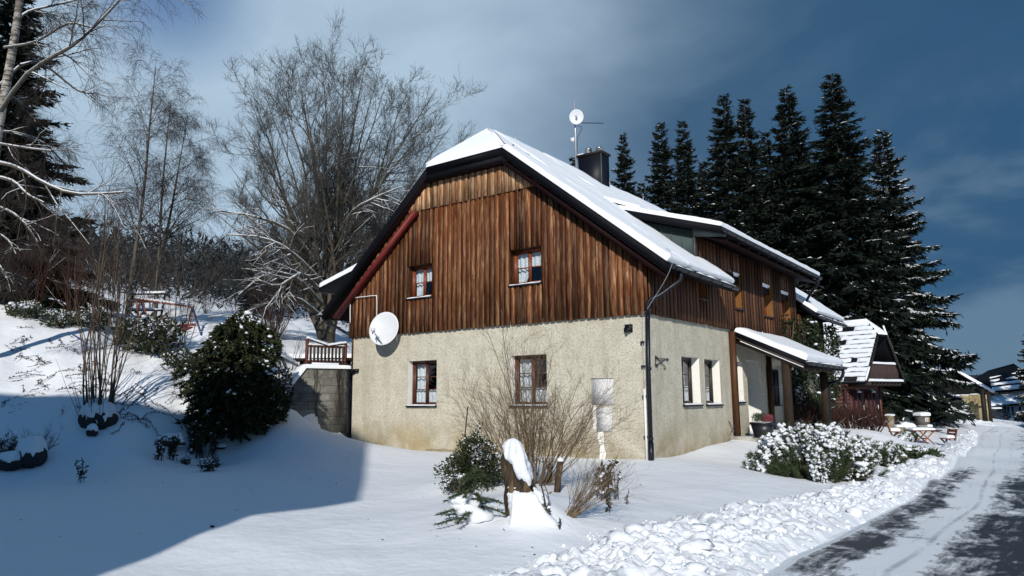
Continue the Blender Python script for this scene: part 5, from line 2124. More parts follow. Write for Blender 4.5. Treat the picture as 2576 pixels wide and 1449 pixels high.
leaf_bush('evergreen_shrub', G(330, 858), (.5, .4, .3), 420, .13, .05, 'snow-laden clump just behind the broad-leaved evergreen', M['holly'], 88, 130, .08, core=.6)

# holly-like bush at the stump
def lean_cone(p, rad):
    p = p.copy()
    t = np.clip((p[:, 2]+rad[2])/(2*rad[2]), 0, 1)
    k = 1.12-.72*t
    p[:, :2] *= k[:, None]
    return p


leaf_bush('box_bush', G(1192, 1222)+np.array([0, 0, -.08]), (.60, .50, .44), 8000, .052, .026, 'dark small-leaved evergreen bush left of the snow-capped stump', M['holly'], 91, 50, .034, core=.45, lump=.7, shape=lean_cone, up=.4)
leaf_bush('box_bush', G(1150, 1243), (.26, .24, .16), 700, .045, .022, 'low fringe of the small-leaved bush, nearest the stake', M['holly'], 92, 24, .04, core=.5)


# ------------------------------------------------------------------ mugo pine with snow
def mugo(name, base, R, H_, n, label, seed, snow=.8, needle=.10, group=None, mat_='pine', tilt=(0, 0), big=60):
    g = np.random.default_rng(seed)
    root = empty(name, base, label, 'shrub', group)
    a = g.uniform(0, 6.28, n)
    q = np.sqrt(g.random(n))
    ph = q*1.42
    d = np.stack([np.cos(a)*np.sin(ph), np.sin(a)*np.sin(ph), np.cos(ph)], 1)
    lum = np.array([1+.22*noise.noise(Vector(v*2.4)+Vector((seed, 0, 0))) for v in d])
    rr = g.uniform(.72, 1.05, n)*lum
    tip = d*rr[:, None]*np.array([R[0], R[1], H_])
    tip[:, 2] = np.maximum(tip[:, 2], .05+.12*g.random(n))
    tip[:, :2] += np.asarray(tilt)*(tip[:, 2:]/H_)
    s0 = tip*np.array([.10, .10, .0])
    m1 = s0+(tip-s0)*np.array([.6, .6, .35])
    st = np.stack([s0, m1, tip*np.array([.9, .9, .75]), tip], 1)+base
    np_obj('stem', *tubes(st, np.array([.022, .016, .011, .006])[None].repeat(n, 0), 4), M['bark'], root)
    # shoots: needles round the last part of every stem
    sh = g.uniform(.20, .34, n)
    ax = nrm(nrm(tip*np.array([1, 1, .55]))*.55+np.array([0, 0, .62])+g.normal(scale=.16, size=(n, 3)))
    k = 150
    idx = np.repeat(np.arange(n), k)
    u = g.uniform(-1.0, .45, len(idx))
    p = tip[idx]+base+ax[idx]*(u*sh[idx])[:, None]
    rn = nrm(g.normal(size=p.shape))
    rn = nrm(rn-(rn*ax[idx]).sum(1, keepdims=True)*ax[idx])
    dd = nrm(ax[idx]*g.uniform(.45, 1.1, (len(idx), 1))+rn*.8)
    L = needle*g.uniform(.7, 1.25, len(idx))
    V, Fq = blades(p, dd, L, np.full(len(idx), .011), g)
    np_obj('needles', V, Fq, M[mat_], root)
    vv = np.array([noise.noise(Vector(q*1.9)+Vector((seed, 0, 0)))+.35*noise.noise(Vector(q*5.)+Vector((0, seed, 0))) for q in tip])
    cov = vv+np.interp(tip[:, 2]/H_, [0, .25, .6, 1.], [-.40, -.06, .26, .40])+(snow-.8)*.6
    ks = np.where(cov > -.05)[0]
    m_ = 20
    ik = np.repeat(ks, m_)
    s = g.uniform(.017, .036, len(ik))*np.clip(.8+cov[ik], .6, 1.35)
    al = g.uniform(-.75, .22, len(ik))
    rn = nrm(g.normal(size=(len(ik), 3))+np.array([0, 0, .55]))
    pos = tip[ik]+base+ax[ik]*(sh[ik]*al)[:, None]+rn*(.035+.03*g.random((len(ik), 1)))+np.array([0, 0, .01])
    parts_ = [blobs(pos, np.stack([s*g.uniform(.8, 1.5, len(ik)), s*g.uniform(.8, 1.5, len(ik)), s*g.uniform(.7, 1.1, len(ik))], 1), .30, ICO1, g)]
    kb = g.choice(np.where(cov > .12)[0], min(big, int((cov > .12).sum())), replace=False)
    s = g.uniform(.05, .10, len(kb))
    pos = tip[kb]*np.array([.92, .92, .93])+base
    parts_.append(blobs(pos, np.stack([s*1.5, s*1.5, s*.5], 1), .34, ICO2, g))
    put_snow(cat(parts_), root)
    return root


pm = G(2075, 1205)
back = fh*.55
mugo('pine_bush', pm+back+np.array([0, 0, -.05]), (1.30, 1.0), 1.05, 420, 'large mugo pine bush heaped with snow beside the road', 101, .82, big=60)
mugo('pine_bush', G(2235, 1178)+fh*.3, (.52, .45), .55, 80, 'small snowy pine at the right foot of the large mugo pine', 102, .6, big=8)
mugo('pine_bush', down(at(2284, 1104, 34)), (.42, .4), .42, 60, 'small snow-capped pine behind the garden table', 103, .9, .10, big=12)
leaf_bush('juniper_bush', G(2300, 1152)+np.array([0, 0, .02]), (.62, .40, .15), 2600, .11, .03, 'low spreading juniper under a snow slab by the table', M['juniper'], 104, 110, .09, lump=.5, up=.2, stem=False)
leaf_bush('juniper_bush', G(2232, 1145), (.5, .4, .15), 1200, .11, .03, 'dark creeping juniper between the mugo pine and the table', M['juniper'], 105, 110, .10, lump=.5, up=.2, stem=False)
# russet hedge in front of the wooden garage
for j, (x, y, w_, h_) in enumerate([(2025, 1082, .9, 1.05), (2085, 1090, .9, .95), (2145, 1095, .9, .9), (2190, 1100, .8, .7)]):
    lab = ['russet twiggy hedge plant nearest the porch post', 'second russet hedge plant, below the garage drainpipe', 'third russet hedge plant, below the garage doors', 'last low russet hedge plant, at the garage corner'][j]
    b = down(at(x, y, 24.5))
    shrub('hedge_shrub', b, 46, h_, .9, lab, M['twig_red'], 120+j, .22 if j > 1 else .08, r=.015, sub=9, sub2=6, group='russet hedge plants before the garage', rs=.35)

# trailing stems poking out of the snow on the bank
def trailers():
    g = np.random.default_rng(150)
    st = []
    for k in range(130):
        p = G(g.uniform(-20, 330), g.uniform(815, 1030)) if k % 4 else G(g.uniform(300, 470), g.uniform(930, 1060))
        d = unit(np.array([g.normal(0, .4), g.normal(0, .4), 0])-fh*.3+rt*g.uniform(-.2, .9))
        pts = [p-np.array([0, 0, .03])]
        for j in range(5):
            q = pts[-1]+d*g.uniform(.06, .16)
            d = unit(d+g.normal(0, .3, 3)*np.array([1, 1, 0]))
            q = np.array([q[0], q[1], hgt(q[0], q[1])+.02+.05*g.random()])
            pts.append(q)
        st.append(pts)
    st = np.array(st)
    V1, F1 = tubes(st, np.full(st.shape[:2], .006), 3)
    idx = np.repeat(np.arange(len(st)), 26)
    u = g.uniform(0, 4.99, len(idx))
    i = u.astype(int)
    w = (u-i)[:, None]
    p = st[idx, i]*(1-w)+st[idx, i+1]*w
    V2, F2 = leaves(p, nrm(g.normal(size=p.shape)+np.array([0, 0, .3])), g.uniform(.03, .07, len(p)), g.uniform(.015, .03, len(p)), g)
    o = np_obj('trailing_stems', *cat([(V1, F1), (V2, F2)]), M['twig_dark'])
    o['kind'] = 'stuff'
    o['label'] = 'dark trailing ground-cover stems poking out of the snowy bank'


trailers()


# ivy over the end of the house and the porch
def ivy():
    g = np.random.default_rng(131)
    root = empty('ivy', (1.2, 13.5, .2), 'dark ivy climbing the far end of the house behind the porch', 'climber')
    N = 9000
    y = g.uniform(10.2, 16.6, N)
    z = g.uniform(.2, 4.2, N)
    n_ = np.array([noise.noise(Vector((a*.6, b*.8, 3))) for a, b in zip(y, z)])
    keep = n_ > -.28
    x = .15+.55*(n_+.35)+g.uniform(-.25, .1, N)
    p = np.stack([x, y, z], 1)[keep]
    d = nrm(np.array([.5, -.5, -.5])+g.normal(scale=.5, size=p.shape))
    V, Fq = leaves(p, d, g.uniform(.07, .15, len(p)), g.uniform(.05, .11, len(p)), g)
    np_obj('foliage', V, Fq, M['ivy'], root)
    k = g.choice(len(p), 70)
    s = g.uniform(.03, .09, 70)
    Vb, Fb = blobs(p[k]+np.array([.08, 0, .03]), np.stack([s, s, s*.6], 1), .25, ICO1, g)
    put_snow((Vb, Fb), root)
    st = np.array([smooth_path([(.05, yy, .1), (.1, yy+.2, 1.5), (.12, yy-.1, 3.), (.2, yy, 4.)], 8) for yy in np.linspace(10.6, 16.2, 8)])
    np_obj('stem', *tubes(st, np.full((8, 8), .02), 4), M['bark'], root)


ivy()


# ------------------------------------------------------------------ woods on the rise behind
def far_wood():
    g = np.random.default_rng(140)
    # leafless and evergreen growth that closes the view behind the bank
    N = 230
    px = g.uniform(-250, 1250, N)
    D = g.uniform(52, 120, N)
    P0 = np.array([down(at(x, 760, d)) for x, d in zip(px, D)])
    Hh = g.uniform(2.8, 5.8, N)
    st = []
    rd = []
    for p, h in zip(P0, Hh):
        e = p+np.array([g.normal(0, .5), g.normal(0, .5), h])
        st.append(smooth_path([p-np.array([0, 0, .4]), (p+e)/2+g.normal(0, .15, 3), e], 6))
        rd.append(np.linspace(.10, .02, 6))
    st, rd = np.array(st), np.array(rd)
    parts_ = [tubes(st, rd, 4)]
    P, R = grow(st, rd, 15, (.12, 1.), (25, 65), lambda t, L: (.42-.2*t)*L, .6, 4, (0, 0, .25), .13, .35, .016, g)
    parts_.append(tubes(P, R, 3))
    P, R = grow(P, R, 7, (.15, 1.), (25, 65), lambda t, L: .2+.45*L, .6, 3, (0, 0, .2), .15, .35, .013, g)
    parts_.append(tubes(P, R, 3))
    o = np_obj('far_wood', *cat(parts_), M['twig_dark'])
    o['kind'] = 'stuff'
    o['label'] = 'bare dark wood closing the view behind the bank'
    # dense understorey mass
    N = 42000
    px = g.uniform(-300, 1300, N)
    D = g.uniform(46, 110, N)
    rt_ = np.array([at(x, 800, d)[:2] for x, d in zip(px, D)])
    zb = hv(rt_)
    n_ = np.array([noise.noise(Vector((a*.09, b*.09, 1))) for a, b in rt_])
    hh = (2.4+2.6*n_+1.2)*g.random(N)**1.1*1.25
    p = np.c_[rt_, zb+np.maximum(hh, .05)]
    d = nrm(g.normal(size=p.shape)+np.array([0, 0, .5]))
    L = g.uniform(.35, .95, N)
    V, Fq = leaves(p, d, L, L*.20, g)
    o = np_obj('undergrowth', V, Fq, M['wood_mass'])
    o['kind'] = 'stuff'
    o['label'] = 'dark tangled undergrowth of the wood behind the bank'
    # the next rise, dark with conifers
    N = 900
    px = g.uniform(-400, 1400, N)
    D = g.uniform(118, 175, N)
    b = np.array([down(at(x, 700, d)) for x, d in zip(px, D)])
    h = g.uniform(1.6, 3.8, N)
    k = 26
    idx = np.repeat(np.arange(N), k)
    t = g.random(len(idx))
    a = g.uniform(0, 6.28, len(idx))
    p = b[idx]+np.stack([np.cos(a)*.2, np.sin(a)*.2, h[idx]*t], 1)
    d = nrm(np.stack([np.cos(a), np.sin(a), -.25+.5*t], 1))
    L = h[idx]*.30*(1-t)+.3
    V, Fq = leaves(p, d, L, L*.5, g)
    o = np_obj('hill_wood', V, Fq, M['wood_mass'])
    o['kind'] = 'stuff'
    o['label'] = 'conifer wood on the rise far behind the swing'


far_wood()


# ------------------------------------------------------------------ retaining wall and terrace
WA = np.array([-10.12, .12, 0])
wdir = np.array([math.sin(math.radians(16)), math.cos(math.radians(16)), 0])
wn_ = np.array([wdir[1], -wdir[0], 0])


def wl(x, y, off=0.):
    return onpl(WA+wn_*off, wn_, x, y)


def retaining():
    root = empty('retaining_wall', wl(800, 1080), 'stained concrete block wall with a slanted top at the left corner of the house', 'wall')
    poly = [wl(885, 1130), wl(882, 927), wl(769, 924), wl(700, 1012), wl(690, 1130)]
    poly[1][2] = poly[2][2] = (poly[1][2]+poly[2][2])/2
    mb = MB().prism(poly, -wn_*.36)
    o = mb.build('wall', M['blocks'], root)
    uv = o.data.uv_layers.new(name='UVMap')
    for l in o.data.loops:
        v = np.array(o.data.vertices[l.vertex_index].co)+np.array(root.location)
        uv.data[l.index].uv = (float((v-WA)@wdir), float(v[2]+.04))
    mb = MB()
    for a, b in ((poly[1], poly[2]), (poly[2], poly[3])):
        n_ = unit(np.cross(b-a, -wn_))
        n_ = n_ if n_[2] > 0 else -n_
        snow_sheet(mb, a+wn_*.05, b+wn_*.05, b-wn_*.5, a-wn_*.5, 14, 5, .10, n_, 31., edge=.08)
    mb.build('snow', M['roof_snow'], root, smooth=True)
    # bare creeper stems
    g = np.random.default_rng(5)
    st = []
    for k in range(26):
        x = g.choice([795, 850, 855, 860, 866])+g.normal(0, 3.5)
        p = [wl(x+g.normal(0, 2.5), y, .015+.02*g.random()) for y in np.linspace(930, 1075-g.uniform(0, 60), 7)]
        st.append(smooth_path(p, 14))
    np_obj('creeper', *tubes(np.array(st), np.full((26, 14), .0045), 3), M['twig_dark'], root)
    mb = MB()
    g_ = []
    for y in np.linspace(928, 1092, 14):
        w_ = wl(877, y, .02)
        g_.append([w_-wdir*.09*(.8+.3*math.sin(y*.3))+wn_*.0, w_+wn_*.05, w_+wdir*.08*(.8+.3*math.sin(y*.2))])
    mb.grid(g_)
    mb.build('damp_membrane', M['chimney'], root)
    return poly


poly = retaining()
zt_top = poly[1][2]
# terrace behind: a snow bank level with the wall top
mb = MB()
a, b, c_ = poly[1]-wn_*.3, poly[2]-wn_*.3, poly[3]-wn_*.3
rows = []
for t in np.linspace(0, 1, 15):
    o = -wn_*(t*5.)
    row = []
    for s_, base_ in ((0, a+wdir*5), (.3, a+wdir*2), (.5, a), (.75, b), (.87, (b+c_)/2), (1, c_), (1.1, c_+np.array([0, 0, -.5])-wdir*.2)):
        p = base_+o
        hgr = hgt(p[0], p[1])
        zz = base_[2]*(1-t**1.5)+hgr*t**1.5
        row.append(np.array([p[0], p[1], max(zz, hgr-.1 if t < .98 else hgr-.25)+.04*noise.noise(Vector((p[0]*2, p[1]*2, 0)))]))
    rows.append(row)
mb.grid(rows)
o = mb.build('terrace_ground', M['snow'], smooth=True)
o['kind'] = 'structure'
o['label'] = 'snowy terrace behind the block wall'


def railing():
    off = -.18
    root = empty('terrace_railing', wl(770, 920, off), 'weathered red wooden railing with snow on its rails above the block wall', 'railing')
    lo, hi = wl(771, 917, off), wl(868, 919, off)
    zb = zt_top+.06
    L = np.linalg.norm((hi-lo)[:2])
    d = unit(np.r_[(hi-lo)[:2], 0])
    P = lambda s, z: np.array([lo[0], lo[1], zb])+d*s+np.array([0, 0, z])
    for s, h in ((0, .80), (L, .70)):
        MB().beam(P(s, -.1), P(s, h), .075, .075, (0, 1, 0)).build('post', M['red_rail'], root)
    for z, m_ in ((.14, 'red_rail'), (.60, 'red_rail')):
        MB().beam(P(.03, z), P(L-.03, z), .06, .07).build('rail', M[m_], root)
    MB().beam(P(-.02, .82), P(L*.52, .62), .10, .03).build('rail', M['old_wood'], root, tinted=True)
    MB().beam(P(L*.5, .61), P(L+.03, .72), .10, .03).build('rail', M['old_wood'], root, tinted=True)
    for k in range(10):
        s = .1+(L-.2)*k/9
        MB().beam(P(s, .10)+wn_*.045, P(s, .62)+wn_*.045, .065, .02, wn_, random.random()).build('baluster', M['old_wood'], root, tinted=True)
    for z0, z1, s0, s1, w_ in ((.175, .175, .03, L-.03, .035), (.635, .635, .03, L-.03, .035), (.838, .64, -.02, L*.52, .05), (.628, .738, L*.5, L+.03, .05)):
        mb = MB()
        mb.tube([P(s0+(s1-s0)*t, z0+(z1-z0)*t+.012+.012*noise.noise(Vector((t*9, z0, 0)))) for t in np.linspace(0, 1, 16)], w_, 8)
        mb.build('snow', M['twig_snow'], root, smooth=True)
    # two half-buried log benches behind it
    for x, y, w_, lab in ((725, 882, .85, 'rough log bench buried in snow left of the terrace railing'), (800, 872, 1.3, 'long log bench under snow right behind the terrace railing')):
        c0 = at(x, y, 24)
        c0 = np.array([c0[0], c0[1], max(hgt(c0[0], c0[1]), 2.3)])
        r = empty('log_bench', c0, lab, 'bench', 'log benches on the terrace')
        sd = rt
        MB().beam(c0-sd*w_+np.array([0, 0, .42]), c0+sd*w_+np.array([0, 0, .42]), .42, .10).build('seat', M['old_wood'], r, tinted=True)
        for s in (-.7, .7):
            MB().beam(c0+sd*w_*s+np.array([0, 0, -.05]), c0+sd*w_*s+np.array([0, 0, .38]), .28, .28, (0, 1, 0)).build('leg', M['old_wood'], r, tinted=True)
        mb = MB()
        q = np.array([0, 0, .472])
        snow_sheet(mb, c0-sd*w_-fh*.2+q, c0+sd*w_-fh*.2+q, c0+sd*w_+fh*.2+q, c0-sd*w_+fh*.2+q, 14, 6, .15, (0, 0, 1), x, edge=.12)
        mb.build('snow', M['roof_snow'], r, smooth=True)


railing()


# ------------------------------------------------------------------ swing set
def swing():
    D = 27.
    a, b = at(340, 752, D+1.2), at(487, 772, D-.4)
    root = empty('swing_set', down((a+b)/2), 'red and blue metal garden swing with a red seat under snow', 'swing')
    m_ = {}
    for k, c in (('blue', (.012, .035, .13)), ('orange', (.38, .10, .045)), ('yellow', (.40, .24, .07)), ('crim', (.17, .010, .012)), ('pink', (.24, .07, .055))):
        m_[k] = simple('swing_%s_paint' % k, c, tuple(q*.8 for q in c), 8, .45, .05)
    MB().tube([a, b], .05, 8).build('crossbar', m_['pink'], root, smooth=True)
    mb = MB()
    mb.tube([a+(b-a)*t+np.array([0, 0, .045+.01*noise.noise(Vector((t*12, 0, 0)))]) for t in np.linspace(0, 1, 20)], .045, 7)
    mb.build('snow', M['twig_snow'], root, smooth=True)

    def leg(p, x, y, D_, c):
        q = at(x, y, D_)
        q = down(q)
        MB().tube([p, q-np.array([0, 0, .15])], .035, 8).build('leg', m_[c], root, smooth=True)
        return q
    l1 = leg(a+(b-a)*.02, 352, 815, D+1.4, 'pink')
    l2 = leg(a+(b-a)*.10, 372, 830, D+.6, 'blue')
    l3 = leg(a+(b-a)*.13, 377, 828, D+.2, 'pink')
    l4 = leg(a+(b-a)*.03, 346, 800, D+1.8, 'blue')
    r1 = leg(b-(b-a)*.02, 512, 862, D-1.1, 'blue')
    r2 = leg(b-(b-a)*.02, 470, 812, D+1.2, 'blue')
    MB().tube([b+(r1-b)*.42, b+(r2-b)*.42], .02, 6).build('brace', m_['yellow'], root, smooth=True)
    # hanging bench seat
    s0 = a+(b-a)*.62
    s1 = a+(b-a)*.93
    z = at(440, 842, D)[2]
    for p, c in ((s0, 'orange'), (s0+(s1-s0)*.12+fh*.3, 'yellow'), (s1, 'yellow'), (s1+fh*.3, 'orange')):
        MB().tube([p, np.array([p[0], p[1], z])], .017, 6).build('hanger', m_[c], root, smooth=True)
    A, B = np.array([s0[0], s0[1], z]), np.array([s1[0], s1[1], z])
    e = unit(B-A)
    sd = unit(np.cross(e, (0, 0, 1)))
    MB().obox((A+B)/2, (B-A)/2*1.1, sd*.25, (0, 0, .025)).build('seat', m_['crim'], root)
    MB().obox((A+B)/2-sd*.27+np.array([0, 0, .26]), (B-A)/2*1.1, sd*.015, (0, 0, .14)).build('backrest', m_['crim'], root)
    for p in (A-e*.05, B+e*.05):
        MB().obox(p+np.array([0, 0, .12]), e*.02, sd*.27, (0, 0, .13)).build('armrest', m_['crim'], root)
    mb = MB()
    q = np.array([0, 0, .028])
    snow_sheet(mb, A-sd*.24+q, B-sd*.24+q, B+sd*.24+q, A+sd*.24+q, 10, 5, .12, (0, 0, 1), 41, edge=.12)
    mb.build('snow', M['twig_snow'], root, smooth=True)
    # snowed plank ladder behind the left legs
    c0 = at(362, 800, 30)
    c0 = down(c0)
    r = empty('plank_bench', c0, 'snow-covered plank bench standing behind the left swing legs', 'bench')
    for k, z in enumerate((.42, .80, 1.15)):
        o = MB().obox(c0+np.array([0, 0, z])+fh*.12*k, rt*.75, fh*.10, (0, 0, .025)).build('plank', M['old_wood'], r, tinted=True)
        mb = MB()
        p = c0+np.array([0, 0, z+.026])+fh*.12*k
        snow_sheet(mb, p-rt*.74-fh*.1, p+rt*.74-fh*.1, p+rt*.74+fh*.1, p-rt*.74+fh*.1, 10, 4, .08, (0, 0, 1), k, edge=.06)
        mb.build('snow', M['twig_snow'], r, smooth=True)
    for s in (-.68, .68):
        MB().beam(c0+rt*s-np.array([0, 0, .1]), c0+rt*s+fh*.3+np.array([0, 0, 1.2]), .07, .07, (0, 1, 0)).build('leg', M['old_wood'], r, tinted=True)


swing()


# ------------------------------------------------------------------ stones and the ring stump on the bank
def rock(name, c, rad, label, mat_, cat_, seed, snow=True, amp=.35, sink=.3, group=None, snow_t=.10):
    root = empty(name, c, label, cat_, group)
    V0, F0 = ICO4
    V = V0.copy()
    for i, v in enumerate(V):
        n1 = noise.noise(Vector(v*1.4)+Vector((seed, 0, 0)))
        n2 = noise.noise(Vector(v*3.6)+Vector((0, seed, 0)))
        V[i] = v*(1+amp*n1+amp*.35*n2)
    V = V*np.asarray(rad)
    V[:, 2] += rad[2]*(1-sink)
    np_obj('stone', V+c, F0, mat_, root, True)
    if snow:
        d = nrm(V0)
        k = np.clip((d[:, 2]-.22+.4*np.array([noise.noise(Vector(v*2.5)+Vector((seed, 7, 0))) for v in V0]))*2.2, -.35, 1)
        Vs = V+np.array([0, 0, 1.])*(k*snow_t)[:, None]+d*(np.where(k > 0, .012, -.05))[:, None]
        np_obj('snow', Vs+c, F0, M['roof_snow'], root, True)
    return root


def ring_stump():
    c = pb+np.array([0, 0, -.12])
    root = empty('old_stump', c, 'squat dark old stump with a snow cap holding the tall hazel rods', 'stump')
    V0, F0 = ICO4
    V = V0.copy()
    for i, v in enumerate(V):
        a = math.atan2(v[1], v[0])
        V[i] = v*np.array([1, 1, 1])*(1+.10*math.cos(a*7)*(1-abs(v[2]))+.15*noise.noise(Vector(v*2.6)))
    V = V*np.array([.37, .37, .36])+np.array([0, 0, .20])
    np_obj('stump', V+c, F0, M['dark_stone'], root, True)
    d = V0
    k = np.clip((d[:, 2]-.05+.55*np.array([noise.noise(Vector(v*3.6)) for v in V0]))*3, -.4, 1)
    Vs = V+np.array([0, 0, .09])*k[:, None]+d*(np.where(k > 0, .015, -.05))[:, None]
    np_obj('snow', Vs+c, F0, M['twig_snow'], root, True)
    rock('stone', G(232, 1093), (.13, .11, .12), 'small dark stone leaning at the foot of the ring stump', M['dark_stone'], 'stone', 9, True, .3, .5, None, .05)


ring_stump()
rock('boulder', G(76, 1170), (.34, .28, .30), 'dark boulder with a smooth snow cap at the lower left', M['dark_stone'], 'boulder', 3, True, .18, .35, None, .09)
rock('boulder', G(30, 1178), (.30, .26, .18), 'low dark boulder under snow left of the capped boulder', M['dark_stone'], 'boulder', 5, True, .25, .4, None, .06)
rock('stone_slab', G(432, 1120), (.42, .22, .10), 'flat dark stone slab under a snow ledge by the withered plants', M['dark_stone'], 'stone', 6, True, .2, .4, None, .12)
rock('stone_slab', G(552, 1128), (.24, .12, .05), 'thin dark stone slab showing from the snow below the cedar', M['dark_stone'], 'stone', 7, True, .2, .5, None, .05)
shrub('bare_shrub', G(88, 1142), 13, .75, 1.1, 'bare branchy shrub behind the capped boulder', M['twig_dark'], 201, .25, r=.010, sub=5, sub2=4, cat_='shrub')
leaf_bush('evergreen_shrub', G(14, 1155), (.28, .25, .26), 500, .07, .03, 'dark leafy sprigs at the left edge by the boulders', M['holly'], 202, 30, .05, core=.4)


def sprig(base, n, H_, label, mat_, seed, leaf=.05, dens=26, snow=10, name='plant', group=None, spread=.35, brown=None, cat_='plant'):
    g = np.random.default_rng(seed)
    root = empty(name, base, label, cat_, group)
    st = []
    for k in range(n):
        a = g.uniform(0, 6.28)
        d = unit((math.cos(a)*spread*g.random(), math.sin(a)*spread*g.random(), 1))
        l = H_*g.uniform(.65, 1.05)
        st.append(smooth_path([base+np.array([math.cos(a), math.sin(a), 0])*.05*n**.5*g.random()-np.array([0, 0, .04]), base+d*l*.5, base+d*l+g.normal(0, .02, 3)], 6))
    st = np.array(st)
    np_obj('stem', *tubes(st, np.array([.006]*6)[None].repeat(n, 0), 4), M['twig_dark'], root)
    idx = np.repeat(np.arange(n), dens)
    u = g.uniform(.25, 1., len(idx))*4.99
    i = u.astype(int)
    w = (u-i)[:, None]
    p = st[idx, i]*(1-w)+st[idx, i+1]*w
    d = nrm(g.normal(size=p.shape)+np.array([0, 0, -.35 if brown else .3]))
    L = leaf*g.uniform(.6, 1.3, len(p))
    V, Fq = leaves(p, d, L, L*.42, g)
    np_obj('foliage', V, Fq, mat_, root)
    if snow:
        k = g.choice(len(p), min(snow, len(p)), replace=False)
        s = g.uniform(.5, 1.1, len(k))*leaf*.55
        Vb, Fb = blobs(p[k]+np.array([0, 0, .02]), np.stack([s, s, s*.7], 1), .25, ICO1, g)
        put_snow((Vb, Fb), root)
    return root


sprig(G(205, 1214), 4, .42, 'leafy evergreen sprig alone in the shaded snow', M['holly'], 211, .06, 34, 8)
sprig(G(400, 1160), 12, .55, 'withered leaf stalks at the left end of the shaded bed', M['dead_leaf'], 212, .09, 18, 14, brown=True, spread=.3)
sprig(G(432, 1158), 13, .58, 'withered leaf stalks beside the flat slab', M['dead_leaf'], 213, .09, 20, 12, brown=True, spread=.3)
sprig(G(492, 1148), 46, .85, 'dense dark dead perennials under the cedar', M['dead_leaf'], 214, .06, 42, 26, brown=True, spread=.5)
sprig(G(535, 1152), 22, .75, 'thin dry stalks with seed heads right of the dead perennials', M['dead_leaf'], 215, .035, 14, 4, brown=True, spread=.35)
leaf_bush('evergreen_shrub', G(526, 1186), (.22, .2, .15), 420, .06, .028, 'small round snowy bush in front of the dry stalks', M['holly'], 216, 46, .045, core=.4)
leaf_bush('evergreen_shrub', G(467, 1170), (.10, .10, .10), 160, .05, .025, 'tiny snowy tuft left of the small round bush', M['holly'], 217, 16, .03, core=.4)
# stray leaf on the shaded lawn
lf = G(526, 1330)
V, Fq = leaves(np.array([lf+np.array([0, 0, .012])]), np.array([[.9, .3, .25]]), np.array([.09]), np.array([.05]))
tag(np_obj('fallen_leaf', V, Fq, M['twig_red']), 'single curled brown leaf lying on the shaded snow', 'leaf')


# ------------------------------------------------------------------ the bed in the middle of the lawn
cb = G(1342, 1225)
shrub('ornamental_shrub', cb+fh*.35, 52, 2.1, .78, 'large bare tan shrub with many fine stems in front of the gable', M['twig_tan'], 221, 0, r=.0095, sub=9, sub2=6, curve=.30, rs=.22, K=9, a1=(22, 58), wig=.11)
shrub('ornamental_shrub', cb+fh*.30, 9, 2.75, .16, 'few long upright shoots rising through the tan shrub', M['twig_tan'], 222, 0, r=.010, sub=7, sub2=4, curve=.15, rs=.12, K=9, a1=(18, 45), wig=.08)
shrub('spirea_shrub', G(1425, 1288), 30, .95, .55, 'low wiry twigs leaning right beside the stump bed', M['twig_tan'], 223, 0, tuple(rt*1.25), r=.0052, sub=5, sub2=4, curve=.55, rs=.07, K=8, a1=(20, 55), wig=.12)


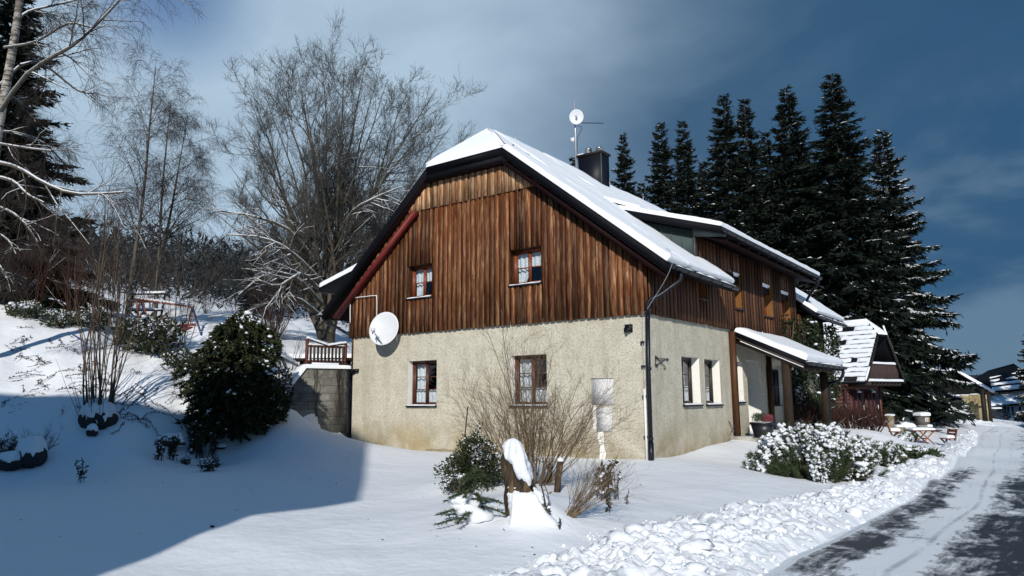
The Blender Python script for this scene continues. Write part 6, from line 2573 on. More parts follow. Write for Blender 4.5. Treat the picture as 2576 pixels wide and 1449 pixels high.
def stump():
    b = G(1318, 1312)
    root = empty('tree_stump', b, 'tall rotten tree stump leaning left with a thick snow coat', 'stump')
    R_ = rt
    # pixel outline gives the real heights at this distance
    D = float((b-C)@fh)
    cl = [(1322, 1325), (1318, 1285), (1312, 1250), (1305, 1215), (1298, 1180), (1292, 1155), (1290, 1136)]
    wd_ = [.27, .205, .175, .155, .145, .13, .075]
    P = smooth_path([at(x, y, D) for x, y in cl], 26)
    W = np.interp(np.linspace(0, 1, 26), np.linspace(0, 1, 7), wd_)
    g = []
    for k, (p, w) in enumerate(zip(P, W)):
        row = []
        for a in np.linspace(0, 2*PI, 40, endpoint=False):
            n_ = noise.noise(Vector((math.cos(a)*1.9, math.sin(a)*1.9, p[2]*1.6)))
            n2 = noise.noise(Vector((math.cos(a)*5, math.sin(a)*5, p[2]*3.)))
            fl = 1+.35*max(0, .35-k/25)*math.cos(a*3+1)
            r = w*(1+.55*n_+.38*n2-.25*max(0, math.cos(a-3.9))**8)*fl
            row.append(p+rt*r*math.cos(a)+fh*r*.8*math.sin(a))
        g.append(row)
    mb = MB().grid(g, closed=True)
    mb.add([g[-1][i] for i in range(40)], [list(range(40))])
    mb.build('wood', M['stump'], root, smooth=True)
    # snow plastered on the weather side
    gs = []
    ks = np.linspace(0, 25.999, 60)
    for kk in ks:
        k = min(int(kk), 24)
        w_ = kk-k if kk < 25 else 1
        rowp = [np.asarray(g[k][i])*(1-w_)+np.asarray(g[k+1][i])*w_ for i in range(40)]
        pc = P[k]*(1-w_)+P[k+1]*w_
        row = []
        for i, q in enumerate(rowp):
            a = 2*PI*i/40
            d = unit(q-pc)
            h = pc[2]-b[2]
            hv_ = noise.noise(Vector((math.cos(a)*2., math.sin(a)*2., pc[2]*2.6)))+.5*noise.noise(Vector((math.cos(a)*5., math.sin(a)*5., pc[2]*7.)))
            cov = 1.1*math.cos(a+(.75 if h > .35 else .45))-.05+.9*hv_
            top = max(0, (kk-20)/5)
            cov += top*1.2-1.3*math.exp(-((h-.42+.12*math.cos(a))/.11)**2)+(.25 if h < .3 else 0)
            t = np.clip(cov*1.8, -.5, 1)
            rough = .012*noise.noise(Vector((q[0]*22, q[1]*22, q[2]*22)))
            flare = .20*math.exp(-max(h, 0)/.20)*max(0, math.cos(a+.7))**.8
            row.append(q+d*((t*.042+rough+flare) if t > 0 else t*.06)+np.array([0, 0, .05*max(0, t)*top]))
        gs.append(row)
    mb = MB().grid(gs, closed=True)
    ctr = np.mean(gs[-1], 0)
    for s_, z_ in ((.75, .05), (.4, .085), (.05, .10)):
        gs.append([ctr+(np.asarray(q)-ctr)*s_+np.array([0, 0, z_]) for q in gs[59]])
    mb = MB().grid(gs, closed=True)
    mb.build('snow', M['twig_snow'], root, smooth=True)


stump()


def wood_post(base, topw, r, label, lean, seed, mat_='stump'):
    g = np.random.default_rng(seed)
    root = empty('wooden_post', base, label, 'post', 'old wooden posts in the flower bed')
    P = smooth_path([base-np.array([0, 0, .15]), base*(.5)+topw*.5+g.normal(0, .015, 3), topw], 9)
    gg = []
    for k, p in enumerate(P):
        gg.append([p+rt*r*math.cos(a)*(1+.25*noise.noise(Vector((a*2, k*.5, seed))))+fh*r*math.sin(a) for a in np.linspace(0, 2*PI, 14, endpoint=False)])
    mb = MB().grid(gg, closed=True)
    mb.add(gg[-1], [list(range(14))])
    mb.build('wood', M[mat_], root, smooth=True)
    mb = MB().blob(topw+np.array([0, 0, .01]), (r*1.05, r*1.05, .05), .15)
    mb.build('snow', M['twig_snow'], root, smooth=True)
    return root


b1 = G(1398, 1238)
D1 = float((b1-C)@fh)
wood_post(b1, at(1410, 1160, D1), .050, 'brown split post leaning right in the bed', 0, 3)
b2 = G(1383, 1215)
D2 = float((b2-C)@fh)
wood_post(b2, at(1386, 1172, D2), .042, 'short dark post with withered vine left of the brown one', 0, 4, 'dark_stone')
sprig(b2-fh*.05, 7, .36, 'withered vine hanging on the short dark post', M['dead_leaf'], 231, .05, 14, 0, brown=True, spread=.25)
# garden stake
sb = G(1157, 1232)
Ds = float((sb-C)@fh)
mb = MB().tube([sb-np.array([0, 0, .1]), at(1166, 1130, Ds), at(1177, 1023, Ds)], .010, 6)
tag(mb.build('garden_stake', M['black_metal'], loc=sb), 'thin dark stake standing by the small-leaved evergreen', 'stake')
mb = MB().tube([sb+np.array([.16, 0, -.1]), at(1180, 1170, Ds)], .007, 5)
tag(mb.build('garden_stake', M['black_metal'], loc=sb), 'shorter thin stake crossing the foot of the evergreen bush', 'stake')


def bent_spruce():
    b = G(1190, 1312)
    g = np.random.default_rng(241)
    root = empty('young_spruce', b, 'little spruce pressed down by snow in front of the evergreen bush', 'tree')
    br = []
    top = b+np.array([0, 0, .58])+rt*.02
    br.append(smooth_path([b-np.array([0, 0, .05]), b+np.array([0, 0, .3]), top], 6))
    for k in range(22):
        t = g.random()
        a = g.uniform(0, 6.28)
        p = b+(top-b)*t
        l = .42*(1-t)+.10
        d = np.array([math.cos(a), math.sin(a), -.15])
        e = p+d*l
        e[2] = max(e[2], b[2]+.02)
        br.append(smooth_path([p, (p+e)/2+np.array([0, 0, .03]), e], 6))
    for x, y in ((1122, 1260), (1150, 1275), (1165, 1300), (1230, 1318), (1215, 1290), (1225, 1262)):
        e = at(x, y, float((b-C)@fh)-.1)
        e[2] = max(e[2], hgt(e[0], e[1])+.03)
        br.append(smooth_path([b+np.array([0, 0, .25]), (b+e)/2+np.array([0, 0, .16]), e], 6))
    br = np.array(br)
    np_obj('trunk', *tubes(br, np.linspace(.012, .004, 6)[None].repeat(len(br), 0), 4), M['bark'], root)
    k = 190
    idx = np.repeat(np.arange(len(br)), k)
    u = g.uniform(.6, 4.999, len(idx))
    i = u.astype(int)
    w = (u-i)[:, None]
    p = br[idx, i]*(1-w)+br[idx, i+1]*w
    ax = nrm(br[idx, i+1]-br[idx, i])
    d = nrm(ax*.7+g.normal(scale=.6, size=p.shape)*np.array([1, 1, .5]))
    V, Fq = blades(p, d, g.uniform(.035, .075, len(p)), np.full(len(p), .012), g)
    np_obj('needles', V, Fq, M['pine'], root)
    mb = MB()
    for x, y, s in ((1196, 1300, .20), (1176, 1276, .17), (1158, 1256, .13), (1190, 1243, .09), (1214, 1310, .11), (1150, 1272, .08)):
        c = at(x, y, float((b-C)@fh)-.22)
        c[2] = max(c[2], hgt(c[0], c[1])+.05)
        mb.blob(c, (s*1.1, s, s*.62), .25, 2.0, ICO3)
    mb.build('snow', M['twig_snow'], root, smooth=True)


bent_spruce()
sprig(G(1525, 1258), 8, .50, 'drooping leafy perennial alone right of the wiry twigs', M['dead_leaf'], 251, .085, 22, 6, brown=True, spread=.3)
sprig(G(1510, 1252), 4, .40, 'short wilted stalk left of the drooping perennial', M['dead_leaf'], 252, .07, 14, 2, brown=True)
sprig(G(1548, 1255), 4, .42, 'dark seed-headed stalk right of the drooping perennial', M['dead_leaf'], 253, .06, 14, 2, brown=True)
sprig(G(1532, 1286), 3, .22, 'tiny dead plant in front of the drooping perennial', M['dead_leaf'], 254, .06, 10, 0, brown=True)
sprig(G(1577, 1268), 2, .18, 'lone dry flower stalk farthest right on the lawn', M['dead_leaf'], 255, .04, 8, 0, brown=True)
sprig(G(1378, 1283), 3, .34, 'dried flower heads right behind the stump foot', M['twig_tan'], 256, .06, 5, 0, brown=True)
sprig(G(1375, 1302), 4, .16, 'small dark flower heads at the foot of the stump', M['dead_leaf'], 257, .05, 8, 2, brown=True)
sprig(G(1410, 1330), 4, .13, 'few short stubble stalks in front of the bed', M['dead_leaf'], 258, .03, 6, 0, brown=True)


# bits of bark and seed scattered on the lawn snow
def debris():
    g = np.random.default_rng(270)
    P_, D_, L_, W_ = [], [], [], []
    for k in range(70):
        p = G(g.uniform(1000, 1640), g.uniform(1180, 1430)) if k % 2 else G(g.uniform(0, 1000), g.uniform(1190, 1420))
        P_.append(p+np.array([0, 0, .006]))
        D_.append(unit(np.array([g.normal(), g.normal(), .12])))
        L_.append(g.uniform(.015, .05))
        W_.append(g.uniform(.006, .016))
    V, Fq = leaves(np.array(P_), np.array(D_), np.array(L_), np.array(W_), g)
    o = np_obj('debris', V, Fq, M['twig_dark'])
    o['kind'] = 'stuff'
    o['label'] = 'specks of bark and twig litter on the lawn snow'


debris()


# ------------------------------------------------------------------ dishes, mast, bracket
def dish(name, c, n_, R_, label, mat_, depth=.14, arm=True, parent=None, wallp=None, cat_='satellite dish'):
    n_ = unit(n_)
    s_ = unit(np.cross((0, 0, 1), n_))
    u_ = np.cross(n_, s_)
    root = parent if parent is not None else empty(name, c, label, cat_)
    mb = MB()
    g = []
    for r in np.linspace(0.02, 1, 10):
        g.append([c+s_*R_*r*math.cos(a)+u_*R_*1.07*r*math.sin(a)+n_*depth*(r*r-1) for a in np.linspace(0, 2*PI, 48, endpoint=False)])
    g.append([c+s_*R_*1.012*math.cos(a)+u_*R_*1.085*math.sin(a)-n_*.012 for a in np.linspace(0, 2*PI, 48, endpoint=False)])
    for r in np.linspace(.98, .02, 8):
        g.append([c+s_*R_*r*math.cos(a)+u_*R_*1.07*r*math.sin(a)+n_*(depth*(r*r-1)-.015) for a in np.linspace(0, 2*PI, 48, endpoint=False)])
    mb.grid(g, closed=True)
    mb.build('dish' if parent is None else 'reflector', mat_, root, smooth=True)
    return root, s_, u_


dc = ony(-.42, 965, 826)
dn = unit((.30, -.93, .22))
d_, s_, u_ = dish('satellite_dish', dc, dn, .475, 'white satellite dish on the wall at the left end of the boards', M['white'], .10)
f_ = dc-u_*.12+dn*.50-s_*.40
e_ = dc-u_*.49+s_*.02+dn*-.02
f_ = e_+(dn*.42+u_*.30-s_*.13)
MB().beam(e_, f_, .035, .022).build('arm', M['galv'], d_)
MB().obox(f_+u_*.03, s_*.05, u_*.05, dn*.035).build('receiver', M['white'], d_)
MB().tube([f_-dn*.03, f_-dn*.09], .032, 10).tube([f_-u_*.05, f_-u_*.10], .018, 8).build('feed_horn', M['chimney'], d_, smooth=True)
MB().tube([dc-dn*.1, dc-dn*.1+np.array([0, .16, 0]), np.array([dc[0]+.03, -.02, dc[2]-.05])], .025, 8).tube([np.array([dc[0]+.22, -.10, dc[2]-.40]), np.array([dc[0]+.22, -.10, dc[2]+.1])], .02, 8).build('bracket', M['galv'], d_, smooth=True)


def mast():
    Y = 6.05
    b = ony(Y, 1450, 414)
    root = empty('antenna_mast', b, 'tall roof mast with small round dish and rod aerial beside the chimney', 'antenna')
    MB().tube([b-np.array([0, 0, .4]), ony(Y, 1447, 322), ony(Y, 1445, 254)], .034, 8).build('pole', M['galv'], root, smooth=True)
    c = ony(Y-.16, 1450, 294)
    n_ = unit((.45, -.86, -.12))
    dish('', c, n_, .25, '', M['white'], .05, parent=root)
    MB().tube([c, c+n_*.10-np.array([0, 0, .0])], .04, 8).build('feed_horn', M['galv'], root, smooth=True)
    a0, a1 = ony(Y, 1448, 309), ony(Y, 1517, 310)
    yg = MB().beam(a0, a1, .022, .022).build('boom', M['chimney'], root)
    for t in np.linspace(.15, .97, 8):
        p = a0+(a1-a0)*t
        MB().beam(p-np.array([0, .12, .03]), p+np.array([0, .12, .03]), .01, .01).build('element', M['chimney'], yg)
    q = ony(Y, 1440, 352)
    MB().obox(q, (.075, 0, 0), (0, .03, 0), (0, 0, .075)).build('panel_antenna', M['white'], root)
    MB().tube([ony(Y, 1448, 352), q], .012, 6).build('bracket', M['galv'], root)
    MB().tube(smooth_path([ony(Y, 1452, 316), ony(Y, 1464, 322), ony(Y, 1454, 345), ony(Y, 1452, 380), ony(Y, 1455, 412)], 24), .011, 5).build('cable', M['black_metal'], root)


mast()


def iron_bracket():
    p = lambda x, y: onx(.03, (2500+x/2.07)*.644, (1300+y/2.07)*.644)
    r = empty('wall_bracket', p(125, 270), 'scrolled wrought iron bracket on the side wall by the downpipe', 'bracket')
    mb = MB()
    mb.tube([p(125, 182), p(126, 270)], .010, 5)
    mb.tube([p(127, 208), p(175, 208), p(222, 213)], .009, 5)
    mb.tube(smooth_path([p(128, 265), p(165, 240), p(205, 210)], 8), .009, 5)
    mb.tube(smooth_path([p(133, 195), p(165, 235), p(200, 270), p(208, 284), p(200, 291), p(194, 284)], 14), .009, 5)
    for cx, cy in ((136, 200), (222, 214), (136, 262)):
        mb.tube([p(cx+9*math.cos(a)*(1-a/14), cy+12*math.sin(a)*(1-a/14)) for a in np.linspace(0, 8, 16)], .007, 5)
    mb.build('scroll', M['black_metal'], r, smooth=True)


iron_bracket()
# small iron boot stand at the porch post
bs = onx(.35, 1847, 1092)
mb = MB()
mb.tube([bs+np.array([0, 0, -.05]), bs+np.array([-.1, -.1, .35])], .008, 5).tube([bs+np.array([.1, .05, -.05]), bs+np.array([-.1, -.1, .35])], .008, 5).tube([bs+np.array([-.15, 0, -.05]), bs+np.array([.05, 0, .25])], .008, 5)
tag(mb.build('boot_scraper', M['black_metal'], loc=bs), 'small bent iron stand at the foot of the brown porch post', 'stand')


def flower_box():
    c = np.array([.62, 5.95, .25])
    root = empty('planter_box', c, 'square black planter with green and pink heather by the door', 'planter')
    mb = MB()
    for z0, z1, w0, w1 in ((0, .36, .19, .26), (.36, .43, .285, .285)):
        mb.add([c+np.array(q) for q in [(-w0, -w0, z0), (w0, -w0, z0), (w0, w0, z0), (-w0, w0, z0), (-w1, -w1, z1), (w1, -w1, z1), (w1, w1, z1), (-w1, w1, z1)]], BOXF)
    mb.build('pot', M['planter'], root)
    MB().box(c+np.array([-.24, -.24, .425]), c+np.array([.24, .24, .437])).build('snow', M['twig_snow'], root)
    g = np.random.default_rng(261)
    for nm, m_, x0, x1, h in (('heather_tuft', 'heather_green', -.24, .10, .26), ('heather_tuft', 'heather', .06, .24, .20)):
        n = 900
        p = c+np.stack([g.uniform(x0, x1, n), g.uniform(-.23, .23, n), .43+h*g.random(n)*.8], 1)
        d = nrm(g.normal(scale=.5, size=p.shape)+np.array([0, 0, 1.]))
        V, Fq = leaves(p, d, g.uniform(.04, .10, n), g.uniform(.008, .018, n), g)
        np_obj(nm, V, Fq, M[m_], root)


flower_box()


# ------------------------------------------------------------------ wooden garage with a steep snowy roof
M['garage_wall'] = simple('red_brown_log_wall', (.085, .021, .012), (.052, .013, .009), 5, .55, .3, stretch=(.4, .4, 3))
M['garage_trim'] = simple('orange_brown_trim', (.30, .085, .022), (.21, .055, .016), 6, .5, .2)
M['garage_door'] = simple('dark_red_garage_door', (.045, .011, .010), (.030, .008, .008), 5, .5, .2)
M['balcony'] = simple('weathered_balcony_boards', (.065, .036, .028), (.035, .02, .018), 9, .7, .3, stretch=(1, 1, .2))


def garage():
    hd = math.radians(15)
    a = np.array([math.sin(hd), math.cos(hd), 0])
    b = np.array([-math.cos(hd), math.sin(hd), 0])
    o = down(at(2132, 1075, 39.))
    zu = np.array([0, 0, 1.])
    P = lambda u, v, z: o+a*u+b*v+zu*z
    W, Ld = 4.05, 6.
    root = empty('wooden_garage', o, 'red-brown wooden garage with snow-striped steep roof and gable balcony', 'garage')
    he, hr, hh = 2.45, 5.85, 5.05
    mb = MB()
    mb.prism([P(0, 0, -.6), P(W, 0, -.6), P(W, 0, 2.25), P(0, 0, 2.25)], b*Ld)
    # log courses standing proud
    for k in range(11):
        z = .05+k*.2
        mb.prism([P(-.012, -.012, z), P(W+.012, -.012, z), P(W+.012, -.012, z+.185), P(-.012, -.012, z+.185)], b*(Ld+.02))
    mb.build('wall', M['garage_wall'], root)
    mb = MB()
    mb.prism([P(-.03, -.03, 2.2), P(W+.03, -.03, 2.2), P(W+.03, -.03, 2.6), P(-.03, -.03, 2.6)], b*(Ld+.06))
    mb.build('beam', M['garage_trim'], root)
    for u in (0, W):
        MB().prism([P(u-.07, -.07, -.3), P(u+.07, -.07, -.3), P(u+.07, -.07, 2.2), P(u-.07, -.07, 2.2)], b*.14).build('corner_post', M['garage_wall'], root)
    # doors
    for u0, u1 in ((.45, 1.95), (2.15, 3.65)):
        d = MB().prism([P(u0, -.015, -.2), P(u1, -.015, -.2), P(u1, -.015, 1.95), P(u0, -.015, 1.95)], -b*.05).build('garage_door', M['garage_door'], root)
        for k in range(3):
            ua = u0+.1+k*(u1-u0-.2)/3
            MB().prism([P(ua, -.066, .1), P(ua+.28, -.066, .1), P(ua+.28, -.066, 1.8), P(ua, -.066, 1.8)], -b*.02).build('panel', M['garage_wall' if k == 1 else 'garage_door'], d)
        MB().tube([P(u1-.1, -.09, .9), P(u1-.1, -.09, 1.15)], .02, 6).build('handle', M['white_pipe'], d)
    for u in (1.2, 2.9):
        mb = MB()
        mb.grid([[P(u+r_*math.cos(t), -.2+r_*math.sin(t), z) for t in np.linspace(0, 2*PI, 13)] for r_, z in ((.02, 1.98), (.13, 1.88), (.10, 1.86))])
        mb.tube([P(u, -.02, 2.05), P(u, -.2, 1.98)], .015, 6)
        mb.build('wall_lamp', M['white'], root, smooth=True)
    # roof: two steep slopes with a small half-hip at the balcony end
    ov, se = 1.35, .32
    zr = lambda u: he+(hr-he)*(1-abs(u-W/2)/(W/2+se))

    def RP(u, v, dz=0.):
        return P(u, v, zr(u)+dz)
    uh = W/2-(W/2+se)*(1-(hh-he)/(hr-he))
    mb = MB()
    for s in (1, -1):
        U = lambda u: u if s > 0 else W-u
        q = [RP(U(-se), -ov), RP(U(uh), -ov), P(W/2, -ov+.85, hr), P(W/2, Ld+.3, hr), RP(U(-se), Ld+.3)]
        mb.prism([p-zu*.14 for p in q], zu*.14)
    mb.prism([p-zu*.14 for p in [RP(uh, -ov), RP(W-uh, -ov), P(W/2, -ov+.85, hr)]], zu*.138)
    rf = mb.build('roof', M['roof'], root)
    # snow lying in strips on the slates
    mb = MB()
    n1 = unit(np.cross(-b, RP(uh, 0)-RP(-se, 0)))
    n1 = n1 if n1[2] > 0 else -n1
    nrow = 13
    for k in range(nrow):
        if k == 0:
            pass
        t0, t1 = k/nrow, (k+.90)/nrow
        ua, ub = -se+(W/2+se)*t0, -se+(W/2+se)*t1
        if ub > uh:
            va = -ov+.85*((ua-uh)/(W/2-uh)) if ua > uh else -ov
        else:
            va = -ov
        g = []
        for v in np.linspace(va+.04, Ld+.25, 60):
            gap_ = noise.noise(Vector((v*1.1, k*3.7, 0)))
            e = .04*noise.noise(Vector((v*3, k, 1)))
            th = .055 if gap_ > -.48 else -.03
            if k in (0, 11) and gap_ < -.05:
                th = -.03
            um = (ua+ub)/2
            g.append([RP(ua+e, v)-n1*.01, RP(ua+e+.02, v)+n1*th, RP(um, v)+n1*th, RP(ub+e*.6-.02, v)+n1*th*.9, RP(ub+e*.6, v)-n1*.01])
        mb.grid(g)
    # thick snow on the half-hip and the ridge
    c0, c1, c2 = RP(uh, -ov-.02), RP(W-uh, -ov-.02), P(W/2, -ov+.85, hr)
    g = []
    for t in np.linspace(0, 1, 8):
        g.append([c0*(1-t)*(1-s)+c1*(1-t)*s+c2*t+zu*(.16*min(1, .5+t*2, .4+4*min(s, 1-s)) if t > 0 else -.02) for s in np.linspace(0, 1, 12)])
    mb.grid(g)
    mb.tube([P(W/2, v, hr+.02) for v in np.linspace(-ov+.8, Ld+.2, 8)], .11, 8)
    mb.tube([RP(W+se-.02, -ov+.03, .05), RP(W-uh-.3, -ov+.03, .05)], .045, 6)
    mb.tube([RP(-se+.0, -ov+.02, .05), RP(-se+.35, -ov+.0, .06), RP(-se+.5, -ov+.0, .02)], .055, 6)
    mb.build('snow', M['roof_snow'], rf, smooth=True)
    mb = MB()
    for s in (1, -1):
        U = lambda u: u if s > 0 else W-u
        mb.prism([RP(U(-se), -ov-.03, .0), RP(U(uh), -ov-.03, .0), RP(U(uh), -ov-.03, -.26), RP(U(-se+.1), -ov-.03, -.30)], b*.05)
    mb.build('barge_board', M['old_wood'], root, tinted=True)
    # gable under the overhang and balcony
    mb = MB().prism([P(.1, 0.02, 2.5), P(W-.1, 0.02, 2.5), P(W/2+.5, .02, 5.2), P(W/2-.5, .02, 5.2)], b*.06)
    mb.build('gable', M['garage_trim'], root)
    mb = MB().prism([P(W/2-.4, -.01, 2.6), P(W/2+.4, -.01, 2.6), P(W/2+.4, -.01, 4.4), P(W/2-.4, -.01, 4.4)], b*.03)
    mb.build('balcony_door', M['garage_door'], root)
    mb = MB().prism([P(.35, -1.25, 2.38), P(W-.1, -1.25, 2.38), P(W-.1, -1.25, 2.46), P(.35, -1.25, 2.46)], b*1.2)
    bal = mb.build('balcony', M['balcony'], root)
    for u in np.linspace(.4, W-.2, 9):
        MB().prism([P(u-.05, -1.3, 2.2), P(u+.05, -1.3, 2.2), P(u+.05, -1.3, 2.38), P(u-.05, -1.3, 2.38)], b*1.27).build('joist', M['old_wood'], bal, tinted=True)
    mb = MB()
    for k in range(17):
        u = .36+k*(W-.5)/17
        mb.prism([P(u, -1.22, 2.5), P(u+.2, -1.22, 2.5), P(u+.2, -1.22, 3.42), P(u, -1.22, 3.42)], b*(.025 if k % 2 else .035))
    for v in np.linspace(-1.2, -.1, 6)[:-1]:
        mb.prism([P(.36, v, 2.5), P(.36, v+.2, 2.5), P(.36, v+.2, 3.42), P(.36, v, 3.42)], a*.03)
    mb.build('balustrade', M['balcony'], bal)
    mb = MB()
    snow_sheet(mb, P(.33, -1.42, 2.47), P(W-.05, -1.42, 2.47), P(W-.05, -1.1, 2.47), P(.33, -1.1, 2.47), 16, 5, .11, zu, 61, edge=.1)
    snow_sheet(mb, P(.33, -1.27, 3.42), P(W-.5, -1.27, 3.42), P(W-.5, -1.13, 3.42), P(.33, -1.13, 3.42), 16, 4, .10, zu, 62, edge=.06)
    mb.build('snow', M['roof_snow'], bal, smooth=True)
    mb = MB()
    gutter(mb, P(-se-.07, -ov+.1, he-.02), P(-se-.07, Ld, he-.02), .06)
    mb.tube(smooth_path([P(-se-.07, -.1, he-.1), P(-se-.05, -.1, he-.25), P(-.10, -.05, 2.0), P(-.10, -.05, 1.8), P(-.10, -.05, 0)], 14), .04, 8)
    mb.build('gutter', M['gutter'], root, smooth=True)
    # stub wall at the right corner
    q = P(W+.35, -.3, 0)
    r = empty('gate_pillar', down(q), 'short tan plastered pillar at the right corner of the garage', 'pillar')
    MB().obox(down(q)+zu*.25, a*.2, b*.18, zu*.42).build('pillar', M['tan_stone'], r)
    mb = MB()
    qq = down(q)+zu*.675
    snow_sheet(mb, qq-a*.23-b*.2, qq+a*.23-b*.2, qq+a*.23+b*.2, qq-a*.23+b*.2, 6, 6, .09, zu, 63, edge=.1)
    mb.build('snow', M['roof_snow'], r, smooth=True)


garage()

# ------------------------------------------------------------------ garden table and chairs
M['red_table'] = simple('red_brown_garden_wood', (.14, .034, .016), (.09, .021, .012), 8, .45, .2)
M['orange_table'] = simple('orange_garden_wood', (.30, .095, .026), (.21, .062, .018), 8, .45, .2)


def table():
    b = down(at(2326, 1117, 36))
    b[2] = hgt(b[0], b[1])
    root = empty('garden_table', b, 'red-brown garden table on crossed legs with snow on its top', 'table')
    e, f = rt, fh
    zu = np.array([0, 0, 1.])
    MB().obox(b+zu*.74, e*.72, f*.38, zu*.025).build('tabletop', M['red_table'], root)
    mb = MB()
    c = b+zu*.766-e*.12
    snow_sheet(mb, c-e*.58-f*.36, c+e*.52-f*.36, c+e*.52+f*.36, c-e*.58+f*.36, 14, 7, .13, zu, 71, edge=.16)
    mb.build('snow', M['roof_snow'], root, smooth=True)
    for s in (-.3, .3):
        for q, m_ in ((1, 'orange_table'), (-1, 'red_table' if s > 0 else 'orange_table')):
            MB().beam(b+f*s-e*.42*q-zu*.03, b+f*s+e*.36*q+zu*.72, .05, .09, (0, 1, 0)).build('leg', M[m_], root)
    MB().beam(b-f*.3+zu*.34, b+f*.3+zu*.34, .09, .05).build('stretcher', M['red_table'], root)


table()


def chair(b, yaw, label, snowy=True):
    e = rt*math.cos(yaw)+fh*math.sin(yaw)
    f = -rt*math.sin(yaw)+fh*math.cos(yaw)
    zu = np.array([0, 0, 1.])
    root = empty('garden_chair', b, label, 'chair', 'red-brown garden chairs')
    MB().obox(b+zu*.43-e*.05, e*.25, f*.26, zu*.022).build('seat', M['red_table'], root)
    for s in (-.24, .24):
        MB().beam(b+f*s-e*.22+zu*.42, b+f*s+e*.22-zu*.03, .05, .07, f).build('leg', M['red_table'], root)
        MB().beam(b+f*s-e*.02-zu*.03, b+f*s+e*.30+zu*.9, .05, .08, f).build('leg', M['red_table'], root)
    for z, x in ((.62, .22), (.80, .275)):
        MB().obox(b+zu*z+e*x, f*.24, unit(e*.33+zu*.9)*.065, unit(e*.9-zu*.33)*.014).build('back_slat', M['red_table'], root)
    if snowy:
        mb = MB()
        c = b+zu*.453-e*.06
        snow_sheet(mb, c-e*.23-f*.24, c+e*.2-f*.24, c+e*.2+f*.24, c-e*.23+f*.24, 8, 7, .16, zu, 73, edge=.16)
        mb.build('snow', M['roof_snow'], root, smooth=True)
        for s in (-.24, .24):
            MB().blob(b+f*s+e*.30+zu*.915, (.05, .06, .03), .2).build('snow', M['twig_snow'], root, smooth=True)


chair(down(at(2388, 1120, 35.5)), .25, 'red-brown garden chair standing right of the table')
chair(down(at(2248, 1092, 36.5)), math.pi-.4, 'dark garden chair half buried in snow left of the table', True)


# ------------------------------------------------------------------ stones, pillar, small table stone
def info_pillar():
    D = 41.
    b = down(at(2322, 1060, D))
    root = empty('stone_pillar', b, 'square stone pillar with snow cap and a small notice on a round base', 'pillar')
    zu = np.array([0, 0, 1.])
    e, f = unit(rt+fh*.25), unit(fh-rt*.25)
    g = [[b+e*.06+np.array([r_*math.cos(t), r_*math.sin(t), z]) for t in np.linspace(0, 2*PI, 19)] for r_, z in ((.29, -.2), (.28, .18), (.29, .32), (.0, .33))]
    MB().grid(g).build('base', M['concrete'], root, smooth=True)
    MB().obox(b+zu*.60-e*.05, e*.28, f*.25, zu*.33).build('shaft', M['stone'], root)
    mb = MB()
    for z, w_ in ((.36, .30), (.93, .32)):
        mb.obox(b+zu*z-e*.05, e*w_, f*(w_-.03), zu*.025)
    mb.build('moulding', M['concrete'], root)
    mb = MB()
    c = b+zu*.955-e*.05
    snow_sheet(mb, c-e*.33-f*.30, c+e*.33-f*.30, c+e*.33+f*.30, c-e*.33+f*.30, 9, 9, .17, zu, 81, edge=.26)
    mb.build('snow', M['roof_snow'], root, smooth=True)
    mb = MB()
    c = b+zu*.335
    snow_sheet(mb, c-e*.0-f*.33, c+e*.32-f*.33, c+e*.32-f*.05, c-e*.0-f*.05, 7, 7, .12, zu, 82, edge=.14)
    mb.build('snow', M['roof_snow'], root, smooth=True)
    p = b+zu*.70-f*.258+e*.06
    n_ = MB().obox(p, e*.155, f*.006, zu*.12).build('notice', simple('notice_paper', (.62, .60, .54), (.54, .52, .47), 3, .7, 0), root)
    MB().obox(p-f*.010+e*.09, e*.045, f*.003, zu*.08).build('picture', simple('notice_orange_brown', (.42, .22, .08), (.30, .14, .06), 9, .7, 0), n_)
    for k in range(3):
        MB().obox(p-f*.010-e*.055+zu*(.06-.055*k), e*(.07-.012*k), f*.003, zu*.010).build('text_line', M['red_wood'], n_)


info_pillar()
rock('boulder', down(at(2282, 1066, 40)), (.46, .34, .24), 'big snow-capped boulder left of the stone pillar', M['stone'], 'boulder', 21, True, .25, .4, None, .16)
rock('boulder', down(at(2292, 1058, 43)), (.75, .5, .34), 'snow heap over rocks behind the capped boulder', M['stone'], 'boulder', 25, True, .35, .4, None, .26)
rock('boulder', G(2255, 1165)+fh*.3, (.42, .3, .20), 'brown rockery stone under the creeping juniper', M['tan_stone'], 'boulder', 27, True, .25, .45, None, .05)
sc_ = down(at(2262, 1082, 39.))
r = empty('low_stone', sc_, 'small stone block under a slab by the boulder', 'stone')
MB().obox(sc_+np.array([0, 0, .18]), rt*.16, fh*.14, (0, 0, .18)).build('block', M['tan_stone'], r)
MB().obox(sc_+np.array([0, 0, .37]), rt*.25, fh*.2, (0, 0, .03)).build('slab', M['concrete'], r)
mb = MB()
q = sc_+np.array([0, 0, .402])
snow_sheet(mb, q-rt*.2-fh*.18, q+rt*.24-fh*.18, q+rt*.24+fh*.18, q-rt*.2+fh*.18, 7, 6, .10, (0, 0, 1), 83, edge=.1)
mb.build('snow', M['roof_snow'], r, smooth=True)


# ------------------------------------------------------------------ ruined wall, barn, white house, car
def z7(x, y):
    return ((3100+x/2.4156)*.644, (1200+y/2.4156)*.644)


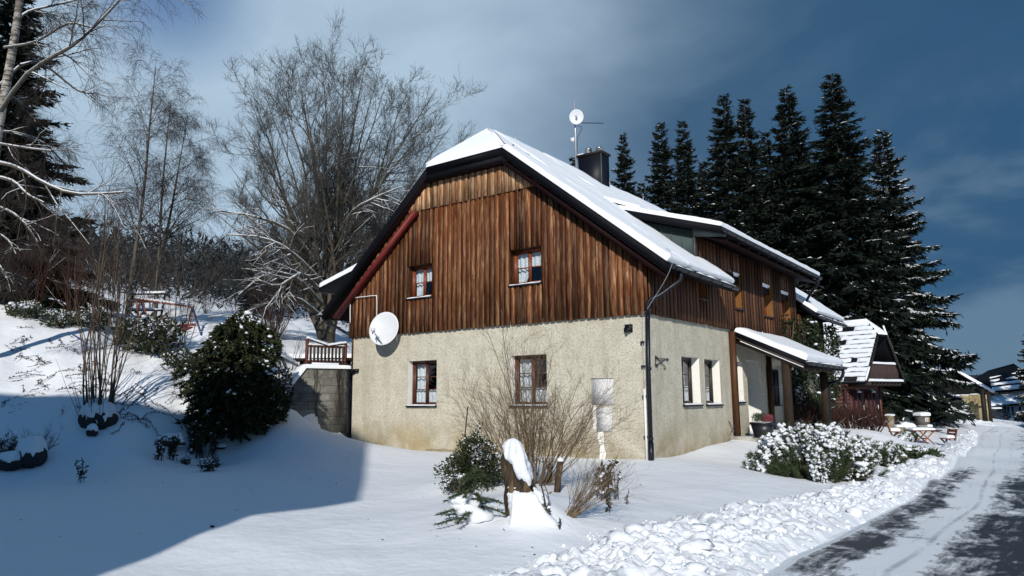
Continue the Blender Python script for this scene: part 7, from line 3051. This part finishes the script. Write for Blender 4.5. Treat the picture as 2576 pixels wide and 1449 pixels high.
def ruin():
    D = 58.
    l, r_ = down(at(*z7(1330, 1085), D+2)), down(at(*z7(1808, 1095), D-2))
    root = empty('ruined_wall', (l+r_)/2, 'old flaking ochre plaster wall with broken top edge by the lane', 'wall')
    e = unit(np.r_[(r_-l)[:2], 0])
    f = np.array([-e[1], e[0], 0])
    L = np.linalg.norm((r_-l)[:2])
    zt_ = at(*z7(1600, 830), D)[2]
    n = 60
    top = []
    for k in range(n+1):
        s = L*k/n
        z = zt_-.05+.10*noise.noise(Vector((s*1.3, 0, 0)))+.07*noise.noise(Vector((s*4, 1, 0)))
        if s > L*.74:
            z = zt_+.04
        if s < L*.25:
            z = zt_-.35+.25*noise.noise(Vector((s*1.5, 5, 0)))
        top.append(np.array([l[0], l[1], 0])+e*s+np.array([0, 0, z]))
    mb = MB()
    for k in range(n):
        a, b_ = top[k], top[k+1]
        a0, b0 = a.copy(), b_.copy()
        a0[2] = b0[2] = min(l[2], r_[2])-.6
        mb.prism([a0, b0, b_, a], f*.5)
    mb.build('masonry', M['ruin'], root)
    mb = MB()
    g = []
    for k in range(n+1):
        h = .10*(.6+.8*noise.noise(Vector((k*.35, 9, 0))))
        g.append([top[k]+f*.0-np.array([0, 0, .01]), top[k]+f*.05+np.array([0, 0, max(h, -.01)]), top[k]+f*.4+np.array([0, 0, max(h, -.01)]), top[k]+f*.5-np.array([0, 0, .01])])
    mb.grid(g)
    mb.build('snow', M['roof_snow'], root, smooth=True)
    # timber gate post beside it
    p = down(at(*z7(1812, 1090), D-3))
    q = empty('gate_post', p, 'dark timber post with cross rail right of the ruined wall', 'post')
    MB().obox(p+np.array([0, 0, 1.25]), e*.12, f*.12, (0, 0, 1.4)).build('post', M['old_wood'], q, tinted=True)
    MB().beam(p+np.array([0, 0, 2.3])-e*.3, p+np.array([0, 0, 2.35])+e*1.2, .06, .10).build('rail', M['old_wood'], q, tinted=True)
    p2 = p+e*.45
    MB().obox(p2+np.array([0, 0, 1.2]), e*.08, f*.08, (0, 0, 1.3)).build('board', M['old_wood'], q, tinted=True)
    # the dark barn behind with a snowy verge
    D2 = 68.
    apex, ev = at(*z7(1500, 585), D2), at(*z7(1880, 815), D2)
    lft = apex+(apex-ev)*np.array([1, 1, -1])*1.
    lft[2] = ev[2]
    zb = min(hgt(ev[0], ev[1]), -1)-1
    br = empty('old_barn', down(apex), 'dark old barn with snowy sloping roof behind the ruined wall', 'barn')
    bk = unit(np.r_[(apex-C)[:2], 0])
    d = np.array([bk[1], -bk[0], 0])
    ev = apex+d*float((ev-apex)@d)+np.array([0, 0, ev[2]-apex[2]])
    lft = apex-d*float((ev-apex)@d)+np.array([0, 0, ev[2]-apex[2]])
    i0, i1 = ev-d*1.0, lft+d*1.0
    w = [np.array([i1[0], i1[1], zb]), np.array([i0[0], i0[1], zb]), i0+np.array([0, 0, .0]), apex-np.array([0, 0, .35]), i1]
    MB().prism([q_+bk*.6 for q_ in w], bk*11).build('wall', simple('black_barn_boards', (.010, .009, .010), (.006, .006, .007), 6, .9, .2, spec=.1), br)
    mb = MB()
    for s in (ev, lft):
        mb.prism([s, apex, apex-np.array([0, 0, .22]), s-np.array([0, 0, .22])], bk*12)
    rf = mb.build('roof', M['roof'], br)
    mb = MB()
    for s in (ev, lft):
        n_ = unit(np.cross(s-apex, bk))
        n_ = n_ if n_[2] > 0 else -n_
        snow_sheet(mb, s+n_*.01, apex+n_*.01, apex+bk*12+n_*.01, s+bk*12+n_*.01, 14, 10, .22, n_, 91, edge=.15)
    mb.build('snow', M['roof_snow'], rf, smooth=True)
    return d


ruin()


def white_house():
    D = 112.
    P0 = down(at(*z7(1950, 1060), D))
    e = unit(rt+fh*.10)
    f = unit(fh-rt*.10)
    zu = np.array([0, 0, 1.])
    k = D/F_*.2666
    X = lambda x: (x-1950)*k
    root = empty('white_house', P0, 'pale house with wide snowy roof and dormer far down the lane', 'house')
    P = lambda x, z, dp=0.: P0+e*X(x)+zu*z+f*dp
    h1 = (1060-925)*k
    Wd = X(2420)
    MB().prism([P(1950, -.5), P(2420, -.5), P(2420, h1+.1), P(1950, h1+.1)], f*9).build('wall', simple('pale_blue_white_plaster', (.62, .66, .70), (.55, .6, .64), 1, .9, .1), root)
    for x in (1965, 2040, 2085, 2160, 2230, 2300):
        w = MB().prism([P(x-8, (1060-1022)*k, -.06), P(x+9, (1060-1022)*k, -.06), P(x+9, (1060-945)*k, -.06), P(x-8, (1060-945)*k, -.06)], f*.05).build('window', M['dark_window_wood'], root)
        MB().prism([P(x-5, (1060-1018)*k, -.08), P(x+6, (1060-1018)*k, -.08), P(x+6, (1060-949)*k, -.08), P(x-5, (1060-949)*k, -.08)], f*.015).build('pane', M['chimney'], w)
    MB().prism([P(1995, 0, -.06), P(2015, 0, -.06), P(2015, (1060-945)*k, -.06), P(1995, (1060-945)*k, -.06)], f*.05).build('door', M['dark_window_wood'], root)
    # skirt roof
    z0, z1 = (1060-915)*k, (1060-800)*k
    q = [P(1900, z0, -1.2), P(2460, z0, -1.2), P(2460, z1+2., 4.), P(1960, z1+1.0, 4.)]
    lf = [P(1900, z0, -1.2), P(1960, z1+1., 4.), P(1900, z0, 9.5)]
    mb = MB().prism([p-zu*.3 for p in q], zu*.3).prism([p-zu*.3 for p in lf], zu*.298)
    rf = mb.build('roof', M['roof'], root)
    mb = MB()
    snow_sheet(mb, q[0], q[1], q[2], q[3], 20, 10, .25, unit(-f*.5+zu), 95, edge=.2)
    mb.prism([p+zu*.02 for p in lf], zu*.22)
    mb.build('snow', M['roof_snow'], rf, smooth=True)
    # upper storey set back, red-brown, with the main roof
    zu0, zu1 = (1060-880)*k, (1060-785)*k
    MB().prism([P(1965, zu0, 1.3), P(2420, zu0, 1.3), P(2420, zu1+.3, 1.3), P(1965, zu1+.3, 1.3)], f*6).build('upper_storey', M['garage_door'], root)
    for x in (1990, 2045, 2090):
        MB().prism([P(x-10, (1060-865)*k, 1.2), P(x+10, (1060-865)*k, 1.2), P(x+10, (1060-815)*k, 1.2), P(x-10, (1060-815)*k, 1.2)], f*.05).build('window', M['chimney'], root)
    a0, a1, a2, a3 = P(1905, (1060-800)*k, 0), P(2460, (1060-760)*k, 0), P(2460, (1060-520)*k, 6), P(2170, (1060-590)*k, 6)
    mb = MB().prism([p-zu*.3 for p in (a0, a1, a2, a3)], zu*.3).prism([p-zu*.3 for p in (a0, a3, P(1905, (1060-800)*k, 9))], zu*.297)
    r2_ = mb.build('upper_roof', M['roof'], root)
    mb = MB()
    nn = unit(np.cross(a1-a0, a3-a0))
    nn = nn if nn[2] > 0 else -nn
    for t0, t1 in ((.02, .16), (.24, .34), (.42, .50), (.60, .64)):
        l0, l1 = a0+(a3-a0)*t0, a0+(a3-a0)*t1
        r0, r1 = a1+(a2-a1)*t0, a1+(a2-a1)*t1
        snow_sheet(mb, l0+nn*.01, r0+nn*.01, r1+nn*.01, l1+nn*.01, 20, 5, .16, nn, 96+t0, edge=.12)
    mb.build('snow', M['roof_snow'], r2_, smooth=True)


white_house()
for k, (x, D, lab) in enumerate([(2790, 84, 'unseen tall spruce added to shade the pale house, nearest to it'), (2860, 88, 'second of the unseen spruces added to shade the pale house'), (2940, 92, 'third of the unseen spruces added to shade the pale house'), (2840, 98, 'rear one of the unseen spruces added to shade the pale house'), (2740, 90, 'left one of the unseen spruces added to shade the pale house')]):
    spruce((x, 560, 0), D, 'full', lab, 1.3, 1.+k, 'unseen spruces added to shade the pale house')  # clump out of view, added to throw shade on the pale house


def car():
    D = 100.
    b = down(at(*z7(1892, 1050), D))
    e, f = unit(rt*.9+fh*.3), unit(fh*.9-rt*.3)
    zu = np.array([0, 0, 1.])
    root = empty('parked_car', b, 'dark parked car with snow on the roof beside the pale house', 'car')
    pr = [(-2.1, .25), (-2.15, .75), (-1.9, .92), (-1.25, .98), (-.75, 1.42), (.75, 1.46), (1.45, 1.02), (2.05, .88), (2.15, .55), (2.1, .25)]
    paint = simple('dark_grey_car_paint', (.02, .025, .035), (.02, .025, .035), 1, .25, 0)
    MB().prism([b+e*x+zu*z-f*.85 for x, z in pr], f*1.7).build('body', paint, root)
    for s in (-.862, .852):
        MB().prism([b+e*x+zu*z+f*s for x, z in [(-1.15, 1.0), (-.7, 1.36), (.7, 1.39), (1.3, 1.02)]], f*.01).build('side_window', M['chimney'], root)
    for x in (-1.35, 1.35):
        for s in (-.9, .7):
            c = b+e*x+zu*.3+f*s
            w = MB().prism([c+e*.32*math.cos(t)+zu*.32*math.sin(t) for t in np.linspace(0, 2*PI, 18, endpoint=False)], f*.2).build('wheel', M['black_metal'], root)
    mb = MB()
    c = b+zu*1.45
    snow_sheet(mb, c-e*.72-f*.75, c+e*.72-f*.75, c+e*.72+f*.75, c-e*.72+f*.75, 8, 7, .16, zu, 99, edge=.15)
    mb.build('snow', M['roof_snow'], root, smooth=True)
    # snowy lean-to behind the car
    p = down(at(*z7(1880, 1030), 104))
    r = empty('car_shelter', p, 'low dark shelter with snowy lean-to roof behind the parked car', 'shelter')
    k = 104/F_*.2666
    for x in (-2.6, 2.6):
        for q in (0, 3.):
            MB().obox(p+e*x+f*q+zu*.9, e*.08, f*.08, zu*1.1).build('post', M['old_wood'], r, tinted=True)
    MB().prism([p-e*2.9+f*3.05-zu*.3, p+e*2.9+f*3.05-zu*.3, p+e*2.9+f*3.05+zu*2., p-e*2.9+f*3.05+zu*2.], f*.08).build('back_wall', M['balcony'], r)
    q = [p-e*3.1-f*.4+zu*1.75, p+e*3.1-f*.4+zu*2.15, p+e*3.1+f*3.3+zu*2.65, p-e*3.1+f*3.3+zu*2.25]
    rf = MB().prism([a-zu*.1 for a in q], zu*.1).build('roof', M['roof'], r)
    mb = MB()
    snow_sheet(mb, *q, 10, 8, .22, zu, 98, edge=.15)
    mb.build('snow', M['roof_snow'], rf, smooth=True)


car()


# ploughed snow at the foot of the ruined wall
def far_ridge():
    P = smooth_path([down(at(*q)) for q in ((2200, 1066, 47), (2300, 1060, 49), (2360, 1058, 52), (2420, 1069, 52), (2480, 1073, 53), (2540, 1070, 58), (2600, 1067, 66))], 220)
    mb = MB()
    g = []
    for k, p in enumerate(P):
        t = unit(P[min(k+1, 219)]-P[max(k-1, 0)])
        sd = unit(np.cross(t, (0, 0, 1)))
        row = []
        for s in np.linspace(-1, 1, 22):
            q = p+sd*s*1.1
            h = .34*math.cos(s*PI/2)**.7*(.7+.6*noise.noise(Vector((k*.06, 0, 3))))
            dd, pp = noise.voronoi(Vector((q[0]*2.2, q[1]*2.2, 0)))
            row.append(np.array([q[0], q[1], hgt(q[0], q[1])-.04+h+.28*max(0, .6-dd[0])*math.cos(s*PI/2)]))
        g.append(row)
    mb.grid(g)
    o = mb.build('snow_ridge', M['snow_rough'], smooth=True)
    o['kind'] = 'structure'
    o['label'] = 'low ploughed snow ridge below the ruined wall'


far_ridge()
